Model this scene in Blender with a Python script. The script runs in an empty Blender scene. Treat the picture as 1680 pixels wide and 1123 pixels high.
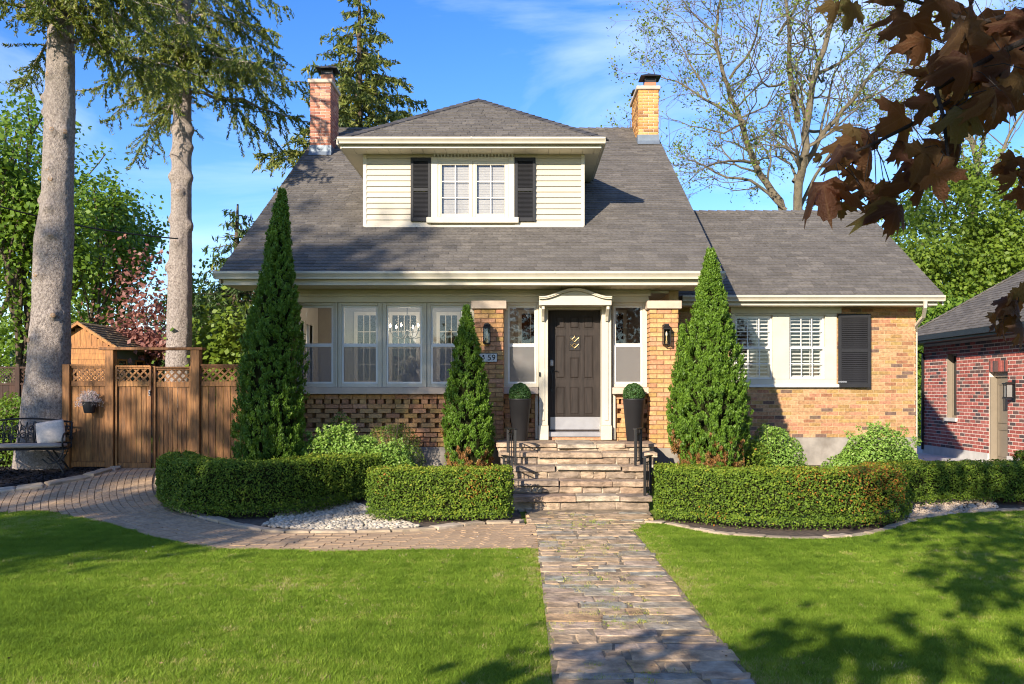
import bpy, math, random
import numpy as np
from mathutils import Vector, Matrix, noise as mnoise
from mathutils.geometry import delaunay_2d_cdt

SC = bpy.context.scene
COL = SC.collection
R = math.radians
random.seed(7)
rng = np.random.default_rng(7)

# ------------------------------------------------------------------ camera, sky, sun, exposure
EYE, F, CX, CY = 1.7, 1500.0, 855.0, 641.0      # eye height (m); focal length and vanishing point measured on the photograph
cam_d = bpy.data.cameras.new('camera')
cam = bpy.data.objects.new('camera', cam_d)
COL.objects.link(cam)
cam.location = (0, 0, EYE)
cam.rotation_euler = (R(90), 0, 0)
cam_d.sensor_width = 36
cam_d.lens = 36 * F / 1680
cam_d.shift_x = -(CX - 840) / 1680
cam_d.shift_y = (CY - 561.5) / 1680
cam_d.clip_end = 3000
cam_d.clip_start = 0.05
SC.camera = cam

TO_SUN = Vector((-0.53, -1.0, 0.44)).normalized()
SUN_EL = math.asin(TO_SUN.z)
SUN_AZ = math.atan2(TO_SUN.x, TO_SUN.y)         # clockwise from +Y

w = bpy.data.worlds.new('World')
SC.world = w
w.use_nodes = True
nt = w.node_tree
nt.nodes.clear()
out = nt.nodes.new('ShaderNodeOutputWorld')
bg = nt.nodes.new('ShaderNodeBackground')
sky = nt.nodes.new('ShaderNodeTexSky')
sky.sky_type = 'NISHITA'
sky.sun_disc = False
sky.sun_elevation = SUN_EL
sky.sun_rotation = SUN_AZ
sky.altitude = 200
sky.air_density = 1.0
sky.dust_density = 0.15
sky.ozone_density = 3.0
hs = nt.nodes.new('ShaderNodeHueSaturation')
hs.inputs['Hue'].default_value = 0.517
hs.inputs['Saturation'].default_value = 1.3
gm = nt.nodes.new('ShaderNodeGamma')
gm.inputs['Gamma'].default_value = 1.0
nt.links.new(sky.outputs[0], gm.inputs[0])
nt.links.new(gm.outputs[0], hs.inputs['Color'])
tc = nt.nodes.new('ShaderNodeTexCoord')
mp = nt.nodes.new('ShaderNodeMapping')
mp.inputs['Scale'].default_value = (1.6, 1.6, 5.0)
mp.inputs['Location'].default_value = (0.35, 0.1, 0.2)
nz = nt.nodes.new('ShaderNodeTexNoise')
nz.inputs['Scale'].default_value = 1.6
nz.inputs['Detail'].default_value = 7
nz.inputs['Roughness'].default_value = 0.55
nz.inputs['Distortion'].default_value = 0.5
cr = nt.nodes.new('ShaderNodeValToRGB')
cr.color_ramp.elements[0].position = 0.47
cr.color_ramp.elements[0].color = (0, 0, 0, 1)
cr.color_ramp.elements[1].position = 0.85
cr.color_ramp.elements[1].color = (0.75, 0.75, 0.75, 1)
mx = nt.nodes.new('ShaderNodeMix')
mx.data_type = 'RGBA'
mx.inputs['B'].default_value = (4.6, 5.4, 7.0, 1)
nt.links.new(tc.outputs['Generated'], mp.inputs[0])
nt.links.new(mp.outputs[0], nz.inputs['Vector'])
nt.links.new(nz.outputs[0], cr.inputs[0])
nt.links.new(cr.outputs[0], mx.inputs['Factor'])
nt.links.new(hs.outputs[0], mx.inputs['A'])
nt.links.new(mx.outputs['Result'], bg.inputs['Color'])
bg.inputs['Strength'].default_value = 0.108
nt.links.new(bg.outputs[0], out.inputs[0])

sun_d = bpy.data.lights.new('sun', 'SUN')
sun = bpy.data.objects.new('sun', sun_d)
COL.objects.link(sun)
sun_d.energy = 3.9
sun_d.angle = R(0.55)
sun_d.color = (1.0, 0.89, 0.74)
sun.rotation_euler = TO_SUN.to_track_quat('Z', 'Y').to_euler()

SC.view_settings.view_transform = 'Standard'
SC.view_settings.look = 'None'
SC.view_settings.gamma = 1.0
SC.view_settings.exposure = 1.3
SC.view_settings.use_curve_mapping = False
SC.cycles.use_denoising = True
SC.cycles.filter_width = 1.1
SC.cycles.max_bounces = 8
SC.cycles.transparent_max_bounces = 24

# ------------------------------------------------------------------ measures
def X(px, d): return (px - CX) * d / F
def Z(py, d): return EYE + (CY - py) * d / F
def P(px, py, d): return (X(px, d), d, Z(py, d))
def sstep(a, b, v):
    t = np.clip((v - a) / (b - a), 0, 1)
    return t * t * (3 - 2 * t)
def zg(x, y):                                    # height of the ground
    up = 0.33 * sstep(12.3, 15.4, y)
    dr = sstep(7.6, 9.6, x)
    return float(up * (1 - dr) - 0.06 * dr * sstep(12.3, 15.4, y))
def G(px, py):                                   # a photograph point that lies on the ground
    d = 10.0
    for _ in range(60):
        z = zg(X(px, d), d)
        d = 0.5 * d + 0.5 * min(60, (EYE - z) * F / max(8, py - CY))
    return (X(px, d), d)

# ------------------------------------------------------------------ object helpers
def tag(o, label=None, cat=None, group=None, kind=None):
    if label: o['label'] = label
    if cat: o['category'] = cat
    if group: o['group'] = group
    if kind: o['kind'] = kind
    return o

def link(name, me, mat=None, parent=None, world=True):
    o = bpy.data.objects.new(name, me)
    COL.objects.link(o)
    if mat is not None and len(me.materials) == 0:
        me.materials.append(mat)
    if parent is not None:
        o.parent = parent
        if world and parent.type == 'EMPTY':
            o.matrix_parent_inverse = Matrix.LocRotScale(parent.location, parent.rotation_euler, parent.scale).inverted()
    return o

def thing(name, loc, label, cat, group=None, rz=0):
    o = bpy.data.objects.new(name, None)
    o.empty_display_size = 0.2
    COL.objects.link(o)
    o.location = loc
    o.rotation_euler = (0, 0, rz)
    return tag(o, label, cat, group)

def dup(o, loc, label=None, rz=None, sc=None):   # copy of a thing with its parts and sub-parts
    def cp(src, par):
        c = src.copy()
        COL.objects.link(c)
        if par is not None: c.parent = par
        for ch in list(src.children): cp(ch, c)
        return c
    c = cp(o, None)
    c.location = loc
    if label: c['label'] = label
    if rz is not None: c.rotation_euler = (0, 0, rz)
    if sc: c.scale = sc
    return c

class MB:
    """collects shapes for ONE mesh object"""
    def __init__(s):
        s.v, s.f, s.t = [], [], []
    def add(s, vs, fs, t=0.0):
        b = len(s.v)
        s.v += [tuple(v) for v in vs]
        s.f += [tuple(i + b for i in f) for f in fs]
        s.t += [t] * len(fs)
        return s
    def box(s, x0, x1, y0, y1, z0, z1, t=0.0, M=None):
        vs = [(x0, y0, z0), (x1, y0, z0), (x1, y1, z0), (x0, y1, z0), (x0, y0, z1), (x1, y0, z1), (x1, y1, z1), (x0, y1, z1)]
        if M is not None: vs = [M @ Vector(v) for v in vs]
        return s.add(vs, [(3, 2, 1, 0), (4, 5, 6, 7), (0, 1, 5, 4), (1, 2, 6, 5), (2, 3, 7, 6), (3, 0, 4, 7)], t)
    def tube(s, pts, rad, n=8, cap=True, t=0.0):
        pts = [Vector(p) for p in pts]
        if not hasattr(rad, '__len__'): rad = [rad] * len(pts)
        vs, fs = [], []
        a = None
        for i, p in enumerate(pts):
            d = (pts[min(i + 1, len(pts) - 1)] - pts[max(i - 1, 0)])
            d = d.normalized() if d.length > 1e-9 else Vector((0, 0, 1))
            if a is None:
                a = d.orthogonal().normalized()
            else:
                a = (a - d * a.dot(d))
                a = a.normalized() if a.length > 1e-6 else d.orthogonal().normalized()
            b = d.cross(a)
            for k in range(n):
                an = 2 * math.pi * k / n
                vs.append(p + (a * math.cos(an) + b * math.sin(an)) * rad[i])
        for i in range(len(pts) - 1):
            for k in range(n):
                k2 = (k + 1) % n
                fs.append((i * n + k, i * n + k2, (i + 1) * n + k2, (i + 1) * n + k))
        if cap:
            fs.append(tuple(reversed(range(n))))
            fs.append(tuple((len(pts) - 1) * n + k for k in range(n)))
        return s.add(vs, fs, t)
    def lathe(s, prof, c=(0, 0, 0), n=32, t=0.0):
        vs, fs = [], []
        for r, z in prof:
            for k in range(n):
                an = 2 * math.pi * k / n
                vs.append((c[0] + r * math.cos(an), c[1] + r * math.sin(an), c[2] + z))
        for i in range(len(prof) - 1):
            for k in range(n):
                k2 = (k + 1) % n
                fs.append((i * n + k, i * n + k2, (i + 1) * n + k2, (i + 1) * n + k))
        fs.append(tuple(reversed(range(n))))
        fs.append(tuple((len(prof) - 1) * n + k for k in range(n)))
        return s.add(vs, fs, t)
    def prism_x(s, prof, x0, x1, t=0.0):         # profile of (y, z), run along x
        n = len(prof)
        vs = [(x0, y, z) for y, z in prof] + [(x1, y, z) for y, z in prof]
        fs = [(i, (i + 1) % n, n + (i + 1) % n, n + i) for i in range(n)]
        fs += [tuple(reversed(range(n))), tuple(range(n, 2 * n))]
        return s.add(vs, fs, t)
    def prism_y(s, prof, y0, y1, t=0.0):         # profile of (x, z), run along y
        n = len(prof)
        vs = [(x, y0, z) for x, z in prof] + [(x, y1, z) for x, z in prof]
        fs = [(i, (i + 1) % n, n + (i + 1) % n, n + i) for i in range(n)]
        fs += [tuple(reversed(range(n))), tuple(range(n, 2 * n))]
        return s.add(vs, fs, t)
    def mesh(s, name, smooth=False):
        me = bpy.data.meshes.new(name)
        me.from_pydata(s.v, [], s.f)
        a = me.attributes.new('tint', 'FLOAT', 'FACE')
        a.data.foreach_set('value', np.array(s.t, dtype=np.float32))
        if smooth: me.polygons.foreach_set('use_smooth', [True] * len(me.polygons))
        me.validate()
        me.update()
        return me
    def obj(s, name, mat, parent=None, smooth=False, bevel=0, world=True, fix=False):
        me = s.mesh(name, smooth)
        if fix:
            import bmesh
            bm = bmesh.new(); bm.from_mesh(me)
            bmesh.ops.recalc_face_normals(bm, faces=bm.faces)
            bm.to_mesh(me); bm.free()
        o = link(name, me, mat, parent, world)
        if bevel:
            m = o.modifiers.new('bevel', 'BEVEL')
            m.width = bevel; m.segments = 1; m.limit_method = 'ANGLE'
        return o

def fast(name, V, Fq, tint, mat, parent=None, smooth=False):   # big quad or triangle meshes
    me = bpy.data.meshes.new(name)
    V = np.asarray(V, dtype=np.float32); Fq = np.asarray(Fq, dtype=np.int32)
    k = Fq.shape[1]
    me.vertices.add(len(V)); me.vertices.foreach_set('co', V.ravel())
    me.loops.add(Fq.size); me.loops.foreach_set('vertex_index', Fq.ravel())
    me.polygons.add(len(Fq))
    me.polygons.foreach_set('loop_start', np.arange(0, Fq.size, k, dtype=np.int32))
    if tint is not None:
        a = me.attributes.new('tint', 'FLOAT', 'FACE')
        a.data.foreach_set('value', np.asarray(tint, dtype=np.float32))
    if smooth: me.polygons.foreach_set('use_smooth', np.ones(len(Fq), dtype=bool))
    me.update(calc_edges=True)
    return link(name, me, mat, parent)

# ------------------------------------------------------------------ materials
def newmat(name):
    m = bpy.data.materials.new(name)
    m.use_nodes = True
    t = m.node_tree
    return m, t, t.nodes['Principled BSDF']

def N(t, typ, **kw):
    n = t.nodes.new(typ)
    for k, v in kw.items():
        if k in n.inputs: n.inputs[k].default_value = v
        else: setattr(n, k, v)
    return n

def rgb(c): return (c[0], c[1], c[2], 1)

def ramp(t, stops, const=False):
    n = t.nodes.new('ShaderNodeValToRGB')
    e = n.color_ramp
    if const: e.interpolation = 'CONSTANT'
    while len(e.elements) < len(stops): e.elements.new(0.5)
    for el, (p, c) in zip(e.elements, stops):
        el.position = p
        el.color = rgb(c)
    return n

def coords(t):
    """object space, in metres"""
    return t.nodes.new('ShaderNodeTexCoord').outputs['Object']

def tintval(t):
    a = N(t, 'ShaderNodeAttribute', attribute_name='tint')
    o = t.nodes.new('ShaderNodeObjectInfo')
    s = N(t, 'ShaderNodeMath', operation='ADD')
    t.links.new(a.outputs['Fac'], s.inputs[0])
    t.links.new(o.outputs['Random'], s.inputs[1])
    f = N(t, 'ShaderNodeMath', operation='FRACT')
    t.links.new(s.outputs[0], f.inputs[0])
    return f.outputs[0]

def mixc(t, a, b, fac, mode='MIX'):
    m = t.nodes.new('ShaderNodeMix')
    m.data_type = 'RGBA'; m.blend_type = mode
    for s, v in (('A', a), ('B', b)):
        if isinstance(v, tuple): m.inputs[s].default_value = rgb(v)
        else: t.links.new(v, m.inputs[s])
    if isinstance(fac, (int, float)): m.inputs['Factor'].default_value = fac
    else: t.links.new(fac, m.inputs['Factor'])
    return m.outputs['Result']

def noise(t, scale, detail=4, rough=0.55, vec=None, stretch=None, lo=0.35, hi=0.65):
    n = N(t, 'ShaderNodeTexNoise', Scale=scale, Detail=detail, Roughness=rough)
    v = vec if vec is not None else coords(t)
    if stretch:
        mp = t.nodes.new('ShaderNodeMapping')
        mp.inputs['Scale'].default_value = stretch
        t.links.new(v, mp.inputs[0]); v = mp.outputs[0]
    t.links.new(v, n.inputs['Vector'])
    mr = N(t, 'ShaderNodeMapRange')
    mr.inputs[1].default_value = lo; mr.inputs[2].default_value = hi
    t.links.new(n.outputs[0], mr.inputs[0])
    return mr.outputs[0], n.outputs[0]

def bump(t, bsdf, h, strength=0.3, dist=0.01):
    b = N(t, 'ShaderNodeBump', Strength=strength, Distance=dist)
    t.links.new(h, b.inputs['Height'])
    t.links.new(b.outputs[0], bsdf.inputs['Normal'])

def M_plain(name, c, rough=0.5, metal=0.0, var=0.12, scale=6.0, bmp=0.15, grain=60.0, stretch=None, dirt=None, spec=0.5):
    m, t, b = newmat(name)
    f, raw = noise(t, scale, 5, stretch=stretch)
    c2 = tuple(max(0, v * (1 - var)) for v in c); c1 = tuple(min(1, v * (1 + var * 0.6)) for v in c)
    o = mixc(t, c2, c1, f)
    if dirt:
        f2, _ = noise(t, dirt[1], 8, 0.65, lo=0.5, hi=0.75)
        sc = N(t, 'ShaderNodeMath', operation='MULTIPLY'); sc.inputs[1].default_value = dirt[2]
        t.links.new(f2, sc.inputs[0])
        o = mixc(t, o, dirt[0], sc.outputs[0])
    t.links.new(o, b.inputs['Base Color'])
    b.inputs['Roughness'].default_value = rough
    b.inputs['Metallic'].default_value = metal
    b.inputs['Specular IOR Level'].default_value = spec
    if bmp:
        f3, raw3 = noise(t, grain, 3, stretch=stretch)
        bump(t, b, raw3, bmp, 0.004)
    return m

def M_tint(name, stops, const=False, rough=0.85, scale=25, var=0.25, bmp=0.4, grain=120, stretch=None, dirt=None, dist=0.004, spec=0.3):
    """colour picked per piece, with fine variation inside the piece"""
    m, t, b = newmat(name)
    rp = ramp(t, stops, const)
    t.links.new(tintval(t), rp.inputs[0])
    f, raw = noise(t, scale, 5, 0.6, stretch=stretch)
    g = N(t, 'ShaderNodeMapRange'); g.inputs[3].default_value = 1 - var; g.inputs[4].default_value = 1 + var * 0.7
    t.links.new(f, g.inputs[0])
    cx = N(t, 'ShaderNodeCombineColor')
    for i in range(3): t.links.new(g.outputs[0], cx.inputs[i])
    o = mixc(t, rp.outputs[0], cx.outputs[0], 1.0, 'MULTIPLY')
    if dirt:
        f2, _ = noise(t, dirt[1], 8, 0.65, lo=0.48, hi=0.72)
        sc = N(t, 'ShaderNodeMath', operation='MULTIPLY'); sc.inputs[1].default_value = dirt[2]
        t.links.new(f2, sc.inputs[0])
        o = mixc(t, o, dirt[0], sc.outputs[0])
    t.links.new(o, b.inputs['Base Color'])
    b.inputs['Roughness'].default_value = rough
    b.inputs['Specular IOR Level'].default_value = spec
    if bmp:
        _, raw3 = noise(t, grain, 4, 0.6, stretch=stretch)
        bump(t, b, raw3, bmp, dist)
    return m

def M_leaf(name, stops, rough=0.5, transl=0.35, trc=None, spec=0.35):
    m, t, b = newmat(name)
    stops = [(p, (c[0] * .88, min(.5, c[1] * 1.10), c[2])) if c[1] > c[0] else (p, c) for p, c in stops]
    rp = ramp(t, stops)
    a = N(t, 'ShaderNodeAttribute', attribute_name='tint')
    t.links.new(a.outputs['Fac'], rp.inputs[0])
    col = rp.outputs[0]
    t.links.new(col, b.inputs['Base Color'])
    b.inputs['Roughness'].default_value = rough
    b.inputs['Specular IOR Level'].default_value = spec
    tr = t.nodes.new('ShaderNodeBsdfTranslucent')
    tcol = mixc(t, col, trc or (0.28, 0.36, 0.03), 0.5)
    t.links.new(tcol, tr.inputs[0])
    ms = N(t, 'ShaderNodeMixShader'); ms.inputs[0].default_value = transl
    t.links.new(b.outputs[0], ms.inputs[1]); t.links.new(tr.outputs[0], ms.inputs[2])
    t.links.new(ms.outputs[0], t.nodes['Material Output'].inputs[0])
    return m

def M_glass(name, refl=1.0, tintc=(1, 1, 1)):
    m, t, b = newmat(name)
    t.nodes.remove(b)
    tr = t.nodes.new('ShaderNodeBsdfTransparent'); tr.inputs[0].default_value = rgb(tintc)
    gl = N(t, 'ShaderNodeBsdfGlossy', Roughness=0.02)
    fr = N(t, 'ShaderNodeFresnel', IOR=1.55)
    mu = N(t, 'ShaderNodeMath', operation='MULTIPLY'); mu.inputs[1].default_value = refl
    t.links.new(fr.outputs[0], mu.inputs[0])
    ms = N(t, 'ShaderNodeMixShader')
    t.links.new(mu.outputs[0], ms.inputs[0])
    t.links.new(tr.outputs[0], ms.inputs[1]); t.links.new(gl.outputs[0], ms.inputs[2])
    t.links.new(ms.outputs[0], t.nodes['Material Output'].inputs[0])
    return m

def M_screen(name, c, alpha):
    m, t, b = newmat(name)
    b.inputs['Base Color'].default_value = rgb(c)
    b.inputs['Roughness'].default_value = 0.7
    tr = t.nodes.new('ShaderNodeBsdfTransparent')
    ms = N(t, 'ShaderNodeMixShader'); ms.inputs[0].default_value = alpha
    t.links.new(tr.outputs[0], ms.inputs[1]); t.links.new(b.outputs[0], ms.inputs[2])
    t.links.new(ms.outputs[0], t.nodes['Material Output'].inputs[0])
    return m

def M_emit(name, c, s):
    m, t, b = newmat(name)
    b.inputs['Base Color'].default_value = rgb(c)
    b.inputs['Emission Color'].default_value = rgb(c)
    b.inputs['Emission Strength'].default_value = s
    return m

CREAM = M_plain('cream_paint', (0.52, 0.47, 0.365), 0.45, var=0.05, scale=3, bmp=0.08, grain=40, dirt=((0.338, 0.285, 0.197), 5, 0.25))
SIDING = M_plain('cream_siding', (0.459, 0.407, 0.310), 0.5, var=0.05, scale=2, bmp=0.12, grain=50, stretch=(1, 1, 8))
WHITE = M_plain('white_paint', (0.62, 0.605, 0.56), 0.4, var=0.04, bmp=0.05)
SOFFIT = M_plain('soffit_vinyl', (0.62, 0.56, 0.42), 0.55, var=0.06, bmp=0.05)
SHINGLE = M_tint('asphalt_shingle', [(0, (0.099, 0.088, 0.075)), (0.3, (0.118, 0.105, 0.090)), (0.7, (0.132, 0.118, 0.101)), (1, (0.158, 0.140, 0.118))], scale=20, var=0.25, bmp=0.7, grain=260, dirt=((0.067, 0.060, 0.051), 0.6, 0.55))
RIDGE = M_tint('ridge_shingle', [(0, (0.045, 0.042, 0.043)), (1, (0.085, 0.08, 0.08))], scale=14, var=0.22, bmp=0.7, grain=260)
BRICK = M_tint('buff_brick', [(0, (0.359, 0.193, 0.095)), (0.22, (0.427, 0.230, 0.117)), (0.36, (0.359, 0.221, 0.081)), (0.5, (0.393, 0.183, 0.105)), (0.62, (0.316, 0.183, 0.069)), (0.74, (0.445, 0.254, 0.133)), (0.87, (0.265, 0.118, 0.062)), (0.94, (0.145, 0.089, 0.066))], True, scale=22, var=0.30, bmp=0.55, grain=90, dirt=((0.239, 0.217, 0.071), 2.2, 0.25))
PIERBRICK = M_tint('porch_brick', [(0, (0.468, 0.250, 0.105)), (0.25, (0.522, 0.307, 0.132)), (0.45, (0.450, 0.211, 0.110)), (0.6, (0.396, 0.240, 0.083)), (0.8, (0.495, 0.259, 0.143))], True, scale=22, var=0.28, bmp=0.55, grain=90, dirt=((0.180, 0.106, 0.044), 3, 0.3))
PINKBRICK = M_tint('chimney_red_brick', [(0, (0.48, 0.20, 0.12)), (0.35, (0.55, 0.27, 0.17)), (0.6, (0.40, 0.15, 0.09)), (0.85, (0.27, 0.11, 0.08))], True, scale=22, var=0.25)
YELBRICK = M_tint('chimney_buff_brick', [(0, (0.50, 0.27, 0.08)), (0.3, (0.44, 0.20, 0.06)), (0.55, (0.56, 0.31, 0.11)), (0.85, (0.27, 0.13, 0.05))], True, scale=22, var=0.25)
REDBRICK = M_tint('red_clay_brick', [(0, (0.34, 0.095, 0.075)), (0.35, (0.40, 0.125, 0.10)), (0.6, (0.30, 0.075, 0.06)), (0.76, (0.085, 0.06, 0.06)), (0.9, (0.14, 0.08, 0.07))], True, scale=18, var=0.2)
MORTAR = M_plain('tan_mortar', (0.46, 0.33, 0.19), 0.95, var=0.2, scale=12, bmp=0.5)
DARKMORTAR = M_plain('brown_mortar', (0.27, 0.16, 0.085), 0.95, var=0.2, scale=12, bmp=0.5)
PALEMORTAR = M_plain('pale_mortar', (0.62, 0.52, 0.45), 0.95, var=0.12, scale=12, bmp=0.4)
CONCRETE = M_plain('concrete', (0.27, 0.24, 0.20), 0.95, var=0.25, scale=4, bmp=0.4, grain=50, dirt=((0.13, 0.10, 0.07), 3, 0.6))
PALECONC = M_plain('pale_concrete', (0.50, 0.48, 0.45), 0.9, var=0.1, scale=4, bmp=0.3)
STONETRIM = M_plain('cut_stone', (0.50, 0.40, 0.31), 0.85, var=0.14, scale=8, bmp=0.3, grain=70, dirt=((0.28, 0.22, 0.16), 4, 0.4))
BLACKWOOD = M_plain('charcoal_shutter_paint', (0.018, 0.018, 0.020), 0.55, var=0.15, bmp=0.1, spec=0.25)
DOORMAT = M_plain('dark_brown_door_paint', (0.027, 0.0195, 0.0155), 0.55, var=0.35, scale=5, bmp=0.25, grain=35, stretch=(6, 1, 0.6), spec=0.25)
STEEL = M_plain('brushed_steel', (0.34, 0.33, 0.34), 0.45, 0.7, var=0.1, bmp=0.1)
IRON = M_plain('black_iron', (0.018, 0.017, 0.017), 0.45, 0.3, var=0.2, bmp=0.2)
BRASS = M_plain('aged_brass', (0.42, 0.30, 0.14), 0.35, 0.8)
LEAD = M_plain('lead_flashing', (0.16, 0.19, 0.22), 0.5, 0.4, var=0.15, scale=4)
CLAY = M_plain('clay_flue', (0.42, 0.17, 0.09), 0.8)
PLANTER = M_plain('charcoal_planter', (0.018, 0.0175, 0.019), 0.55, var=0.12, scale=3, bmp=0.1, spec=0.3)
CEDAR = M_tint('stained_cedar', [(0, (0.195, 0.082, 0.026)), (0.3, (0.319, 0.142, 0.044)), (0.55, (0.224, 0.095, 0.030)), (0.8, (0.354, 0.165, 0.052)), (1, (0.171, 0.073, 0.025))], scale=7, var=0.5, bmp=0.35, grain=22, stretch=(5, 5, 0.6), rough=0.6, dirt=((0.118, 0.057, 0.024), 2.2, 0.5))
CEDARDARK = M_tint('old_dark_cedar', [(0, (0.035, 0.016, 0.010)), (1, (0.06, 0.026, 0.015))], scale=7, var=0.3, stretch=(5, 5, 0.6), rough=0.7)
SHEDWOOD = M_tint('orange_cedar', [(0, (0.30, 0.125, 0.032)), (0.5, (0.38, 0.165, 0.045)), (1, (0.25, 0.10, 0.028))], scale=7, var=0.4, stretch=(5, 5, 0.6), rough=0.6)
SHEDROOF = M_tint('cedar_shake', [(0, (0.16, 0.11, 0.06)), (0.5, (0.22, 0.16, 0.09)), (1, (0.12, 0.085, 0.05))], scale=10, var=0.3, rough=0.9)
SHEDGREY = M_plain('blue_grey_paint', (0.07, 0.085, 0.09), 0.6)
DOORTAUPE = M_plain('taupe_paint', (0.22, 0.18, 0.13), 0.5, var=0.05)
GLASS = M_glass('window_glass', 0.9)
DARKGLASS = M_plain('dark_window_glass', (0.012, 0.014, 0.016), 0.06, var=0.1, bmp=0)
SCREEN = M_screen('insect_screen', (0.19, 0.175, 0.165), 0.66)
BULB = M_emit('lamp_bulb', (1.0, 0.86, 0.62), 9)
INTERIOR = M_plain('interior_grey_paint', (0.33, 0.32, 0.30), 0.8, var=0.05, bmp=0)
INTFLOOR = M_plain('interior_floor', (0.18, 0.12, 0.08), 0.5, bmp=0)
FLAG = M_tint('walk_flagstone', [(0, (0.449, 0.315, 0.187)), (0.2, (0.499, 0.348, 0.204)), (0.38, (0.411, 0.302, 0.196)), (0.52, (0.362, 0.302, 0.214)), (0.64, (0.473, 0.326, 0.182)), (0.76, (0.312, 0.286, 0.219)), (0.86, (0.424, 0.308, 0.209)), (0.94, (0.449, 0.286, 0.147))], True, scale=7, var=0.5, bmp=1.0, grain=22, dist=0.012, dirt=((0.212, 0.149, 0.075), 4.5, 0.65))
STEPSTONE = M_tint('step_sandstone', [(0, (0.36, 0.26, 0.175)), (0.25, (0.42, 0.31, 0.21)), (0.45, (0.31, 0.215, 0.145)), (0.62, (0.40, 0.325, 0.235)), (0.8, (0.27, 0.205, 0.15))], True, scale=6, var=0.45, bmp=1.0, grain=18, dist=0.018, stretch=(1, 1, 2.5), dirt=((0.13, 0.10, 0.07), 3.5, 0.6))
EDGESTONE = M_tint('edging_stone', [(0, (0.42, 0.33, 0.22)), (0.5, (0.36, 0.27, 0.18)), (1, (0.48, 0.38, 0.27))], scale=6, var=0.3, bmp=0.7, grain=18, dist=0.01, dirt=((0.18, 0.14, 0.08), 3, 0.5))
PAVER = M_tint('brick_paver', [(0, (0.412, 0.275, 0.159)), (0.3, (0.458, 0.310, 0.181)), (0.6, (0.377, 0.255, 0.151)), (1, (0.492, 0.335, 0.196))], scale=20, var=0.25, bmp=0.5, grain=70, dirt=((0.275, 0.170, 0.081), 1.3, 0.45))
SAND = M_plain('joint_sand', (0.235, 0.175, 0.105), 0.95, var=0.45, scale=9, bmp=0.6)
STEPMORTAR = M_plain('step_mortar', (0.42, 0.34, 0.25), 0.95, var=0.3, scale=7, bmp=0.7)
SOIL = M_plain('garden_soil', (0.10, 0.068, 0.045), 0.95, var=0.5, scale=14, bmp=1.0, grain=40)
MULCH = M_plain('black_mulch', (0.020, 0.014, 0.012), 0.9, var=0.5, scale=30, bmp=1.0, grain=60)
ASPHALT = M_plain('asphalt', (0.06, 0.058, 0.056), 0.9, var=0.3, scale=5, bmp=0.5, grain=120)
PEBBLE = M_tint('white_pebble', [(0, (0.474, 0.413, 0.312)), (0.5, (0.383, 0.323, 0.236)), (0.8, (0.516, 0.458, 0.362)), (1, (0.314, 0.245, 0.165))], scale=30, var=0.2, bmp=0.2)
TANPEBBLE = M_tint('tan_pebble', [(0, (0.52, 0.40, 0.28)), (0.5, (0.44, 0.34, 0.24)), (1, (0.60, 0.48, 0.36))], scale=30, var=0.2, bmp=0.2)
FABRIC = M_plain('beige_fabric', (0.36, 0.29, 0.22), 0.9, var=0.08, bmp=0.3, grain=300)
PILLOW = M_plain('cream_fabric', (0.58, 0.49, 0.40), 0.9, var=0.15, scale=25, bmp=0.3, grain=200)
PETAL = M_leaf('white_petal', [(0, (0.7, 0.7, 0.62)), (1, (0.85, 0.85, 0.8))], trc=(0.7, 0.7, 0.6))
PINKPETAL = M_leaf('grey_pink_sprig', [(0, (0.36, 0.36, 0.32)), (0.6, (0.46, 0.42, 0.40)), (1, (0.55, 0.40, 0.46))], trc=(0.5, 0.4, 0.4))

def M_bark(name, c, c2, scale=9):
    m, t, b = newmat(name)
    f, raw = noise(t, scale, 8, 0.75, stretch=(1, 1, 0.8), lo=.38, hi=.58)
    f2, _ = noise(t, 1.1, 4, 0.6)
    o = mixc(t, c2, c, f)
    o = mixc(t, o, tuple(v * 0.6 for v in c), mixf(t, f2, 0.5))
    t.links.new(o, b.inputs['Base Color'])
    b.inputs['Roughness'].default_value = 0.95
    _, r2 = noise(t, scale * 1.6, 8, 0.75, stretch=(1, 1, 0.8))
    bump(t, b, r2, 1.0, 0.06)
    return m
def mixf(t, f, k):
    s = N(t, 'ShaderNodeMath', operation='MULTIPLY'); s.inputs[1].default_value = k
    t.links.new(f, s.inputs[0]); return s.outputs[0]
SPRUCEBARK = M_bark('spruce_bark', (0.50, 0.42, 0.36), (0.13, 0.10, 0.085), 26)
SCARWOOD = M_plain('branch_scar_wood', (0.27, 0.175, 0.105), 0.9, var=0.5, scale=30, bmp=0.8)
GREYBARK = M_bark('grey_bark', (0.185, 0.15, 0.095), (0.08, 0.065, 0.042), 6)
BROWNBARK = M_bark('brown_bark', (0.14, 0.10, 0.07), (0.06, 0.045, 0.03), 8)
DARKBARK = M_bark('dark_bark', (0.07, 0.05, 0.042), (0.03, 0.022, 0.02), 10)

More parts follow.
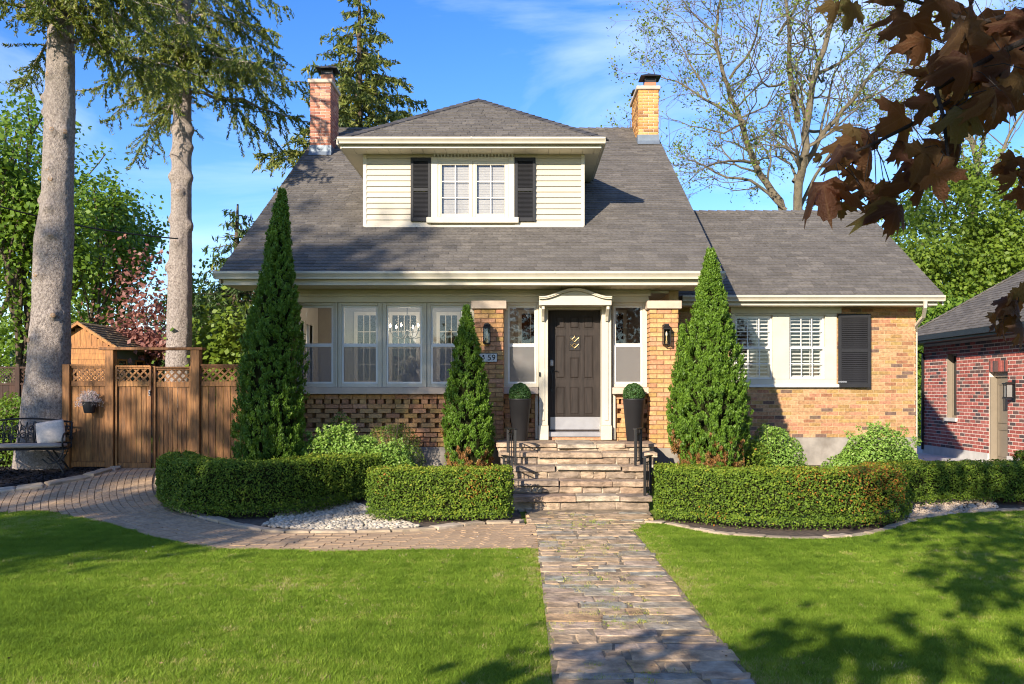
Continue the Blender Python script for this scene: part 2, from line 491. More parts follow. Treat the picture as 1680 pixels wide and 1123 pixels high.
L_SPRUCE = M_leaf('spruce_needles', [(0, (0.060, 0.074, 0.013)), (0.5, (0.140, 0.155, 0.023)), (1, (0.25, 0.235, 0.038))], transl=0.3, trc=(0.24, 0.25, 0.02))
L_FARSPRUCE = M_leaf('far_spruce_needles', [(0, (0.072, 0.082, 0.019)), (0.5, (0.150, 0.152, 0.031)), (1, (0.247, 0.231, 0.048))], transl=0.22, trc=(0.208, 0.224, 0.024))
L_DARKSPR = M_leaf('dark_spruce_needles', [(0, (0.027, 0.044, 0.012)), (0.5, (0.051, 0.075, 0.018)), (1, (0.085, 0.111, 0.024))], transl=0.12, trc=(0.102, 0.153, 0.030))
L_CEDAR = M_leaf('arborvitae_sprays', [(0, (0.055, 0.095, 0.010)), (0.5, (0.116, 0.176, 0.017)), (0.85, (0.182, 0.248, 0.024)), (1, (0.242, 0.292, 0.030))], transl=0.28, trc=(0.198, 0.286, 0.020))
L_CEDARBR = M_leaf('dry_arborvitae_sprays', [(0, (0.16, 0.07, 0.02)), (0.6, (0.27, 0.13, 0.04)), (1, (0.20, 0.16, 0.04))], transl=0.2, trc=(0.3, 0.15, 0.04))
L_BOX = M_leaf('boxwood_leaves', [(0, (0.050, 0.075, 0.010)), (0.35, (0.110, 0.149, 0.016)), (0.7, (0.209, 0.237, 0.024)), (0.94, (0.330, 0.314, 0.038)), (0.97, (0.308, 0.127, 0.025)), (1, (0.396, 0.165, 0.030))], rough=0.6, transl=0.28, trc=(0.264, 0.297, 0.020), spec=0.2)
L_BALL = M_leaf('topiary_leaves', [(0, (0.025, 0.055, 0.014)), (0.6, (0.05, 0.095, 0.025)), (1, (0.09, 0.14, 0.04))], transl=0.15)
L_LIGHT = M_leaf('variegated_leaves', [(0, (0.121, 0.190, 0.026)), (0.5, (0.231, 0.308, 0.051)), (0.85, (0.363, 0.420, 0.094)), (1, (0.506, 0.526, 0.220))], transl=0.3, trc=(0.308, 0.392, 0.044))
L_FINE = M_leaf('fine_shrub_leaves', [(0, (0.075, 0.115, 0.014)), (0.6, (0.15, 0.20, 0.024)), (1, (0.24, 0.26, 0.035))], transl=0.32)
L_SPRING = M_leaf('spring_leaves', [(0, (0.085, 0.130, 0.014)), (0.5, (0.155, 0.215, 0.022)), (1, (0.25, 0.30, 0.035))], transl=0.45, trc=(0.26, 0.34, 0.02))
L_YELLOW = M_leaf('yellow_green_leaves', [(0, (0.10, 0.135, 0.014)), (0.5, (0.175, 0.210, 0.022)), (1, (0.27, 0.29, 0.04))], transl=0.42, trc=(0.30, 0.34, 0.03))
L_BUD = M_leaf('budding_leaves', [(0, (0.112, 0.137, 0.020)), (0.6, (0.188, 0.215, 0.035)), (1, (0.288, 0.286, 0.060))], transl=0.3)
L_PLUM = M_leaf('plum_leaves', [(0, (0.204, 0.078, 0.065)), (0.6, (0.325, 0.149, 0.118)), (1, (0.448, 0.254, 0.184))], transl=0.4, trc=(0.570, 0.226, 0.158))
L_MASS = M_leaf('shade_tree_leaves', [(0, (0.04, 0.06, 0.012)), (1, (0.09, 0.12, 0.02))], transl=0.25)
LITTER = M_tint('leaf_litter', [(0, (0.20, 0.12, 0.05)), (0.5, (0.30, 0.21, 0.09)), (0.8, (0.14, 0.08, 0.05)), (1, (0.48, 0.42, 0.36))], scale=30, bmp=0)
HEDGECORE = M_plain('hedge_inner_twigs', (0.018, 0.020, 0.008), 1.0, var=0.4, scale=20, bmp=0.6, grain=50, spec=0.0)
GRASSBLADE = M_leaf('grass_blades', [(0, (0.110, 0.155, 0.015)), (0.3, (0.190, 0.248, 0.023)), (0.6, (0.282, 0.334, 0.035)), (0.82, (0.381, 0.391, 0.061)), (0.93, (0.482, 0.428, 0.121)), (1, (0.538, 0.439, 0.209))], rough=0.7, transl=0.45, trc=(0.381, 0.460, 0.033), spec=0.2)
LAWN = M_plain('lawn_turf', (0.135, 0.185, 0.022), 0.95, var=0.35, scale=3, bmp=0.8, grain=60, dirt=((0.19, 0.17, 0.05), 6, 0.4), spec=0.1)

# ================================================================== THE GROUND
def axis(a, b, fa, fb, fine, coarse):
    v = list(np.arange(a, fa, coarse)) + list(np.arange(fa, fb, fine)) + list(np.arange(fb, b + 1, coarse))
    return np.array(v)
def ground_sheet():
    xs = np.concatenate([[-900, -400, -200, -100], np.arange(-60, -14, 4.0), np.arange(-14, 14, 0.4), np.arange(14, 61, 4.0), [100, 200, 400, 900]])
    ys = np.concatenate([[-300, -150, -80], np.arange(-40, 4, 4.0), np.arange(4, 24, 0.4), np.arange(24, 61, 4.0), [100, 200, 400, 1200]])
    V = [(x, y, zg(x, y)) for y in ys for x in xs]
    n = len(xs)
    Fq = [(j * n + i, j * n + i + 1, (j + 1) * n + i + 1, (j + 1) * n + i) for j in range(len(ys) - 1) for i in range(n - 1)]
    o = fast('ground', V, Fq, None, LAWN)
    tag(o, kind='structure')
ground_sheet()

def pip(poly, x, y):
    x = np.asarray(x, float); y = np.asarray(y, float)
    ins = np.zeros(x.shape, bool)
    n = len(poly)
    for i in range(n):
        x0, y0 = poly[i][:2]; x1, y1 = poly[(i + 1) % n][:2]
        c = ((y0 > y) != (y1 > y)) & (x < (x1 - x0) * (y - y0) / ((y1 - y0) if y1 != y0 else 1e-9) + x0)
        ins ^= c
    return ins

def smooth_line(pts, step=0.12):
    """Catmull-Rom through points, resampled at even steps"""
    p = [np.array(q, float) for q in pts]
    p = [2 * p[0] - p[1]] + p + [2 * p[-1] - p[-2]]
    o = []
    for i in range(1, len(p) - 2):
        for k in range(24):
            t = k / 24
            a, b, c, d = p[i - 1], p[i], p[i + 1], p[i + 2]
            o.append(0.5 * (2 * b + (c - a) * t + (2 * a - 5 * b + 4 * c - d) * t * t + (3 * b - 3 * c + d - a) * t ** 3))
    o.append(p[-2])
    o = np.array(o)
    s = np.concatenate([[0], np.cumsum(np.linalg.norm(np.diff(o, axis=0), axis=1))])
    m = max(2, int(round(s[-1] / step)) + 1)
    q = np.linspace(0, s[-1], m)
    return np.stack([np.interp(q, s, o[:, k]) for k in range(o.shape[1])], 1)

def sheet(name, poly, mat, dz, step=0.35, kind='structure'):
    """a sheet that lies dz above the ground inside a closed outline"""
    poly = [tuple(map(float, p[:2])) for p in poly]
    xs = [p[0] for p in poly]; ys = [p[1] for p in poly]
    gx, gy = np.meshgrid(np.arange(min(xs), max(xs), step), np.arange(min(ys), max(ys), step))
    gx = gx.ravel() + 0.013; gy = gy.ravel() + 0.017
    k = pip(poly, gx, gy)
    pts = [Vector(p) for p in poly] + [Vector((a, b)) for a, b in zip(gx[k], gy[k])]
    vs, es, fs, *_ = delaunay_2d_cdt(pts, [], [list(range(len(poly)))], 1, 1e-4)
    V = [(v.x, v.y, zg(v.x, v.y) + dz) for v in vs]
    me = bpy.data.meshes.new(name)
    me.from_pydata(V, [], [tuple(f) for f in fs])
    import bmesh
    bm = bmesh.new(); bm.from_mesh(me)
    for f in bm.faces:
        if f.normal.z < 0: f.normal_flip()
    bm.to_mesh(me); bm.free()
    o = link(name, me, mat)
    return tag(o, kind=kind)

# outlines (plan): walk, left path, lawns, beds
WX0, WX1 = 0.20, 1.34
path_outer = smooth_line([(-9.2, 12.35), G(0, 844), G(75, 842), G(160, 858), G(250, 885), G(330, 901), G(430, 906), G(560, 908), (WX0 + 0.02, 9.68)], 0.15)
path_inner = smooth_line([G(266, 768), G(255, 795), G(268, 826), G(310, 848), G(370, 864), G(450, 877), G(560, 878), G(700, 874), G(800, 862), (0.0, 11.5)], 0.12)
mulch_edge = smooth_line([G(196, 768), G(150, 782), G(80, 797), G(0, 806), (-9.4, 13.15)], 0.15)
path_poly = [tuple(p) for p in path_outer] + [(WX0 + 0.02, 11.5)] + [tuple(p) for p in path_inner[::-1]] + [tuple(p) for p in mulch_edge]
lawn_left = [tuple(p) for p in path_outer] + [(WX0 - 0.02, 9.66), (WX0 - 0.02, -6), (-16, -6), (-16, 12.2)]
bed_edge_right = smooth_line([(WX1 + 0.08, 11.55), G(1090, 864), G(1150, 876), G(1250, 887), G(1370, 888), G(1450, 876), G(1510, 856), G(1580, 846), (7.6, 12.75), (12, 13.2)], 0.15)
lawn_right = [(WX1, -6), (WX1, 11.5)] + [tuple(p) for p in bed_edge_right] + [(16, 13.2), (16, -6)]
sheet('lawn', lawn_left, LAWN, 0.006, 0.5)
sheet('lawn', lawn_right, LAWN, 0.006, 0.5)
sheet('paver_path', path_poly, SAND, 0.010, 0.25)
bed_left = [tuple(p) for p in path_inner] + [(0.0, 12.4), (-0.4, 15.3), (-4.6, 15.4), (-5.2, 15.7)]
sheet('garden_bed', bed_left, SOIL, 0.012, 0.3)
bed_right = [tuple(p) for p in bed_edge_right] + [(12, 14.6), (8.2, 15.2), (7.3, 16.8), (2.4, 16.8), (2.0, 12.2)]
sheet('garden_bed', bed_right, SOIL, 0.012, 0.3)
mulch_bed = [tuple(p) for p in mulch_edge] + [(-12, 13.3), (-12, 20), (-6.9, 20), (-6.9, 15.5)]
sheet('mulch_bed', mulch_bed, MULCH, 0.016, 0.3)
sheet('driveway', [(7.5, 14.6), (12.5, 14.6), (12.5, 40), (7.5, 40)], PALECONC, 0.012, 0.6)
WALKSTRUCT = sheet('front_walk', [(WX0 - 0.02, -6), (WX1, -6), (WX1, 11.3), (WX1 + 0.42, 12.3), (WX1 + 0.42, 12.75), (WX0 - 0.15, 12.75), (WX0 - 0.02, 11.2)], SAND, 0.030, 0.5)
PATHSTRUCT = bpy.data.objects['paver_path']

# --- flagstones of the walk: every slab an object
def rough_slab(poly, top, thick, mat, parent, name, t, jit=0.010, bev=0.014, zbase=0.0, tl=.012, ground=False):
    """irregular slab: outline (x, y) densified and jittered, edges rounded off"""
    pts = []
    n = len(poly)
    for i in range(n):
        a = Vector(poly[i]); b = Vector(poly[(i + 1) % n])
        m = max(1, int((b - a).length / 0.09))
        for k in range(m):
            q = a.lerp(b, k / m)
            pts.append(Vector((q.x + random.uniform(-jit, jit), q.y + random.uniform(-jit, jit))))
    c = sum(pts, Vector((0, 0))) / len(pts)
    m = len(pts)
    inn = [c + (p - c) * (1 - bev * 2 / max(0.05, (p - c).length)) for p in pts]
    tilt = (random.uniform(-tl, tl), random.uniform(-tl, tl))
    def zt(p): return top + (p.x - c.x) * tilt[0] + (p.y - c.y) * tilt[1] + random.uniform(-.002, .002)
    b = MB()
    vs = [(p.x, p.y, top - thick) for p in pts] + [(p.x, p.y, zt(p) - bev * 0.7) for p in pts] + [(p.x, p.y, zt(p)) for p in inn]
    if ground: vs = [(x_, y_, z_ + zg(x_, y_)) for x_, y_, z_ in vs]
    fs = [(i, (i + 1) % m, m + (i + 1) % m, m + i) for i in range(m)] + [(m + i, m + (i + 1) % m, 2 * m + (i + 1) % m, 2 * m + i) for i in range(m)] + [tuple(range(2 * m, 3 * m))]
    b.add(vs, fs, t)
    return b.obj(name, mat, parent)

y = 3.4
while y < 12.5:
    d = random.choice([0.13, 0.16, 0.19, 0.22, 0.25])
    xa, xb = (WX0, WX1 - 0.02)
    if y + d > 11.0: xb = WX1 + 0.40 * min(1, (y + d - 11.0) / 1.2)
    if y + d > 11.6: xa = WX0 - 0.12
    x = xa + random.uniform(-0.03, 0.0)
    while x < xb - 0.05:
        wd = random.choice([0.16, 0.20, 0.26, 0.32, 0.40, 0.46])
        if xb - (x + wd) < 0.22: wd = xb - x + random.uniform(-0.03, 0.03)
        g = random.uniform(0.006, 0.013)
        sk = random.uniform(-0.04, 0.04)
        yy0 = y + random.uniform(-0.012, 0.012); yy1 = y + d - 0.008 + random.uniform(-0.012, 0.012)
        rough_slab([(x + g, yy0), (x + wd - g + sk * .5, yy0 + random.uniform(-.02, .02)), (x + wd - g + sk, yy1), (x + g + random.uniform(-.01, .02), yy1 + random.uniform(-.02, .02))],
                   0.036 + random.uniform(-0.003, 0.004), 0.04, FLAG, WALKSTRUCT, 'flagstone', random.random(), .014, .006, tl=.005)
        x += wd
    y += d

# --- brick pavers laid in rows that follow the path's inner edge
def paver_rows():
    box = MB(); box.box(-0.097, 0.097, -0.0455, 0.0455, -0.03, 0.0)
    me = box.mesh('paver'); me.materials.append(PAVER)
    pl = smooth_line([tuple(p) for p in path_inner[::5]] + [(0.3, 11.5)], 0.03)
    found = []
    for j in range(1, 46):
        off = 0.0 + j * 0.100
        dd = np.gradient(pl, axis=0); dd /= np.linalg.norm(dd, axis=1)[:, None]
        nn = np.stack([dd[:, 1], -dd[:, 0]], 1)          # to the right of travel = away from the hedge
        if j == 1:
            side = np.sign(((path_inner.mean(0) - np.array([-3, 13.5])) * 1).sum())
        q = pl - nn * off if (pl - nn * off)[len(pl) // 2][1] < pl[len(pl) // 2][1] else pl + nn * off
        s = np.concatenate([[0], np.cumsum(np.linalg.norm(np.diff(q, axis=0), axis=1))])
        a = 0.1 * (j % 2) + random.uniform(0, .05)
        while a < s[-1]:
            xx = np.interp(a, s, q[:, 0]); yy = np.interp(a, s, q[:, 1])
            x2 = np.interp(a + 0.02, s, q[:, 0]); y2 = np.interp(a + 0.02, s, q[:, 1])
            found.append((xx, yy, math.atan2(y2 - yy, x2 - xx)))
            a += 0.205
    f = np.array(found)
    k = pip(path_poly, f[:, 0], f[:, 1])
    f = f[k]
    # drop pavers that would overlap where rows crowd
    keep = []; cell = {}
    for (xx, yy, an) in f:
        key = (int(xx / .1), int(yy / .1)); ok = True
        for i in (-1, 0, 1):
            for jj in (-1, 0, 1):
                for (a, b) in cell.get((key[0] + i, key[1] + jj), []):
                    if (a - xx) ** 2 + (b - yy) ** 2 < 0.082 ** 2: ok = False
        if ok:
            cell.setdefault(key, []).append((xx, yy)); keep.append((xx, yy, an))
    keep.sort(key=lambda p: p[1] + (0 if abs(p[0]) < p[1] * 0.58 else 99))
    rest = MB()
    for i, (xx, yy, an) in enumerate(keep):
        z0 = zg(xx, yy) + 0.030 + random.uniform(-.003, .003)
        if i < 290:
            o = link('paver', me, None, PATHSTRUCT)
            o.location = (xx, yy, z0)
            gx = (zg(xx, yy + .1) - zg(xx, yy - .1)) / .2
            o.rotation_euler = (0, 0, an)
            if gx > 0.01:
                o.rotation_euler = (Matrix.Rotation(math.atan(gx), 3, 'X') @ Matrix.Rotation(an, 3, 'Z')).to_euler()
        else:
            gx = (zg(xx, yy + .1) - zg(xx, yy - .1)) / .2
            Mx = Matrix.Translation((xx, yy, z0)) @ Matrix.Rotation(math.atan(gx), 4, 'X') @ Matrix.Rotation(an, 4, 'Z')
            rest.box(-0.097, 0.097, -0.0455, 0.0455, -0.03, 0.0, random.random(), Mx)
    tag(rest.obj('paver', PAVER, PATHSTRUCT), kind='stuff')
paver_rows()

# --- edging stones
def edging(line, off, parent, wmin, wmax, depth, t0=0.05, skip=None):
    a = 0.0
    s = np.concatenate([[0], np.cumsum(np.linalg.norm(np.diff(line, axis=0), axis=1))])
    while a < s[-1] - 0.1:
        wd = random.uniform(wmin, wmax)
        b = min(a + wd, s[-1])
        x0, y0, x1, y1 = np.interp(a + .01, s, line[:, 0]), np.interp(a + .01, s, line[:, 1]), np.interp(b - .01, s, line[:, 0]), np.interp(b - .01, s, line[:, 1])
        d = Vector((x1 - x0, y1 - y0)); L = d.length
        a = b
        if L < 0.08: continue
        if skip and skip((x0 + x1) / 2, (y0 + y1) / 2): continue
        n = Vector((-d.y, d.x)).normalized()
        dp = depth * random.uniform(.8, 1.2)
        p = [Vector((x0, y0)) + n * off, Vector((x1, y1)) + n * off, Vector((x1, y1)) + n * (off + dp), Vector((x0, y0)) + n * (off + dp)]
        rough_slab([tuple(v) for v in p], t0 + random.uniform(-.01, .012), 0.12, EDGESTONE, parent, 'edging_stone', random.random(), 0.014, 0.012, ground=True)
kb = thing('stone_edging', (-2.5, 11.2, 0), 'flat tan stones edging the left hedge bed along the paver path', 'garden edging')
edging(path_inner, 0.0, kb, 0.3, 0.6, 0.15)
kb2 = thing('stone_edging', (-7.5, 13.5, 0), 'flat tan stones curving round the black mulch bed by the bench', 'garden edging')
edging(mulch_edge, -0.02, kb2, 0.35, 0.7, 0.2, 0.06)
kb3 = thing('stone_edging', (4.6, 11.4, 0), 'low tan stones between the right lawn and the right hedge bed', 'garden edging')
edging(bed_edge_right[::-1], -0.12, kb3, 0.2, 0.45, 0.12, 0.045)

# --- pebbles: two patches, nobody could count them
def pebbles(poly, n, mat, label, smin, smax):
    xs = [p[0] for p in poly]; ys = [p[1] for p in poly]
    V, Fq, T = [], [], []
    # icosahedron, squashed
    ph = (1 + 5 ** .5) / 2
    iv = np.array([(-1, ph, 0), (1, ph, 0), (-1, -ph, 0), (1, -ph, 0), (0, -1, ph), (0, 1, ph), (0, -1, -ph), (0, 1, -ph), (ph, 0, -1), (ph, 0, 1), (-ph, 0, -1), (-ph, 0, 1)]) / 1.9
    fi = np.array([(0, 11, 5), (0, 5, 1), (0, 1, 7), (0, 7, 10), (0, 10, 11), (1, 5, 9), (5, 11, 4), (11, 10, 2), (10, 7, 6), (7, 1, 8), (3, 9, 4), (3, 4, 2), (3, 2, 6), (3, 6, 8), (3, 8, 9), (4, 9, 5), (2, 4, 11), (6, 2, 10), (8, 6, 7), (9, 8, 1)])
    got = 0
    while got < n:
        x, y = random.uniform(min(xs), max(xs)), random.uniform(min(ys), max(ys))
        if not pip(poly, [x], [y])[0]: continue
        s = random.uniform(smin, smax)
        Mx = Matrix.Rotation(random.uniform(0, 6.28), 3, 'Z') @ Matrix.Rotation(random.uniform(-.5, .5), 3, 'X') @ Matrix.Diagonal((s * random.uniform(.8, 1.4), s, s * random.uniform(.5, .8)))
        q = iv * rng.uniform(.85, 1.15, (12, 1)) @ np.array(Mx).T + np.array((x, y, zg(x, y) + 0.014 + random.uniform(0, .02)))
        b = len(V) * 12
        V.append(q); Fq.append(fi + b); T += [random.random()] * 20
        got += 1
    o = fast('pebbles', np.concatenate(V), np.concatenate(Fq), T, mat)
    tag(o, label, 'pebbles', kind='stuff')
pebbles([G(430, 866), G(520, 874), G(600, 873), G(690, 868), (-1.6, 11.9), (-1.9, 12.6), (-2.6, 13.4), (-3.3, 12.6)], 2600, PEBBLE, 'white pebbles spread in the bed between the two left hedges', 0.016, 0.036)
pebbles([G(1476, 862), G(1505, 855), G(1570, 846), G(1640, 838), (6.9, 13.4), (5.2, 13.3), (4.9, 12.6)], 2000, TANPEBBLE, 'tan pebbles at the right end of the front hedge', 0.012, 0.026)
def mulch_chips():
    V, Fq = [], []
    k = 0
    poly = mulch_bed
    n = 0
    while n < 5000:
        x, y = random.uniform(-10.2, -6.7), random.uniform(13.0, 16.2)
        if not pip(poly, [x], [y])[0]: continue
        n += 1
        L, W = random.uniform(.02, .05), random.uniform(.006, .014)
        Mx = Matrix.Translation((x, y, zg(x, y) + .022 + random.uniform(0, .012))) @ Matrix.Rotation(random.uniform(0, 6.3), 4, 'Z') @ Matrix.Rotation(random.uniform(-.5, .5), 4, 'Y') @ Matrix.Rotation(random.uniform(-.6, .6), 4, 'X')
        for a, b in ((-L, -W), (L, -W), (L, W), (-L, W)): V.append(Mx @ Vector((a, b, 0)))
        Fq.append((k, k + 1, k + 2, k + 3)); k += 4
    tag(fast('mulch', V, Fq, rng.random(len(Fq)), MULCH), 'black bark mulch under the garden bench', 'mulch', kind='stuff')
mulch_chips()

# ================================================================== THE HOUSE
SL = 0.59                                         # roof pitch
ED, EZ = 14.5, 3.575                              # front eave of the main roof
RD = 22.0
RZ = EZ + SL * (RD - ED)
XL, XR = -4.80, 3.20                              # gable overhangs
WL, WR = -4.20, 2.65                              # side walls
def zr(d): return EZ + SL * (d - ED)

house = thing('brick_house', (-0.9, 16, 0), 'buff brick storey-and-a-half house with grey shingle roof, dormer and black front door', 'house')

def clip(poly, win):
    """clip convex poly by convex window (both counter-clockwise)"""
    out = poly
    n = len(win)
    for i in range(n):
        ax, ay = win[i]; bx, by = win[(i + 1) % n]
        inp, out = out, []
        if not inp: return []
        for k in range(len(inp)):
            p, q = inp[k], inp[(k + 1) % len(inp)]
            sp = (bx - ax) * (p[1] - ay) - (by - ay) * (p[0] - ax)
            sq = (bx - ax) * (q[1] - ay) - (by - ay) * (q[0] - ax)
            if sp >= 0: out.append(p)
            if (sp >= 0) != (sq >= 0):
                t = sp / (sp - sq)
                out.append((p[0] + (q[0] - p[0]) * t, p[1] + (q[1] - p[1]) * t))
    return out

def area2(p): return sum(p[i][0] * p[(i + 1) % len(p)][1] - p[(i + 1) % len(p)][0] * p[i][1] for i in range(len(p))) / 2

SHMESH = {}
def shingles(O, U, V, wins, mb, mat, parent=None, singles=0, expo=0.130, tab=0.24, lift=0.010, skip=None):
    """courses of tabs on the plane O + u U + v V, inside the convex windows; the first whole tabs become objects"""
    O, U, V = Vector(O), Vector(U).normalized(), Vector(V).normalized()
    Nn = U.cross(V)
    Mw = Matrix((U, V, Nn)).transposed().to_4x4(); Mw.translation = O
    got = 0
    for win in wins:
        if area2(win) < 0: win = win[::-1]
        u0, u1 = min(p[0] for p in win), max(p[0] for p in win)
        v0, v1 = min(p[1] for p in win), max(p[1] for p in win)
        for j in range(int((v1 - v0) / expo) + 1):
            va = v0 + j * expo; vb = min(va + expo, v1)
            u = u0 - random.uniform(0, tab)
            while u < u1:
                rect = [(u + .003, va), (u + tab - .003, va), (u + tab - .003, vb), (u + .003, vb)]
                c = clip(rect, win)
                u += tab
                if len(c) < 3 or abs(area2(c)) < 1e-4: continue
                lf = lift + random.choice([0, 0, 0.004]) + random.uniform(-.001, .001)
                full = abs(abs(area2(c)) - (tab - .006) * expo) < 1e-5
                if full and got < singles and not (skip and skip(Mw @ Vector((rect[0][0], va, 0)))):
                    key = round(lf, 3)
                    if key not in SHMESH:
                        b = MB(); h = tab - .006
                        b.add([(0, 0, key), (h, 0, key), (h, expo, .002), (0, expo, .002), (0, 0, 0), (h, 0, 0)], [(0, 1, 2, 3), (4, 5, 1, 0), (0, 3, 4), (1, 5, 2)])
                        SHMESH[key] = b.mesh('shingle'); SHMESH[key].materials.append(mat)
                    o = link('shingle', SHMESH[key], None, parent)
                    Mo = Mw @ Matrix.Translation((rect[0][0], va, 0))
                    o.location = Mo.translation; o.rotation_euler = Mo.to_euler()
                    got += 1
                    continue
                n = len(c)
                top = [Mw @ Vector((p[0], p[1], .002 + (lf - .002) * (1 - (p[1] - va) / expo))) for p in c]
                bot = [Mw @ Vector((p[0], p[1], 0)) for p in c]
                t = random.random()
                mb.add(top, [tuple(range(n))], t)
                for i in range(n):
                    k = (i + 1) % n
                    if abs(c[i][1] - va) < 1e-6 and abs(c[k][1] - va) < 1e-6:
                        mb.add([bot[i], bot[k], top[k], top[i]], [(0, 1, 2, 3)], t)
                    elif abs(c[i][0] - c[k][0]) < 1e-6:
                        mb.add([bot[i], bot[k], top[k], top[i]], [(0, 1, 2, 3)], t)

def caps(mb, A, B, wid=0.13, seg=0.2, th=0.016, drop=0.5):
    """ridge caps from A to B; drop = how far the wings fall at wid"""
    A, B = Vector(A), Vector(B)
    d = (B - A).normalized(); L = (B - A).length
    s = d.cross(Vector((0, 0, 1))).normalized()
    up = s.cross(d)
    n = int(L / seg)
    for i in range(n):
        p0 = A + d * (i * seg); p1 = A + d * min(L, (i + 1) * seg + 0.05)
        h0, h1 = th * 1.6, th * 0.6
        vs = []
        for p, h in ((p0, h0), (p1, h1)):
            vs += [p - s * wid + up * (h - wid * drop), p + up * h, p + s * wid + up * (h - wid * drop), p - s * wid + up * (h - wid * drop - .02), p + up * (h - .03), p + s * wid + up * (h - wid * drop - .02)]
        mb.add(vs, [(0, 1, 7, 6), (1, 2, 8, 7), (0, 3, 4, 1), (1, 4, 5, 2), (3, 0, 6, 9), (5, 11, 8, 2)], random.random())

# ---- main roof
roof = MB()
sN = math.hypot(1, SL)
prof = [(ED, EZ), (RD, RZ), (2 * RD - ED, EZ), (2 * RD - ED, EZ - .09), (RD, RZ - .11), (ED, EZ - .09)]
roof.prism_x(prof, XL + .02, XR - .02)
roof = roof.obj('roof', SHINGLE, house, fix=True)
fu = XR - XL
slope_len = (RD - ED) * sN
DX0, DX1, DD = -2.80, 1.117, 16.27                # dormer walls and front
dv = (DD - ED) * sN
sh = MB()
# windows on the front slope: below the dormer, left of it, right of it, above it
du0, du1 = DX0 - XL, DX1 - XL
vt = (21.0 - ED) * sN
shingles((XL, ED - .03, EZ - .02), (1, 0, 0), (0, 1, SL), [[(0, 0), (fu, 0), (fu, dv), (0, dv)]], sh, SHINGLE, roof, singles=298)
shingles((XL, ED - .03, EZ - .02), (1, 0, 0), (0, 1, SL), [[(0, dv), (du0 + .02, dv), (du0 + .02, vt), (0, vt)], [(du1 - .02, dv), (fu, dv), (fu, vt), (du1 - .02, vt)], [(0, vt), (fu, vt), (fu, slope_len), (0, slope_len)]], sh, SHINGLE)
shingles((XR, 2 * RD - ED + .03, EZ - .02), (-1, 0, 0), (0, -1, SL), [[(0, 0), (fu, 0), (fu, slope_len), (0, slope_len)]], sh, SHINGLE, expo=.2, tab=.6)
caps(sh, (XL, RD, RZ + .01), (XR, RD, RZ + .01), drop=0.55)
tag(sh.obj('shingle', SHINGLE, roof), kind='stuff')
rk = MB()
for x0, x1 in ((XL - .012, XL + .02), (XR - .02, XR + .012)):
    rk.prism_x([(ED + .05, EZ - .02), (RD, RZ - .05), (2 * RD - ED, EZ - .05), (2 * RD - ED, EZ - .22), (RD, RZ - .22), (ED + .05, EZ - .18)], x0, x1)
rk.obj('rake_board', CREAM, house, fix=True)
rs = MB()
for x0, x1 in ((XL + .021, WL - .001), (WR + .001, XR - .021)):
    rs.prism_x([(ED + .1, EZ - .10), (RD, RZ - .13), (2 * RD - ED - .1, EZ - .10), (2 * RD - ED - .1, EZ - .13), (RD, RZ - .16), (ED + .1, EZ - .13)], x0, x1)
rs.obj('soffit', SOFFIT, house, fix=True)

# ---- gutters: a K profile
def gutter(x0, x1, yb, zt, parent, h=0.115, dpt=0.12):
    """front run; yb is the fascia face, zt the lip"""
    g = MB()
    p = [(yb, zt), (yb, zt - h), (yb - dpt * .62, zt - h), (yb - dpt * .66, zt - h * .72), (yb - dpt * .86, zt - h * .42), (yb - dpt, zt - h * .30), (yb - dpt, zt), (yb - dpt + .012, zt), (yb - dpt + .012, zt - h * .25), (yb - .01, zt - h * .25), (yb - .01, zt)]
    n = len(p)
    vs = [(x0, y, z) for y, z in p] + [(x1, y, z) for y, z in p]
    g.add(vs, [(i, (i + 1) % n, n + (i + 1) % n, n + i) for i in range(n)])
    g.box(x0 - .002, x0 + .002, yb - dpt * .95, yb, zt - h * .96, zt - .001)
    g.box(x1 - .002, x1 + .002, yb - dpt * .95, yb, zt - h * .96, zt - .001)
    k = int((x1 - x0) / 3.0)
    for i in range(1, k + 1):
        xx = x0 + (x1 - x0) * i / (k + 1)
        g.box(xx - .012, xx + .012, yb - dpt - .003, yb - dpt + .006, zt - h * .3, zt + .004)
    return g.obj('gutter', CREAM, parent, fix=True)
gutter(X(350, 14.42), X(1190, 14.42), ED + .03, EZ + .005, house)
fs_ = MB()
fs_.box(XL + .06, XR - .06, ED + .06, ED + .085, EZ - .20, EZ - .02)
fs_.box(XL + .06, XR - .06, ED + .045, ED + .06, EZ - .20, EZ - .165)
fs_.obj('fascia', CREAM, house, bevel=.003)
def soffit_boards(x0, x1, y0, y1, z, parent, pitch=0.2):
    s = MB()
    x = x0
    while x < x1 - .01:
        s.box(x + .003, min(x + pitch, x1) - .003, y0, y1, z, z + .012)
        x += pitch
    s.box(x0, x1, y0, y1, z + .014, z + .02)
    return s.obj('soffit', SOFFIT, parent)
soffit_boards(XL + .06, XR - .06, ED + .09, 15.5, EZ - .19, house)

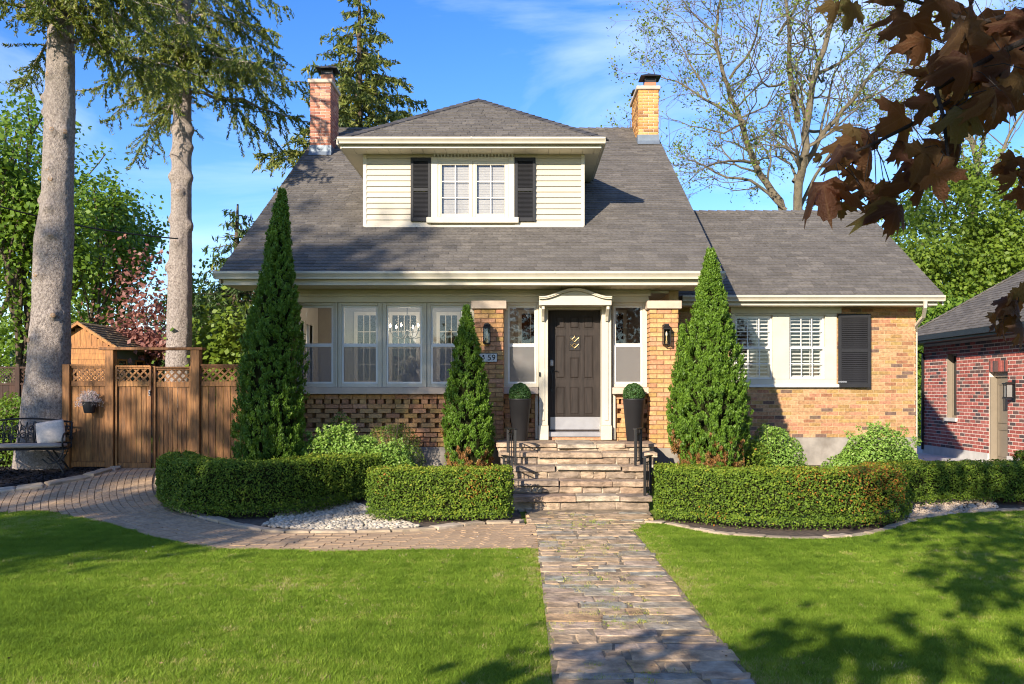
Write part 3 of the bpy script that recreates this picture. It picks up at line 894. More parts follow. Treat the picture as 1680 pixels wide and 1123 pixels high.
# ---- brickwork
BMESH = {}
def brick_mesh(L, H, dep, mat):
    k = (round(L, 3), round(H, 3), dep, mat.name)
    if k not in BMESH:
        b = MB()
        c = .003
        b.add([(0, 0, 0), (L, 0, 0), (L, 0, H), (0, 0, H), (c, -dep, c), (L - c, -dep, c), (L - c, -dep, H - c), (c, -dep, H - c)], [(4, 5, 6, 7), (0, 1, 5, 4), (1, 2, 6, 5), (2, 3, 7, 6), (3, 0, 4, 7)])
        BMESH[k] = b.mesh('brick'); BMESH[k].materials.append(mat)
    return BMESH[k]
def bricks(O, U, width, z0, z1, L, H, mat, rest, holes=(), joint=0.010, dep=0.008, parent=None, quota=None, pattern=None, darkp=None):
    """running bond on a vertical face from O along U; outward is U x Z turned to the viewer. rest collects the joined bricks."""
    U = Vector(U).normalized(); Nn = U.cross(Vector((0, 0, 1)))      # outward
    O = Vector(O)
    an = math.atan2(U.y, U.x)
    nrow = int((z1 - z0) / H + 1e-6)
    for j in range(nrow):
        za = z0 + j * H; zb = za + H - joint
        u = -(L / 2) * (j % 2) + random.uniform(-.006, .006)
        while u < width:
            a, b = max(u, 0), min(u + L - joint, width)
            u += L
            if b - a < 0.03: continue
            segs = [(a, b)]
            for h in holes:
                if zb > h[2] + .01 and za < h[3] - .01:
                    ns = []
                    for (p, q) in segs:
                        if q <= h[0] or p >= h[1]: ns.append((p, q)); continue
                        if p < h[0] - .02: ns.append((p, h[0]))
                        if q > h[1] + .02: ns.append((h[1], q))
                    segs = ns
            for (p, q) in segs:
                full = abs((q - p) - (L - joint)) < 1e-6
                d = dep + random.uniform(-.003, .004)
                if full and quota is not None and quota[0] > 0:
                    o = link('brick', brick_mesh(L - joint, H - joint, dep, mat), None, parent)
                    o.location = O + U * p + Vector((0, 0, za)) - Nn * random.uniform(-.002, .003)
                    o.rotation_euler = (random.uniform(-.004, .004), random.uniform(-.006, .006), an)
                    quota[0] -= 1
                    continue
                c = .003; t = random.random()
                def W(uu, nn, zz): return O + U * uu + Nn * nn + Vector((0, 0, zz))
                rest.add([W(p, 0, za), W(q, 0, za), W(q, 0, zb), W(p, 0, zb), W(p + c, d, za + c), W(q - c, d, za + c), W(q - c, d, zb - c), W(p + c, d, zb - c)],
                         [(4, 5, 6, 7), (0, 1, 5, 4), (1, 2, 6, 5), (2, 3, 7, 6), (3, 0, 4, 7)], t)

def wall_panel(mb, x0, x1, y0, y1, z0, z1, holes=()):
    """solid wall with rectangular openings (x0, x1, z0, z1), split so nothing overlaps"""
    xs = sorted({x0, x1, *[h[0] for h in holes], *[h[1] for h in holes]})
    for a, b in zip(xs[:-1], xs[1:]):
        cuts = sorted([(h[2], h[3]) for h in holes if h[0] < (a + b) / 2 < h[1]])
        z = z0
        for c0, c1 in cuts:
            if c0 > z: mb.box(a, b, y0, y1, z, c0)
            z = c1
        if z < z1: mb.box(a, b, y0, y1, z, z1)

quota = [0]
restbr = MB(); restpier = MB()

# porch levels
D0 = 15.30                                        # face of the porch wall
PF = 15.0                                         # face of the piers
zsill0, zsill1 = Z(647, 15.2), Z(636, 15.2)
zfr0, zfr1 = Z(635.5, D0), Z(497, D0)             # window band
zfound = Z(733, D0)
hd0, hd1 = zfr1, Z(476, D0)
ztop = EZ - .19

# piers: left corner, middle, right
def pier(px0, px1, q, left=None):
    x0 = X(px0, PF) if left is None else left
    x1 = X(px1, PF)
    zc0, zc1 = Z(507, PF), Z(494, PF)
    m = MB()
    m.box(x0 + .012, x1 - .012, PF + .012, D0 + .25, zfound - .005, zc0 - .001)
    o = m.obj('pier', DARKMORTAR, house)
    n = 5 if x1 - x0 < .55 else 6
    H = (zc0 - zfound) / round((zc0 - zfound) / .0755)
    L = (x1 - x0) / 2.0 if x1 - x0 < .55 else (x1 - x0) / 2.5
    bricks((x0 + .002, PF + .010, 0), (1, 0, 0), x1 - x0 - .004, zfound, zc0, L, H, PIERBRICK, restpier, joint=.011, dep=.012, parent=o, quota=q)
    bricks((x0 + .010, D0 + .2, 0), (0, -1, 0), D0 + .2 - PF - .012, zfound, zc0, .215, H, PIERBRICK, restpier, joint=.011, dep=.012)
    bricks((x1 - .010, PF + .012, 0), (0, 1, 0), D0 + .2 - PF, zfound, zc0, .215, H, PIERBRICK, restpier, joint=.011, dep=.012)
    c = MB()
    c.box(x0 - .045, x1 + .05, PF - .05, D0 + .1, zc0, zc1)
    c.obj('pier_cap', STONETRIM, house, bevel=.008)
    b = MB(); b.box(x0 - .02, x1 + .02, PF - .02, D0 + .24, -.05, zfound - .006)
    b.obj('pier_base', CONCRETE, house, bevel=.01)
    return x0, x1
p_left = pier(435, 480, [0], left=WL)
qa = [62]; p_mid = pier(778, 826, qa)
qb = [62]; p_right = pier(1066, 1113, qb)

# porch wall below the windows, with the open basket-work courses
def open_courses(x0, x1, quota):
    H = (zsill0 - zfound) / 11.0
    Lb = .235
    back = MB(); back.box(x0, x1, D0 + .11, D0 + .2, zfound - .01, zsill0)
    wl = back.obj('wall', DARKMORTAR, house)
    for j in range(11):
        za = zfound + j * H; zb = za + H - .010
        if j in (0, 1, 2, 3, 8, 10):            # plain bands; 3 and 10 stand proud
            pr = .022 if j in (3, 10) else 0.0
            u = x0 - (Lb / 2) * (j % 2)
            while u < x1:
                a, b = max(u, x0), min(u + Lb - .01, x1); u += Lb
                if b - a < .02: continue
                if quota[0] > 0 and abs(b - a - Lb + .01) < 1e-6:
                    mm = brick_mesh(Lb - .01, H - .01, .1, PIERBRICK)
                    o = link('brick', mm, None, wl); o.location = (a, D0 + .10 - pr + random.uniform(-.003, .003), za); quota[0] -= 1
                else:
                    restpier.box(a, b, D0 - pr + random.uniform(-.003, .003), D0 + .1, za, zb, random.random())
        elif j == 9:                              # dentil course: headers with gaps
            u = x0 + .02
            while u < x1 - .11:
                restpier.box(u, u + .105, D0 - .008, D0 + .1, za, zb, random.random()); u += .147
        else:                                      # stretchers with square holes between them
            u = x0 - (.147 * (j % 2)) + .02
            while u < x1:
                a, b = max(u, x0), min(u + .225, x1); u += .294
                if b - a < .03: continue
                if quota[0] > 0 and abs(b - a - .225) < 1e-6:
                    mm = brick_mesh(.225, H - .006, .1, PIERBRICK)
                    o = link('brick', mm, None, wl); o.location = (a, D0 + .10 + random.uniform(-.003, .003), za); quota[0] -= 1
                else:
                    restpier.box(a, b, D0 + random.uniform(-.003, .003), D0 + .1, za, zb + .004, random.random())
qc = [90]
open_courses(p_left[1] + .002, p_mid[0] - .002, qc)
open_courses(p_mid[1] + .002, X(886, D0), [0])
open_courses(X(1003, D0), p_right[0] - .002, [0])
tag(restpier.obj('brick', PIERBRICK, house), kind='stuff')
fd = MB()
fd.box(WL + .02, X(884, D0), D0 - .01, D0 + .28, -.1, zfound - .012)
fd.box(X(1005, D0), WR - .02, D0 - .01, D0 + .28, -.1, zfound - .012)
fd.obj('foundation', CONCRETE, house, bevel=.01)

# sills
def sill(px0, px1, q=15.14):
    s = MB(); s.box(X(px0, q), X(px1, q), q, D0 + .12, zsill0, zsill1)
    return s.obj('sill', STONETRIM, house, bevel=.008)
s = MB(); s.box(p_left[1] + .003, p_mid[0] - .003, 15.17, D0 + .12, zsill0, zsill1); s.obj('sill', STONETRIM, house, bevel=.008)
sill(822.5, 883); sill(1005, 1067)

# header boards, cornice and dentils over the windows
h = MB()
h.box(WL, p_right[0] + .02, D0 - .07, D0 + .12, Z(497, D0), Z(487, D0))
h.box(WL, p_right[0] + .05, D0 - .11, D0 + .12, Z(487, D0) + .001, Z(484, D0))
h.box(WL, p_right[0] + .06, D0 + .0, D0 + .12, Z(484, D0) + .001, ztop)
h.obj('header_board', CREAM, house, bevel=.004)
dn = MB()
x = WL + .02
while x < p_right[0]:
    dn.box(x, x + .035, D0 - .03, D0 - .002, Z(474.5, D0), Z(470.5, D0)); x += .07
dn.obj('dentil_trim', CREAM, house)

# windows -----------------------------------------------------------
def frame_boxes(mb, x0, x1, z0, z1, w, y0, y1):
    mb.box(x0, x0 + w, y0, y1, z0, z1); mb.box(x1 - w, x1, y0, y1, z0, z1)
    mb.box(x0 + w, x1 - w, y0, y1, z0, z0 + w); mb.box(x0 + w, x1 - w, y0, y1, z1 - w, z1)

def hung_window(x0, x1, z0, z1, y, zm, gx0, gx1, gz0, gz1, screen=True, nm='window'):
    """double-hung window: casing x0..x1, glass gx0..gx1 x gz0..gz1, meeting rail at zm"""
    f = MB()
    c = .03
    f.box(x0, gx0 - c, y, y + .1, z0, z1); f.box(gx1 + c, x1, y, y + .1, z0, z1)
    f.box(gx0 - c, gx1 + c, y, y + .1, z0, gz0 - c); f.box(gx0 - c, gx1 + c, y, y + .1, gz1 + c, z1)
    frame = f.obj(nm, CREAM, house, bevel=.004)
    s = MB()
    frame_boxes(s, gx0 - c + .002, gx1 + c - .002, zm + .012, gz1 + c - .002, c, y + .03, y + .06)
    s.obj('sash', WHITE, frame)
    s2 = MB()
    frame_boxes(s2, gx0 - c + .002, gx1 + c - .002, gz0 - c + .002, zm + .011, c, y + .012, y + .028)
    s2.box(gx0, gx1, y + .006, y + .011, zm - .014, zm + .010)
    s2.obj('sash', WHITE, frame)
    g = MB(); g.box(gx0, gx1, y + .044, y + .048, zm + .012, gz1); g.obj('pane', GLASS, frame)
    if screen:
        k = MB(); k.add([(gx0, y + .0195, gz0), (gx1, y + .0195, gz0), (gx1, y + .0195, zm), (gx0, y + .0195, zm)], [(0, 1, 2, 3)]); k.obj('screen', SCREEN, frame)
        g = MB(); g.box(gx0, gx1, y + .064, y + .068, gz0, zm + .01); g.obj('pane', GLASS, frame)
    return frame
zm = Z(568, D0); gz0, gz1 = Z(627, D0), Z(505, D0)
edges = [480, 553, 626, 699, 774]
glass = [(491, 544), (564, 617), (637, 690), (710, 757)]
for i in range(4):
    a = p_left[1] if i == 0 else X(edges[i], D0) + .012
    b = X(edges[i + 1], D0) - .012 if i < 3 else p_mid[0] - .004
    hung_window(a, b, zfr0, zfr1, D0 - .02, zm, X(glass[i][0], D0), X(glass[i][1], D0), gz0, gz1)
mu = MB()
for e in edges[1:4]: mu.box(X(e, D0) - .0115, X(e, D0) + .0115, D0 - .05, D0 + .08, zfr0, zfr1)
mu.obj('mullion', CREAM, house, bevel=.003)
hung_window(p_mid[1] + .004, X(884, D0) - .002, zfr0, zfr1, D0 - .02, zm, X(836, D0), X(880, D0) - .03, gz0, gz1)
hung_window(X(1004.5, D0), p_right[0] - .004, zfr0, zfr1, D0 - .02, zm, X(1007, D0) + .03, X(1051, D0), gz0, gz1)

# the front door and its surround ------------------------------------
DD0 = 15.42
zth = Z(717, 15.2)
dx0, dx1 = X(899.5, DD0), X(986.5, DD0)
dz0, dz1 = Z(708, DD0), Z(509.5, DD0)
def V2(px, py): return X(px, DD0), Z(py, DD0)
def door():
    d = MB()
    d.box(dx0, dx1, DD0, DD0 + .045, dz0, dz1)
    leaf = d.obj('door', DOORMAT, house, bevel=.004)
    rects = [(px0, px1, 518, 540) for px0, px1 in ((911, 928), (934, 951), (957, 974))]
    rects += [(911, 928, 550, 622), (957, 974, 550, 622), (934, 951, 586, 622)]
    rects += [(px0, px1, 634, 682) for px0, px1 in ((911, 928), (934, 951), (957, 974))]
    for (a, b, c, e) in rects:
        x0, z1 = V2(a, c); x1, z0 = V2(b, e)
        m = MB()
        w = .016
        # moulded rim, sunk field, raised middle
        frame_boxes(m, x0, x1, z0, z1, .012, DD0 - .010, DD0 - .0005)
        g = .034
        m.add([(x0 + w + .004, DD0 - .001, z0 + w + .004), (x1 - w - .004, DD0 - .001, z0 + w + .004), (x1 - w - .004, DD0 - .001, z1 - w - .004), (x0 + w + .004, DD0 - .001, z1 - w - .004),
               (x0 + g, DD0 - .012, z0 + g), (x1 - g, DD0 - .012, z0 + g), (x1 - g, DD0 - .012, z1 - g), (x0 + g, DD0 - .012, z1 - g)],
              [(4, 5, 6, 7), (0, 1, 5, 4), (1, 2, 6, 5), (2, 3, 7, 6), (3, 0, 4, 7)])
        m.obj('door_panel', DOORMAT, leaf)
    x0, z1 = V2(933.5, 550); x1, z0 = V2(951.5, 575)
    m = MB(); m.box(x0, x1, DD0 - .003, DD0 - .0005, z0, z1); m.obj('pane', IRON, leaf)
    m = MB(); frame_boxes(m, x0, x1, z0, z1, .012, DD0 - .014, DD0 - .0035); m.obj('window_rim', DOORMAT, leaf)
    m = MB()
    xc = (x0 + x1) / 2
    for k in range(2):
        zc = z0 + (z1 - z0) * (.29 + .42 * k)
        r = .042
        pts = [(xc, DD0 - .012, zc + r), (xc + r, DD0 - .012, zc), (xc, DD0 - .012, zc - r), (xc - r, DD0 - .012, zc), (xc, DD0 - .012, zc + r)]
        for a, b in zip(pts[:-1], pts[1:]): m.tube([a, b], .008, 6)
        for sx, sz in ((1, 0), (-1, 0)):
            m.tube([(xc + sx * r, DD0 - .012, zc), (xc + sx * .075, DD0 - .012, zc + .03)], .004, 5)
            m.tube([(xc + sx * r, DD0 - .012, zc), (xc + sx * .075, DD0 - .012, zc - .03)], .004, 5)
    m.tube([(xc, DD0 - .012, z1 - .013), (xc, DD0 - .012, z1 - .05)], .004, 5)
    m.obj('grille', BRASS, leaf)
    x0, z1 = V2(903, 684.5); x1, z0 = V2(985, 705)
    m = MB(); m.box(x0, x1, DD0 - .004, DD0 - .0005, z0, z1); m.obj('kick_plate', STEEL, leaf, bevel=.001)
    xc, zc = V2(905, 596)
    m = MB()
    m.box(xc - .03, xc + .03, DD0 - .03, DD0 - .0005, zc - .055, zc + .055)
    m.obj('door_lock', STEEL, leaf, bevel=.012)
    m = MB()
    xa, za = V2(906, 612); xb, zb = V2(906, 638)
    m.tube([(xa, DD0 - .001, za), (xa, DD0 - .05, za - .01), (xa, DD0 - .06, (za + zb) / 2), (xa, DD0 - .05, zb + .01), (xa, DD0 - .001, zb)], .011, 8)
    m.box(xa - .022, xa + .022, DD0 - .01, DD0 - .0005, za - .03, za + .05)
    m.box(xa - .018, xa + .018, DD0 - .01, DD0 - .0005, zb - .05, zb + .02)
    m.tube([(xa + .0, DD0 - .012, za + .03), (xa + .07, DD0 - .04, za + .03), (xa + .1, DD0 - .04, za + .02)], .008, 6)
    m.obj('handle', IRON, leaf)
door()
m = MB(); m.box(X(898, 15.3), X(989, 15.3), 15.22, DD0 + .06, Z(717, 15.25), dz0 - .001); m.obj('threshold', STEEL, house, bevel=.006)
m = MB(); m.box(X(899, 15.3), X(988, 15.3), 15.25, DD0 + .06, .87, Z(717, 15.25) - .002); m.obj('threshold_brick', PIERBRICK, house)
sr = MB()
for (a, b, a2, b2) in ((884.5, 899, 883.5, 900), (987, 1003, 986, 1004)):
    sr.box(X(a, 15.16), X(b, 15.16), 15.16, 15.6, .90 + .22, Z(500, 15.16))
    sr.box(X(a2, 15.13), X(b2, 15.13), 15.13, 15.6, .88, .90 + .219)
    sr.box(X(a + 5, 15.14), X(b - 5, 15.14), 15.145, 15.159, .90 + .3, Z(520, 15.16))
sr.box(X(899, 15.3), X(987, 15.3), 15.24, 15.6, dz1 + .002, Z(500, 15.3))
sr.box(X(1004.6, 15.24), X(1010, 15.24), 15.24, 15.29, .88, zsill0 - .001)
sr.box(X(878, 15.24), X(883, 15.24), 15.24, 15.29, .88, zsill0 - .001)
sr.obj('door_surround', CREAM, house, bevel=.005)
# arched canopy: board with an ogee top, moulding bent over it
def canopy():
    y0, y1 = 14.86, 15.2
    pts = []
    for k in range(25):
        u = k / 24
        px = 884.5 + (1003.5 - 884.5) * u
        lift = 0.5 - 0.5 * math.cos(2 * math.pi * min(1, max(0, (u - .06) / .88)))
        pts.append((X(px, y0), Z(491.5 - 13.5 * lift ** .85, y0)))
    zb = Z(501, y0)
    b = MB()
    b.prism_y([(pts[0][0], zb)] + [(pts[-1][0], zb)] + pts[::-1], y0, y1)
    c = b.obj('canopy', CREAM, house, fix=True, bevel=.004)
    m = MB()
    n = len(pts)
    vs = []
    for (x, z), e in zip(pts, range(n)):
        vs += [(x, y0 - .05, z + .004), (x, y0 - .05, z + .022), (x, y0 - .065, z + .024), (x, y0 - .065, z + .046), (x, y1, z + .046), (x, y1, z + .004)]
    f = []
    for i in range(n - 1):
        for k in range(6):
            k2 = (k + 1) % 6
            f.append((i * 6 + k, i * 6 + k2, (i + 1) * 6 + k2, (i + 1) * 6 + k))
    f += [tuple(range(6)), tuple(range((n - 1) * 6, n * 6))]
    m.add(vs, f)
    m.obj('moulding', CREAM, c, fix=True)
    for px in (891, 997):
        k = MB()
        x = X(px, 14.95)
        k.prism_x([(14.9, zb - .001), (15.15, zb - .001), (15.15, zb - .24), (15.11, zb - .24), (15.06, zb - .17), (14.98, zb - .11), (14.9, zb - .06)], x - .022, x + .022)
        k.obj('bracket', CREAM, c, fix=True)
canopy()
m = MB(); m.box(X(884, 15.14), X(886.8, 15.14), 15.135, 15.159, Z(618, 15.15), Z(611, 15.15)); m.obj('doorbell', IRON, house)

# porch room behind the windows -------------------------------------
RB = 18.2
rm = MB()
rm.box(WL + .16, WR - .16, RB, RB + .1, .88, 3.34)
rm.obj('wall', INTERIOR, house)
rm = MB(); rm.box(WL + .16, WR - .16, D0 + .13, RB - .001, .80, .88); rm.obj('floor', INTFLOOR, house)
rm = MB(); rm.box(WL + .16, WR - .16, D0 + .13, RB - .001, 3.34, 3.38); rm.obj('ceiling', WHITE, house)
def inner_window(px0, px1, py0, py1, nx, nz, d=RB):
    x0, x1, z0, z1 = X(px0, d), X(px1, d), Z(py1, d), Z(py0, d)
    f = MB(); frame_boxes(f, x0 - .07, x1 + .07, z0 - .07, z1 + .07, .07, d - .03, d - .001)
    fr = f.obj('inner_window', WHITE, house)
    g = MB(); g.box(x0, x1, d - .012, d - .004, z0, z1); g.obj('pane', DARKGLASS, fr)
    m = MB()
    for i in range(1, nx): m.box(x0 + (x1 - x0) * i / nx - .010, x0 + (x1 - x0) * i / nx + .010, d - .022, d - .013, z0, z1)
    for i in range(1, nz): m.box(x0, x1, d - .021, d - .0135, z0 + (z1 - z0) * i / nz - .010, z0 + (z1 - z0) * i / nz + .010)
    m.obj('muntin', WHITE, fr)
inner_window(587, 617, 518, 625, 3, 4)
inner_window(644, 683, 518, 625, 4, 4)
inner_window(722, 750, 518, 625, 3, 4)
inner_window(856, 885, 515, 640, 2, 2)
inner_window(1000, 1022, 515, 640, 2, 2)

# gable walls and the rest of the body ------------------------------
gb = MB()
# left: porch part with three tall side windows
side_holes = [(15.75 + .72 * i, 16.27 + .72 * i, 1.45, 2.95) for i in range(3)]
def side_wall(x0, x1, holes):
    ys = sorted({D0 + .1, RB, *[h[0] for h in holes], *[h[1] for h in holes]})
    for a, b in zip(ys[:-1], ys[1:]):
        hh = [h for h in holes if h[0] < (a + b) / 2 < h[1]]
        z = -.1
        for h in hh:
            gb.box(x0, x1, a, b, z, h[2]); z = h[3]
        gb.box(x0, x1, a, b, z, 3.36)
side_wall(WL, WL + .15, side_holes)
side_wall(WR - .15, WR, [])
for x0, x1 in ((WL, WL + .15), (WR - .15, WR)):
    gb.prism_x([(D0 + .1, 3.361), (RB, 3.361), (RB, zr(RB) - .17), (D0 + .1, zr(D0 + .1) - .17)], x0, x1)
    gb.prism_x([(RB + .001, -.1), (28.5, -.1), (28.5, zr(2 * RD - 28.5) - .17), (RD, RZ - .17), (RB + .001, zr(RB) - .17)], x0, x1)
gb.box(WL + .15, WR - .15, 28.3, 28.5, -.1, 4.0)
gb.obj('wall', MORTAR, house, fix=True)
ln = MB()
ys = sorted({D0 + .13, RB - .002, *[h[0] - .06 for h in side_holes], *[h[1] + .06 for h in side_holes]})
for a, b in zip(ys[:-1], ys[1:]):
    hh = [h for h in side_holes if h[0] - .07 < (a + b) / 2 < h[1] + .07]
    z = .88
    for h in hh:
        ln.box(WL + .152, WL + .158, a, b, z, h[2] - .06); z = h[3] + .06
    ln.box(WL + .152, WL + .158, a, b, z, 3.335)
ln.obj('wall', WHITE, house)
fr = MB()
for (a, b, c, d) in side_holes:
    for z0, z1, y0, y1 in ((c, d, a - .06, a), (c, d, b, b + .06), (c - .06, c, a - .06, b + .06), (d, d + .06, a - .06, b + .06), (c, d, (a + b) / 2 - .02, (a + b) / 2 + .02)):
        fr.box(WL - .012, WL + .165, y0, y1, z0, z1)
fr.obj('side_window_frame', WHITE, house)
sh_holes = [(a - WL, b, c, d) for a, b, c, d in []]
sb = MB()
bricks((WL - .001, 28.5, 0), (0, -1, 0), 28.5 - D0 - .25, .2, 3.3, .21, .0677, BRICK, sb, holes=[(28.5 - h[1] - .06, 28.5 - h[0] + .06, h[2] - .06, h[3] + .06) for h in side_holes])
bricks((WR + .001, D0 + .25, 0), (0, 1, 0), 16.66 - D0 - .25, .2, 3.3, .21, .0677, BRICK, sb)
# gable triangles, course by course
for xx, U in ((WL - .001, -1), (WR + .001, 1)):
    for j in range(65):
        z = 3.3 + j * .0677
        half = (RZ - .25 - z) / SL
        if half < .2: break
        y0, y1 = max(RD - half, D0 + .3), min(RD + half, 28.4)
        if U < 0: bricks((xx, y1, 0), (0, -1, 0), y1 - y0, z, z + .068, .21, .0677, BRICK, sb)
        else: bricks((xx, y0, 0), (0, 1, 0), y1 - y0, z, z + .068, .21, .0677, BRICK, sb)

# ---- the wing -----------------------------------------------------
WD = 16.67
WX = X(1503, WD)
wz_f = Z(718, WD)
wtop = Z(500, WD)
wh = (X(1198, WD), X(1372, WD), Z(635, WD), Z(515, WD))
ww = MB()
wall_panel(ww, WR - .05, WX - .012, WD + .010, WD + .2, wz_f, wtop + .1, [wh])
ww.box(WX - .16, WX - .012, WD + .201, 23.0, wz_f, wtop + .1)
ww.box(WR, WX - .161, 22.8, 23.0, wz_f, wtop + .1)
wwo = ww.obj('wall', MORTAR, house)
nrow = round((wtop - wz_f) / .0677)
HB = (wtop - wz_f) / nrow
wq = [226 - (62 - qa[0]) - (62 - qb[0]) - (90 - qc[0])]
bricks((WR - .04, WD + .010, 0), (1, 0, 0), WX - WR + .04, wz_f, wtop, .212, HB, BRICK, sb, holes=[(wh[0] - WR + .04, wh[1] - WR + .04, wh[2], wh[3])], joint=.008, dep=.007, parent=wwo, quota=wq)
bricks((WX - .012, WD + .012, 0), (0, 1, 0), 23 - WD, wz_f, wtop, .212, HB, BRICK, sb, joint=.008, dep=.012)
tag(sb.obj('brick', BRICK, house), kind='stuff')
m = MB()
m.box(WR - .05, WX + .012, WD - .02, WD + .22, -.2, wz_f - .001); m.box(WX - .2, WX + .012, WD + .221, 23.05, -.2, wz_f - .001)
m.obj('foundation', CONCRETE, house, bevel=.008)
# gable end of the wing
WED, WEZ, WRD = 16.2, Z(486, 16.2), 19.9
WRZ = WEZ + .6 * (WRD - WED)
WXR = 7.50
m = MB(); m.prism_x([(WD + .02, wtop + .1), (23.0, wtop + .1), (WRD, WRZ - .3)], WX - .15, WX - .02); m.obj('wall', SIDING, house, fix=True)
m = MB()
m.prism_x([(WED, WEZ), (WRD, WRZ), (2 * WRD - WED, WEZ), (2 * WRD - WED, WEZ - .08), (WRD, WRZ - .1), (WED, WEZ - .08)], WR + .005, WXR - .02)
wroof = m.obj('roof', SHINGLE, house, fix=True)
sw = MB()
wl = (WRD - WED) * math.hypot(1, .6)
shingles((WR + .01, WED - .03, WEZ - .018), (1, 0, 0), (0, 1, .6), [[(0, 0), (WXR - WR, 0), (WXR - WR, wl), (0, wl)]], sw, SHINGLE)
shingles((WXR, 2 * WRD - WED + .03, WEZ - .018), (-1, 0, 0), (0, -1, .6), [[(0, 0), (WXR - WR, 0), (WXR - WR, wl), (0, wl)]], sw, SHINGLE, expo=.2, tab=.6)
caps(sw, (WR + .02, WRD, WRZ + .01), (WXR, WRD, WRZ + .01), drop=.55)
tag(sw.obj('shingle', SHINGLE, wroof), kind='stuff')
m = MB(); m.prism_x([(WED + .05, WEZ - .02), (WRD, WRZ - .05), (2 * WRD - WED, WEZ - .05), (2 * WRD - WED, WEZ - .2), (WRD, WRZ - .2), (WED + .05, WEZ - .16)], WXR - .02, WXR + .008); m.obj('rake_board', CREAM, house, fix=True)
gutter(XR - .35, X(1552, 16.1), WED + .03, WEZ + .004, house, h=.10)
m = MB(); m.box(WR + .02, X(1540, 16.2), WED + .06, WED + .085, Z(502, 16.3), WEZ - .02); m.box(WR + .02, X(1540, 16.2), WED + .042, WED + .06, Z(502, 16.3), Z(498, 16.3)); m.obj('fascia', CREAM, house, bevel=.003)
soffit_boards(WR + .02, X(1540, 16.2), WED + .09, WD - .002, Z(502, 16.3) + .004, house)
# wing windows
def wing_windows():
    x0, x1, z0, z1 = wh
    y = WD - .03
    ops = [(X(1206, WD), X(1267, WD)), (X(1294.5, WD), X(1353, WD))]
    oz0, oz1 = Z(622.5, WD), Z(517.5, WD)
    f = MB()
    xs = [x0] + [v for o in ops for v in o] + [x1]
    for i in range(0, 6, 2): f.box(xs[i], xs[i + 1], y, WD + .1, oz0, z1)
    f.box(x0, x1, y, WD + .1, z0 + .045, oz0 - .001); f.box(ops[0][0], ops[0][1], y, WD + .1, oz1, z1); f.box(ops[1][0], ops[1][1], y, WD + .1, oz1, z1)
    f.obj('window_casing', CREAM, house, bevel=.004)
    m = MB(); m.box(x0 - .03, x1 + .03, y - .05, WD + .05, z0 - .01, z0 + .044); m.obj('sill', WHITE, house, bevel=.006)
    m = MB(); m.box(x0 + .0, x1 + .08, y - .02, WD + .02, z1 + .001, Z(503, WD)); m.obj('header_board', CREAM, house, bevel=.004)
    for (a, b) in ops:
        zmid = Z(571, WD)
        fr = MB()
        frame_boxes(fr, a + .002, b - .002, zmid - .012, oz1 - .002, .032, y + .06, y + .085)
        frame_boxes(fr, a + .002, b - .002, oz0 + .002, zmid + .012, .032, y + .03, y + .055)
        fo = fr.obj('window', WHITE, house, bevel=.002)
        m = MB(); m.box(a + .032, b - .032, y + .070, y + .074, zmid, oz1 - .03); m.box(a + .032, b - .032, y + .040, y + .044, oz0 + .03, zmid - .015); m.obj('pane', GLASS, fo)
        m = MB()
        for k in (1, 2):
            xx = a + .03 + (b - a - .06) * k / 3
            m.box(xx - .009, xx + .009, y + .062, y + .069, zmid + .021, oz1 - .035); m.box(xx - .009, xx + .009, y + .032, y + .039, oz0 + .036, zmid - .021)
        for z in ((zmid + oz1) / 2, ):
            m.box(a + .03, b - .03, y + .063, y + .068, z - .008, z + .008)
        z = (zmid + oz0) / 2
        m.box(a + .03, b - .03, y + .033, y + .038, z - .008, z + .008)
        m.obj('muntin', WHITE, fo)
        sl = MB(); sl.box(-(b - a) / 2 + .05, (b - a) / 2 - .05, -.028, .028, -.004, .004)
        me = sl.mesh('slat'); me.materials.append(WHITE)
        z = oz0 + .06
        while z < oz1 - .03:
            o = link('slat', me, None, fo); o.location = ((a + b) / 2, y + .15, z); o.rotation_euler = (R(22), 0, 0)
            z += .068
        m = MB()
        frame_boxes(m, a + .004, b - .004, oz0 + .004, oz1 - .004, .045, y + .105, y + .2)
        m.tube([((a + b) / 2 + .08, y + .108, oz0 + .05), ((a + b) / 2 + .08, y + .108, oz1 - .05)], .006, 6)
        m.obj('blind_frame', WHITE, fo)
    m = MB(); m.box(x0 - .3, x1 + .3, WD + 1.6, WD + 1.62, z0 - .5, z1 + .4); m.obj('room_backing', INTFLOOR, house)  # dark backing sheet: the unlit room's shade put into its colour
wing_windows()
def shutter(x0, x1, z0, z1, y, n, yaw=0.0, mid=True):
    f = MB()
    wd = x1 - x0; ht = z1 - z0
    fw = min(.055, wd * .14)
    f.box(0, fw, 0, .032, 0, ht); f.box(wd - fw, wd, 0, .032, 0, ht)
    f.box(fw, wd - fw, 0, .032, 0, fw * 1.3); f.box(fw, wd - fw, 0, .032, ht - fw * 1.3, ht)
    if mid: f.box(fw, wd - fw, 0, .032, ht / 2 - fw * .6, ht / 2 + fw * .6)
    f.box(fw, wd - fw, .03, .033, fw * 1.3, ht - fw * 1.3)
    o = f.obj('shutter', BLACKWOOD, house, bevel=.003)
    o.location = (x0, y, z0); o.rotation_euler = (0, 0, yaw)
    s = MB(); s.box(0, wd - 2 * fw - .004, -.002, .006, -(ht / n) * .55, (ht / n) * .55)
    me = s.mesh('louvre'); me.materials.append(BLACKWOOD)
    lo, hi = fw * 1.3, ht - fw * 1.3
    for k in range(n):
        z = lo + (hi - lo) * (k + .5) / n
        if mid and abs(z - ht / 2) < fw * .75: continue
        c = link('louvre', me, None, o); c.location = (fw + .002, .014, z); c.rotation_euler = (R(-32), 0, 0)
    return o
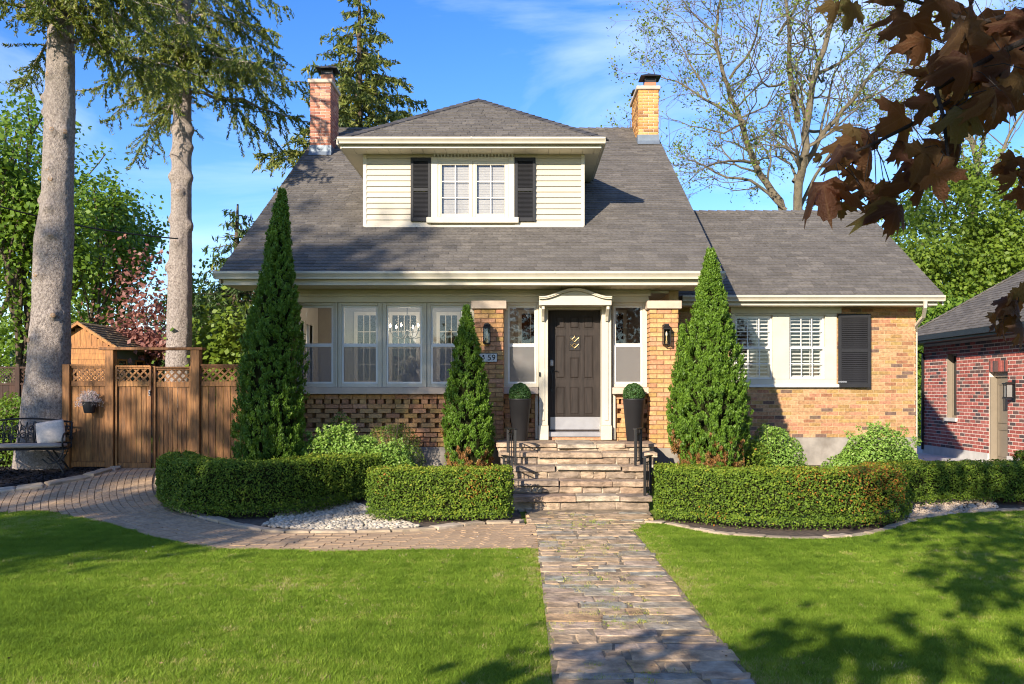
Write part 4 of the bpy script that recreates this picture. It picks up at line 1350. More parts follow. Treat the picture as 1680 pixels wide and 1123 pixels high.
sho = shutter(X(1373.5, WD) , X(1425, WD), Z(636, WD), Z(516, WD), WD - .075, 34, R(-3))
m = MB(); xx, zz = X(1375, WD), Z(627, WD); m.box(xx - .03, xx + .13, WD - .088, WD - .082, zz - .012, zz + .012)
for k in range(3): m.tube([(xx + .03 + .04 * k, WD - .0935, zz), (xx + .03 + .04 * k, WD - .086, zz)], .018, 8)
m.obj('shutter_hinge', STEEL, house)
# downspout
m = MB()
dpx = X(1519, 16.12)
pts = [(dpx, 16.14, WEZ - .09), (dpx, 16.15, WEZ - .2), (X(1513, 16.4), 16.35, Z(520, 16.35)), (X(1504, 16.6), 16.62, Z(534, 16.6)), (WX + .045, WD + .12, Z(545, WD)), (WX + .045, WD + .12, .3), (WX + .06, WD - .05, .26)]
m.tube(pts, .037, 4); m.obj('downspout', CREAM, house)

# ---- the dormer ---------------------------------------------------
dz_b = zr(DD)
dz_t = 5.90
GX0, GX1 = X(553, 15.70), X(993.5, 15.70)
DED = 15.80
AX0, AX1 = -3.17, 1.44
APX, APD = -.865, 18.5
AEZ = 6.055
APZ = 7.58
body = MB()
dho = (X(718.5, DD), X(834, DD), Z(357.5, DD), Z(265, DD))
wall_panel(body, DX0 + .01, DX1 - .01, DD + .02, DD + .15, dz_b - .3, dz_t + .05, [dho])
for x0, x1 in ((DX0 + .01, DX0 + .14), (DX1 - .14, DX1 - .01)):
    body.prism_x([(DD + .151, dz_b - .1), (DD + .151, dz_t + .05), (18.6, dz_t + .05)], x0, x1)
dm = body.obj('dormer', SIDING, house, fix=True)
# siding boards: each course left and right of the window, and on the cheeks
bh = .0995
nb = int((dz_t - dz_b) / bh) + 1
sxl, sxr = X(707, DD), X(844.5, DD)
for j in range(nb):
    z0 = dz_b + .02 + j * bh; z1 = min(z0 + bh + .006, dz_t)
    if z1 - z0 < .03: continue
    for (a, b) in ((DX0 + .05, sxl), (sxr, DX1 - .05)):
        m = MB()
        m.add([(a, DD - .008, z0), (b, DD - .008, z0), (b, DD + .017, z1), (a, DD + .017, z1), (a, DD + .019, z0), (b, DD + .019, z0)], [(0, 1, 2, 3), (4, 5, 1, 0), (0, 3, 4), (1, 5, 2)])
        m.obj('siding_board', SIDING, dm)
    yb = ED + (z0 - EZ) / SL
    if j % 1 == 0 and yb > DD:
        m = MB()
        for xo, sg in ((DX0, -1), (DX1, 1)):
            m.add([(xo + sg * .008, DD + .05, z0), (xo + sg * .008, yb, z0), (xo - sg * .006, yb + .1, z1), (xo - sg * .006, DD + .05, z1)], [(0, 1, 2, 3) if sg > 0 else (3, 2, 1, 0)])
        m.obj('siding_board', SIDING, dm)
m = MB()
m.box(DX0 - .012, DX0 + .05, DD - .008, DD + .06, dz_b + .0, dz_t); m.box(DX1 - .05, DX1 + .012, DD - .008, DD + .06, dz_b, dz_t)
m.obj('corner_board', CREAM, dm, bevel=.003)
m = MB(); m.box(DX0, DX1, DD - .03, DD + .0, dz_b - .02, dz_b + .018); m.obj('flashing_board', CREAM, dm, bevel=.003)
# window of the dormer
def dormer_window():
    x0, x1, z0, z1 = dho
    y = DD
    f = MB()
    f.box(X(707.5, DD), x0 - .001, y - .025, y + .03, z0, z1 + .07); f.box(x1 + .001, X(844, DD), y - .025, y + .03, z0, z1 + .07)
    f.box(x0, x1, y - .025, y + .03, z1 + .001, z1 + .07)
    f.obj('window_casing', CREAM, house, bevel=.004)
    m = MB(); m.box(X(700, DD), X(851, DD), y - .07, y + .03, Z(367, DD), z0 - .001); m.obj('sill', CREAM, house, bevel=.006)
    xm = (X(768.5, DD) + X(783, DD)) / 2
    for (a, b) in ((x0, xm - .003), (xm + .003, x1)):
        fr = MB(); frame_boxes(fr, a, b, z0, z1, .068, y - .012, y + .03); fr.box(a + .02, a + .05, y - .018, y - .0125, z0 + .02, z1 - .02)
        fo = fr.obj('window', CREAM, house, bevel=.004)
        ga, gb_, c0, c1 = a + .068, b - .068, z0 + .068, z1 - .068
        m = MB(); m.box(ga, gb_, y + .012, y + .016, c0, c1); m.obj('pane', GLASS, fo)
        m = MB()
        m.box((ga + gb_) / 2 - .008, (ga + gb_) / 2 + .008, y + .004, y + .011, c0, c1)
        for k in (1, 2):
            zz = c0 + (c1 - c0) * k / 3; m.box(ga, gb_, y + .0045, y + .0105, zz - .008, zz + .008)
        m.obj('muntin', WHITE, fo)
        sl = MB(); sl.box(ga + .004, gb_ - .004, -.016, .016, -.0015, .0015)
        sl2 = MB()
        z = c0 + .02
        while z < c1:
            sl2.box(ga + .004, gb_ - .004, y + .055, y + .06, z - .021, z + .021); z += .045
        sl2.obj('blind', INTERIOR, fo)
    m = MB(); m.box(x0, x1, y + .13, y + .14, z0, z1); m.obj('room_backing', INTERIOR, house)
dormer_window()
shutter(X(674, DD), X(707, DD), Z(364, DD), Z(259.5, DD), DD - .035, 44)
shutter(X(844.8, DD), X(878.5, DD), Z(364, DD), Z(259.5, DD), DD - .035, 44)
m = MB()
x = X(712, DD)
while x < X(842, DD):
    m.box(x, x + .03, DD - .04, DD - .002, Z(256, DD), Z(252.5, DD)); m.box(x + .008, x + .022, DD - .04, DD - .002, Z(258.5, DD), Z(256, DD)); x += .06
m.obj('dentil_trim', WHITE, house)
# dormer eaves
m = MB()
m.box(AX0 + .05, AX1 - .05, DED + .06, DED + .085, dz_t - .0, AEZ - .015); m.box(AX0 + .05, AX1 - .05, DED + .043, DED + .06, dz_t, dz_t + .035)
for xo, sg in ((AX0 + .05, -1), (AX1 - .05, 1)):
    m.box(min(xo, xo + sg * .02), max(xo, xo + sg * .02), DED + .085, 18.65, dz_t, AEZ - .015)
m.obj('fascia', CREAM, dm, bevel=.003)
soffit_boards(AX0 + .05, AX1 - .05, DED + .09, DD + .02, dz_t + .002, dm)
m = MB()
for x0, x1 in ((AX0 + .051, DX0 - .001), (DX1 + .001, AX1 - .051)): m.box(x0, x1, DD + .021, 18.6, dz_t + .002, dz_t + .014)
m.obj('soffit', SOFFIT, dm)
gg = gutter(GX0, GX1, DED + .03, AEZ + .005, house, h=.10)
for xo in (AX0 - .03, AX1 - .09):
    m = MB(); m.box(xo, xo + .12, DED + .03, 18.6, AEZ - .10, AEZ); m.obj('gutter', CREAM, house, bevel=.01)
# dormer roof
bk = ED + (APZ - EZ) / SL
lk = ED + (AEZ - EZ) / SL
m = MB()
A, B, Pk, Rk, Lk, Lr = (AX0, DED, AEZ), (AX1, DED, AEZ), (APX, APD, APZ), (APX, bk + .1, APZ), (AX0, lk + .1, AEZ), (AX1, lk + .1, AEZ)
lo = [(p[0], p[1], p[2] - .06) for p in (A, B, Pk, Rk, Lk, Lr)]
m.add([A, B, Pk, Rk, Lk, Lr] + lo, [(0, 1, 2), (0, 2, 3, 4), (1, 5, 3, 2), (6, 8, 7), (6, 10, 9, 8), (7, 8, 9, 11), (0, 6, 7, 1), (0, 4, 10, 6), (1, 7, 11, 5)])
dr = m.obj('roof', SHINGLE, house)
sd = MB()
def plane_shingles(O, U, V, poly3):
    O, U, V = Vector(O), Vector(U).normalized(), Vector(V).normalized()
    w = [((Vector(p) - O).dot(U), (Vector(p) - O).dot(V)) for p in poly3]
    shingles(O, U, V, [w], sd, SHINGLE)
e = .004
plane_shingles((AX0, DED, AEZ + e), (1, 0, 0), (0, APD - DED, APZ - AEZ), [A, B, Pk])
plane_shingles((AX0, lk, AEZ + e), (0, -1, 0), (APX - AX0, 0, APZ - AEZ), [Lk, A, Pk, Rk])
plane_shingles((AX1, DED, AEZ + e), (0, 1, 0), (APX - AX1, 0, APZ - AEZ), [B, Lr, Rk, Pk])
tag(sd.obj('shingle', SHINGLE, dr), kind='stuff')
cp = MB()
caps(cp, (AX0, DED, AEZ + .012), (APX, APD, APZ + .012), drop=.35); caps(cp, (AX1, DED, AEZ + .012), (APX, APD, APZ + .012), drop=.35); caps(cp, (APX, APD, APZ + .012), (APX, bk, APZ + .012), drop=.6)
tag(cp.obj('ridge_cap', RIDGE, dr), kind='stuff')

# ---- chimneys -----------------------------------------------------
def chimney(x0, x1, d0, d1, zt, mat, flues):
    z0 = zr(d0) - .1
    m = MB(); m.box(x0 + .012, x1 - .012, d0 + .012, d1 - .012, z0, zt)
    ch = m.obj('chimney', PALEMORTAR, house)
    H = .0685
    n = int((zt - z0 - .26) / H); zs = zt - n * H
    Lb = (x1 - x0) / 2.0
    rest = MB()
    bm_ = brick_mesh(Lb - .01, H - .011, .014, mat)
    for j in range(n):
        za = zs + j * H
        for u, ln in (((0, Lb), (Lb, Lb)) if j % 2 == 0 else ((0, Lb / 2), (Lb / 2, Lb), (Lb * 1.5, Lb / 2))):
            if abs(ln - Lb) < 1e-6:
                o = link('brick', bm_, None, ch); o.location = (x0 + u + .005, d0 + .013, za)
            else:
                rest.box(x0 + u + .005, x0 + u + ln - .005, d0, d0 + .012, za, za + H - .011, random.random())
    bricks((x1 - .012, d0, 0), (0, 1, 0), d1 - d0, zs, zt, .22, H, mat, rest, joint=.011, dep=.012)
    bricks((x0 + .012, d1, 0), (0, -1, 0), d1 - d0, zs, zt, .22, H, mat, rest, joint=.011, dep=.012)
    bricks((x1, d1 - .012, 0), (-1, 0, 0), x1 - x0, zs, zt, .22, H, mat, rest, joint=.011, dep=.012)
    tag(rest.obj('brick', mat, ch), kind='stuff')
    m = MB(); m.box(x0 - .015, x1 + .015, d0 - .015, d1 + .015, z0, zs + .0); m.prism_x([(d0 - .06, zr(d0 - .06) + .02), (d0 - .012, zr(d0) + .03), (d0 - .012, zr(d0) + .08)], x0 - .02, x1 + .02)
    m.obj('flashing', LEAD, ch, fix=True)
    m = MB(); m.box(x0 - .04, x1 + .04, d0 - .04, d1 + .04, zt + .001, zt + .085); m.obj('chimney_cap', STONETRIM, ch, bevel=.012)
    for (fx, fd, fw, fh, cap) in flues:
        m = MB(); m.box(fx - fw / 2, fx + fw / 2, fd - fw / 2, fd + fw / 2, zt + .086, zt + .086 + fh); m.obj('flue', CLAY, ch, bevel=.01)
        if cap:
            zb = zt + .087 + fh
            m = MB()
            for sx in (-1, 1):
                for sy in (-1, 1): m.box(fx + sx * (fw / 2 - .015) - .01, fx + sx * (fw / 2 - .015) + .01, fd + sy * (fw / 2 - .015) - .01, fd + sy * (fw / 2 - .015) + .01, zb, zb + .13)
            m.box(fx - fw / 2 + .03, fx + fw / 2 - .03, fd - fw / 2 + .03, fd + fw / 2 - .03, zb, zb + .12)
            r = fw / 2 + .10
            m.add([(fx - r, fd - r, zb + .13), (fx + r, fd - r, zb + .13), (fx + r, fd + r, zb + .13), (fx - r, fd + r, zb + .13), (fx - .05, fd - .05, zb + .22), (fx + .05, fd - .05, zb + .22), (fx + .05, fd + .05, zb + .22), (fx - .05, fd + .05, zb + .22), (fx - r, fd - r, zb + .115), (fx + r, fd - r, zb + .115), (fx + r, fd + r, zb + .115), (fx - r, fd + r, zb + .115)],
                  [(0, 1, 5, 4), (1, 2, 6, 5), (2, 3, 7, 6), (3, 0, 4, 7), (4, 5, 6, 7), (11, 10, 9, 8), (8, 9, 1, 0), (9, 10, 2, 1), (10, 11, 3, 2), (11, 8, 0, 3)])
            m.obj('flue_cover', IRON, ch)
chimney(-4.645, -4.19, 20.1, 21.0, 8.46, PINKBRICK, [(-4.33, 20.5, .27, .2, True)])
chimney(2.67, 3.135, 20.85, 22.1, 8.56, YELBRICK, [(2.98, 21.2, .27, .16, True), (2.85, 21.85, .22, .04, True)])
m = MB()
for k in range(4): m.tube([(X(1030 + 4 * k, 22.3), 22.3, 7.6), (X(1030 + 4 * k, 22.3), 22.3, Z(206 - 7 * k, 22.3))], .012, 6)
for z in (7.9, 8.1, 8.3): m.tube([(X(1030, 22.3), 22.3, z), (X(1042, 22.3), 22.3, z)], .008, 6)
m.obj('roof_bracket', IRON, house)

# ================================================================== STEPS
steps = thing('stone_steps', (0.82, 13.2, 0), 'rustic sandstone steps of five courses rising to the front door', 'steps')
def front_steps():
    lev = [(12.65, .23, -.19, 1.82), (13.0, .405, -.20, 1.83), (13.35, .59, -.24, 1.86), (13.7, .765, -.34, 2.04), (14.06, .88, -.40, 2.10)]
    core = MB()
    for i, (d, z, x0, x1) in enumerate(lev):
        core.box(x0 + .05, x1 - .05, d + .07, 15.28, (lev[i - 1][1] if i else -.1) - (.05 if i else 0), z - .055)
    core.obj('step_core', STEPMORTAR, steps)
    for i, (d, z, x0, x1) in enumerate(lev):
        th = .065 if i < 4 else .05
        dend = lev[i + 1][0] + .10 if i < 4 else 15.15
        # tread slabs with uneven, worn noses
        x = x0
        while x < x1 - .02:
            wd = random.choice([.45, .6, .75, .95])
            if x1 - x - wd < .3: wd = x1 - x
            poly = [(x + .006, d + random.uniform(-.025, .02)), (x + wd - .006, d + random.uniform(-.025, .02)), (x + wd - .006, dend), (x + .006, dend)]
            rough_slab(poly, z + random.uniform(-.006, .008), th + random.uniform(-.01, .012), STEPSTONE, steps, 'tread_slab', random.random(), .016, .009)
            x += wd
        # riser stones
        zb = lev[i - 1][1] if i else -.02
        x = x0 + .05
        while x < x1 - .06:
            wd = random.uniform(.16, .5) if i else random.uniform(.2, .42)
            if x1 - .05 - x - wd < .12: wd = x1 - .05 - x
            top = z - th - .004
            ys = d + .05 + random.uniform(-.02, .015)
            m = MB()
            n = 7
            out = []
            hh = top - zb
            for (ux, uz) in ((0, 0), (.5, -.02), (1, .0), (1.02, .5), (1, 1), (.55, 1.02), (0, 1), (-.02, .5)):
                out.append((x + .008 + ux * (wd - .016) + random.uniform(-.012, .012), zb + .006 + uz * (hh - .012) + random.uniform(-.009, .006)))
            cx_, cz_ = x + wd / 2, zb + hh / 2
            vs = [(a, ys + .05, b) for a, b in out] + [(a, ys + .012, b) for a, b in out] + [(cx_ + (a - cx_) * .86, ys + random.uniform(-.008, .008), cz_ + (b - cz_) * .74) for a, b in out]
            k = 8
            m.add(vs, [(q, (q + 1) % k, k + (q + 1) % k, k + q) for q in range(k)] + [(k + q, k + (q + 1) % k, 2 * k + (q + 1) % k, 2 * k + q) for q in range(k)] + [tuple(range(2 * k, 3 * k))], random.random())
            m.obj('riser_stone', STEPSTONE, steps, fix=True)
            x += wd
        # side stones
        for xs in (x0 + .03, x1 - .03):
            m = MB(); m.box(min(xs, xs + .04 * (1 if xs < .8 else -1)), max(xs, xs + .04 * (1 if xs < .8 else -1)), d + .10, 15.2, zb, z - th - .003, random.random()); m.obj('side_stone', STEPSTONE, steps, bevel=.01)
front_steps()

def railing():
    t = thing('step_railing', (0, 0, 0), '', 'railing', 'short iron step railings')
    for (x, y) in ((0, 0), (.115, .27)):
        m = MB(); m.box(x - .018, x + .018, y - .018, y + .018, .004, .53); m.obj('post', IRON, t, world=False, bevel=.002)
    m = MB()
    a, b = Vector((0, 0, 0)), Vector((.115, .27, 0))
    d = (b - a).normalized(); s = Vector((-d.y, d.x, 0)) * .03
    q = [a - d * .03 - s, b + d * .03 - s, b + d * .03 + s, a - d * .03 + s]
    m.add([(p.x, p.y, .531) for p in q] + [(p.x, p.y, .548) for p in q], [(3, 2, 1, 0), (4, 5, 6, 7), (0, 1, 5, 4), (1, 2, 6, 5), (2, 3, 7, 6), (3, 0, 4, 7)])
    m.obj('top_rail', IRON, t, world=False, bevel=.003)
    for k in (.25, .5, .75):
        p = a.lerp(b, k); m = MB(); m.tube([(p.x, p.y, .065), (p.x, p.y, .46)], .007, 6); m.obj('baluster', IRON, t, world=False)
    for z in (.06, .46):
        m = MB(); m.tube([(a.x, a.y, z), (b.x, b.y, z)], .009, 6); m.obj('rail', IRON, t, world=False)
    return t
r0 = railing()
r0.location = (1.68, 13.44, .594); r0['label'] = 'short black iron step railing below the right planter, upper of the right two'
r1 = dup(r0, (1.72, 12.72, .234), 'short black iron step railing at the foot of the steps beside the right hedge')
r2 = dup(r0, (-.085, 13.44, .594), 'short black iron step railing below the left planter, upper of the left two', sc=(-1, 1, 1))
r3 = dup(r0, (-.13, 12.72, .234), 'short black iron step railing at the foot of the steps beside the left hedge', sc=(-1, 1, 1))

# ================================================================== PLANTERS AND TOPIARY
def ball_leaves(c, r, n, size, jit=.1):
    u = rng.normal(size=(n, 3)); u /= np.linalg.norm(u, axis=1)[:, None]
    rr = r * (1 - jit * rng.random(n) ** 1.5) * (1 + .03 * np.sin(u[:, 0] * 9 + u[:, 2] * 7))
    return np.array(c) + u * rr[:, None], u
def leaf_quads(Pn, Nn, size, aspect=.6, spread=.9, up=0.0, rnd=None):
    """diamond leaves at points, roughly facing along Nn"""
    n = len(Pn)
    d = Nn + rng.normal(size=(n, 3)) * spread
    d[:, 2] += up
    d /= np.linalg.norm(d, axis=1)[:, None] + 1e-9
    a = np.cross(d, rng.normal(size=(n, 3))); a /= np.linalg.norm(a, axis=1)[:, None] + 1e-9
    b = np.cross(d, a)
    s = size * rng.uniform(.65, 1.3, n)
    a *= s[:, None]; b *= (s * aspect)[:, None]
    V = np.empty((n, 4, 3)); V[:, 0] = Pn - a; V[:, 1] = Pn - b + a * .1; V[:, 2] = Pn + a; V[:, 3] = Pn + b + a * .1
    return V.reshape(-1, 3)
def quads(n): return np.arange(n * 4).reshape(-1, 4)

def planter():
    t = thing('planter', (0, 0, 0), '', 'planter', 'tall charcoal planters by the door')
    prof = [(.112, 0), (.118, .006), (.178, .66), (.186, .668), (.186, .685), (.172, .687), (.168, .64), (.0, .62)]
    m = MB(); m.lathe(prof, n=40); m.obj('pot', PLANTER, t, world=False, smooth=True).modifiers.new('split', 'EDGE_SPLIT').split_angle = R(40)
    m = MB(); m.lathe([(.166, .622), (.166, .65), (0, .655)], n=24); m.obj('soil', SOIL, t, world=False)
    return t
PLZ = .882
pl0 = planter(); pl0.location = (X(1040, 14.85), 14.85, PLZ); pl0['label'] = 'tall tapered charcoal planter right of the front door'
pl1 = dup(pl0, (X(853, 14.8), 14.8, PLZ), 'tall tapered charcoal planter left of the front door')
def topiary(loc, label):
    t = thing('topiary_ball', loc, label, 'topiary', 'clipped boxwood balls in the planters')
    c = (loc[0], loc[1], loc[2] + .105)
    m = MB(); m.lathe([(.0, -.12), (.10, -.10), (.155, -.03), (.158, .03), (.12, .10), (.0, .15)], c, 24); m.obj('core', HEDGECORE, t)
    p, u = ball_leaves(c, .178, 5200, .02, .12)
    k = p[:, 2] > loc[2] + .005
    fast('foliage', leaf_quads(p[k], u[k], .012, .65, .8), quads(k.sum()), rng.random(k.sum()), L_BALL, t)
topiary((X(1040, 14.85), 14.85, PLZ + .655), 'round clipped boxwood ball in the right planter')
topiary((X(853, 14.8), 14.8, PLZ + .655), 'round clipped boxwood ball in the left planter')

# ================================================================== LANTERNS, PLAQUE
def lantern():
    t = thing('wall_lantern', (0, 0, 0), '', 'lantern', 'black wall lanterns on the porch piers')
    m = MB(); m.box(-.055, .055, -.012, -.0005, .02, .33); m.obj('back_plate', IRON, t, world=False, bevel=.002)
    m = MB()
    m.box(-.058, .058, -.16, -.013, .255, .27)
    m.add([(-.066, -.168, .27), (.066, -.168, .27), (.066, -.013, .27), (-.066, -.013, .27), (-.035, -.13, .31), (.035, -.13, .31), (.035, -.05, .31), (-.035, -.05, .31)], [(3, 2, 1, 0), (4, 5, 6, 7), (0, 1, 5, 4), (1, 2, 6, 5), (2, 3, 7, 6), (3, 0, 4, 7)])
    m.box(-.035, .035, -.13, -.013, .311, .335)
    m.obj('cap', IRON, t, world=False)
    f = MB()
    for x in (-.058, .048):
        for y in (-.16, -.03): f.box(x, x + .010, y, y + .010, .0, .2545)
    for z in (0, .245):
        f.box(-.048, .048, -.16, -.15, z, z + .009); f.box(-.048, .048, -.03, -.02, z, z + .009)
        f.box(-.058, -.048, -.15, -.03, z, z + .009); f.box(.048, .058, -.15, -.03, z, z + .009)
    f.obj('cage', IRON, t, world=False)
    g = MB(); g.box(-.047, .047, -.1555, -.1545, .010, .244); g.box(-.0535, -.0525, -.149, -.031, .010, .244); g.box(.0525, .0535, -.149, -.031, .010, .244); g.obj('pane', GLASS, t, world=False)
    m = MB(); m.lathe([(.014, .06), (.014, .13), (.0, .131)], (0, -.09, 0), 12); m.tube([(0, -.09, .004), (0, -.09, .06)], .02, 10); m.obj('socket', BRASS, t, world=False)
    m = MB(); m.lathe([(.010, .131), (.020, .155), (.016, .185), (.003, .215)], (0, -.09, 0), 12); m.obj('bulb', M_plain('bulb_glass', (.75, .68, .5), .2, bmp=0), t, world=False, smooth=True)
    return t
lt = lantern()
lt.location = (X(1092, PF), PF, Z(566, PF)); lt['label'] = 'black glass-sided lantern on the right brick pier, in full sun'
lt2 = dup(lt, (X(799, PF), PF, Z(565, PF)), 'black glass-sided lantern above the house number on the middle brick pier')

def text_mesh(s, size, loc, mat, parent, name, depth=.004):
    cu = bpy.data.curves.new(name, 'FONT'); cu.body = s; cu.size = size; cu.extrude = depth; cu.align_x = 'CENTER'; cu.align_y = 'CENTER'
    o = bpy.data.objects.new(name, cu); COL.objects.link(o)
    bpy.context.view_layer.update()
    me = bpy.data.meshes.new_from_object(o.evaluated_get(bpy.context.evaluated_depsgraph_get()))
    bpy.data.objects.remove(o)
    me.materials.clear()
    c = link(name, me, mat, parent, world=False)
    c.rotation_euler = (R(90), 0, 0); c.location = loc
    return c
pq = thing('house_number', (X(797, PF), PF - .0, Z(587.5, PF)), 'white plaque with black number 59 below the left lantern', 'sign')
m = MB(); m.box(-.175, .185, -.018, -.001, -.066, .07); m.obj('plaque', WHITE, pq, world=False, bevel=.004)
m = MB(); frame_boxes(m, -.182, .192, -.073, .077, .007, -.021, -.0005); m.obj('rim', IRON, pq, world=False)
text_mesh('59', .135, (.095, -.0225, .0), IRON, pq, 'number')
m = MB()
for (a, b, r_) in ((-.04, .03, .017), (-.025, -.005, .012), (-.05, -.03, .015), (-.075, .005, .013), (-.095, .03, .012), (-.105, -.02, .016)):
    m.lathe([(r_, 0), (r_, .003), (0, .0031)], (0, 0, 0), 10)
    for v in range(len(m.v) - 30, len(m.v)):
        x, y, z = m.v[v]; m.v[v] = (a + x, -.0185 - z, b + y)
m.obj('emblem', IRON, pq, world=False)

# ================================================================== CHANDELIER, VASE (seen through the porch windows)
ch = thing('chandelier', (X(668, 16.8), 16.8, 3.335), 'black branched chandelier with lit candle bulbs behind the porch windows', 'chandelier')
cxx, cyy = X(668, 16.8), 16.8
m = MB(); m.tube([(cxx, cyy, 3.335), (cxx, cyy, 2.72)], .009, 6); m.lathe([(.0, 0), (.03, .02), (.02, .1), (.03, .14), (0, .16)], (cxx, cyy, 2.66), 10); m.obj('stem', IRON, ch)
for k in range(6):
    a = k * math.pi / 3 + .3
    p = [(cxx + math.cos(a) * r_, cyy + math.sin(a) * r_, 2.72 + z) for r_, z in ((.02, .0), (.12, -.07), (.24, -.04), (.31, .06))]
    m = MB(); m.tube(p, .008, 6); m.lathe([(.028, 0), (.03, .012), (.012, .014), (.012, .07), (0, .071)], p[-1], 8); am = m.obj('arm', IRON, ch)
    m = MB(); m.lathe([(.006, .072), (.015, .09), (.012, .115), (.002, .14)], p[-1], 8); m.obj('bulb', BULB, am)
ld = bpy.data.lights.new('chandelier_light', 'POINT'); ld.energy = 16; ld.color = (1.0, .84, .66); ld.shadow_soft_size = .25
lo_ = bpy.data.objects.new('chandelier_light', ld); COL.objects.link(lo_); lo_.location = (cxx, cyy, 2.9)
tb = thing('table', (X(674, 16.2), 16.3, .88), 'dark side table holding the vase behind the third porch window', 'table')
m = MB(); m.box(X(674, 16.3) - .55, X(674, 16.3) + .55, 16.05, 16.55, 1.62, 1.66); m.obj('top', INTFLOOR, tb)
for sx in (-.5, .5):
    for yy in (16.1, 16.5): m = MB(); m.box(X(674, 16.3) + sx - .02, X(674, 16.3) + sx + .02, yy - .02, yy + .02, .88, 1.62); m.obj('leg', INTFLOOR, tb)
vs_ = thing('vase', (X(674, 16.3), 16.3, 1.66), 'dark round vase of white hydrangeas behind the third porch window', 'vase')
m = MB(); m.lathe([(.08, 0), (.15, .1), (.17, .22), (.13, .33), (.07, .38), (.085, .41), (.06, .4), (0, .3)], (X(674, 16.3), 16.3, 1.661), 20); m.obj('vessel', PLANTER, vs_, smooth=True)
for (ox, oz) in ((-.11, .5), (.02, .56), (.13, .5), (.03, .46)):
    p, u = ball_leaves((X(674, 16.3) + ox, 16.27, 1.66 + oz), .085, 260, .02, .25)
    fast('flower', leaf_quads(p, u, .022, .8, .5), quads(260), rng.random(260), PETAL, vs_)

# ================================================================== FENCE, GATE, SHED
FD = 15.8
def fz(px): return zg(X(px, FD), FD)
fence = thing('wooden_fence', (X(200, FD), FD, .33), 'brown stained plank fence with lattice top and tall gate posts', 'fence')
gate = thing('wooden_gate', (X(252, FD), FD, .33), 'brown double plank gate with lattice top between the tall posts', 'gate')
def post(px0, px1, ptop, parent, capm=True, d0=FD - .07, d1=FD + .07):
    x0, x1 = X(px0, FD), X(px1, FD)
    m = MB(); m.box(x0, x1, d0, d1, .2, Z(ptop, FD), random.random()); o = m.obj('post', CEDAR, parent, bevel=.006)
    return x0, x1
def lattice(x0, x1, z0, z1, y, parent, sp=.092):
    w_ = .022
    for sgn, yo in ((1, 0.0), (-1, .0085)):
        c = x0 - (z1 - z0)
        while c < x1 + (z1 - z0):
            # strip centred on the line x = c + s (z - z0) clipped to the panel
            def cl(off):
                return off
            h = z1 - z0
            a = [(c - w_, 0), (c + w_, 0), (c + w_ + h, h), (c - w_ + h, h)] if sgn > 0 else [(c - w_ + h, 0), (c + w_ + h, 0), (c + w_, h), (c - w_, h)]
            p = clip(a, [(x0, 0), (x1, 0), (x1, h), (x0, h)])
            c += sp * 1.414
            if len(p) < 3 or abs(area2(p)) < 2e-4: continue
            n = len(p)
            m = MB()
            vs = [(q[0], y + yo, z0 + q[1]) for q in p] + [(q[0], y + yo + .008, z0 + q[1]) for q in p]
            m.add(vs, [tuple(range(n)), tuple(reversed(range(n, 2 * n)))] + [((i + 1) % n, i, n + i, n + (i + 1) % n) for i in range(n)], random.random())
            m.obj('lattice_strip', CEDAR, parent)
def panel(px0, px1, parent, ptop, plat, pmid, pbot, npl, y=FD, brace=True):
    x0, x1 = X(px0, y), X(px1, y)
    zt, zl, zm_, zb = Z(ptop, y), Z(plat, y), Z(pmid, y), Z(pbot, y)
    def rail(z0, z1, nm='rail', y0=y - .03, y1=y + .03, a=x0, b=x1):
        m = MB(); m.box(a, b, y0, y1, z0, z1, random.random()); m.obj(nm, CEDAR, parent, bevel=.004)
    rail(zt - .03, zt, 'cap_rail', y - .05, y + .05)
    rail(zt - .062, zt - .031)
    rail(zm_, zl)
    rail(zb, zb + .09)
    lattice(x0, x1, zl + .002, zt - .063, y - .008, parent)
    wd = (x1 - x0) / npl
    for k in range(npl):
        m = MB()
        o = random.uniform(-.003, .003)
        m.box(x0 + k * wd + .0035, x0 + (k + 1) * wd - .0035, y - .010 + o, y + .009 + o, zb + .091, zm_ - .001, random.random())
        m.obj('plank', CEDAR, parent, bevel=.003)
# plain panel left of the gate, then tall posts, the gate leaves, and the panel running behind the tall shrub
post(105, 117, 598, fence)
panel(117.3, 174.7, fence, 598, 626, 634, 766, 5)
post(175, 189, 572, fence, d0=FD - .08, d1=FD + .08)
post(315, 329.5, 573, fence, d0=FD - .08, d1=FD + .08)
m = MB(); m.box(X(165, FD), X(335, FD), FD - .10, FD + .10, Z(575, FD) + .001, Z(570.5, FD), .4); m.obj('top_beam', CEDAR, fence, bevel=.006)
panel(329.8, 440, fence, 598, 626, 634, 762, 9)
panel(190.6, 248.6, gate, 600, 626, 634.5, 768, 7, FD + .02)
panel(254, 313.6, gate, 602, 627, 635.5, 764, 8, FD + .02)
for a, b in ((190.2, 193.2), (246.2, 249.3), (253.4, 256.4), (311.6, 314.6)):
    m = MB(); m.box(X(a, FD), X(b, FD), FD - .035, FD - .012, Z(768, FD), Z(601, FD), random.random()); m.obj('stile', CEDAR, gate, bevel=.004)
m = MB(); m.box(X(248.5, FD), X(254.2, FD), FD + .035, FD + .055, Z(768, FD), Z(601, FD), random.random()); m.obj('stop_strip', CEDAR, gate)
m = MB(); xx = X(247, FD); zz = Z(645, FD); m.box(xx - .012, xx + .012, FD - .05, FD - .036, zz - .05, zz + .05); m.tube([(xx, FD - .055, zz - .04), (xx, FD - .075, zz), (xx, FD - .055, zz + .04)], .007, 6); m.obj('latch', STEEL, gate)
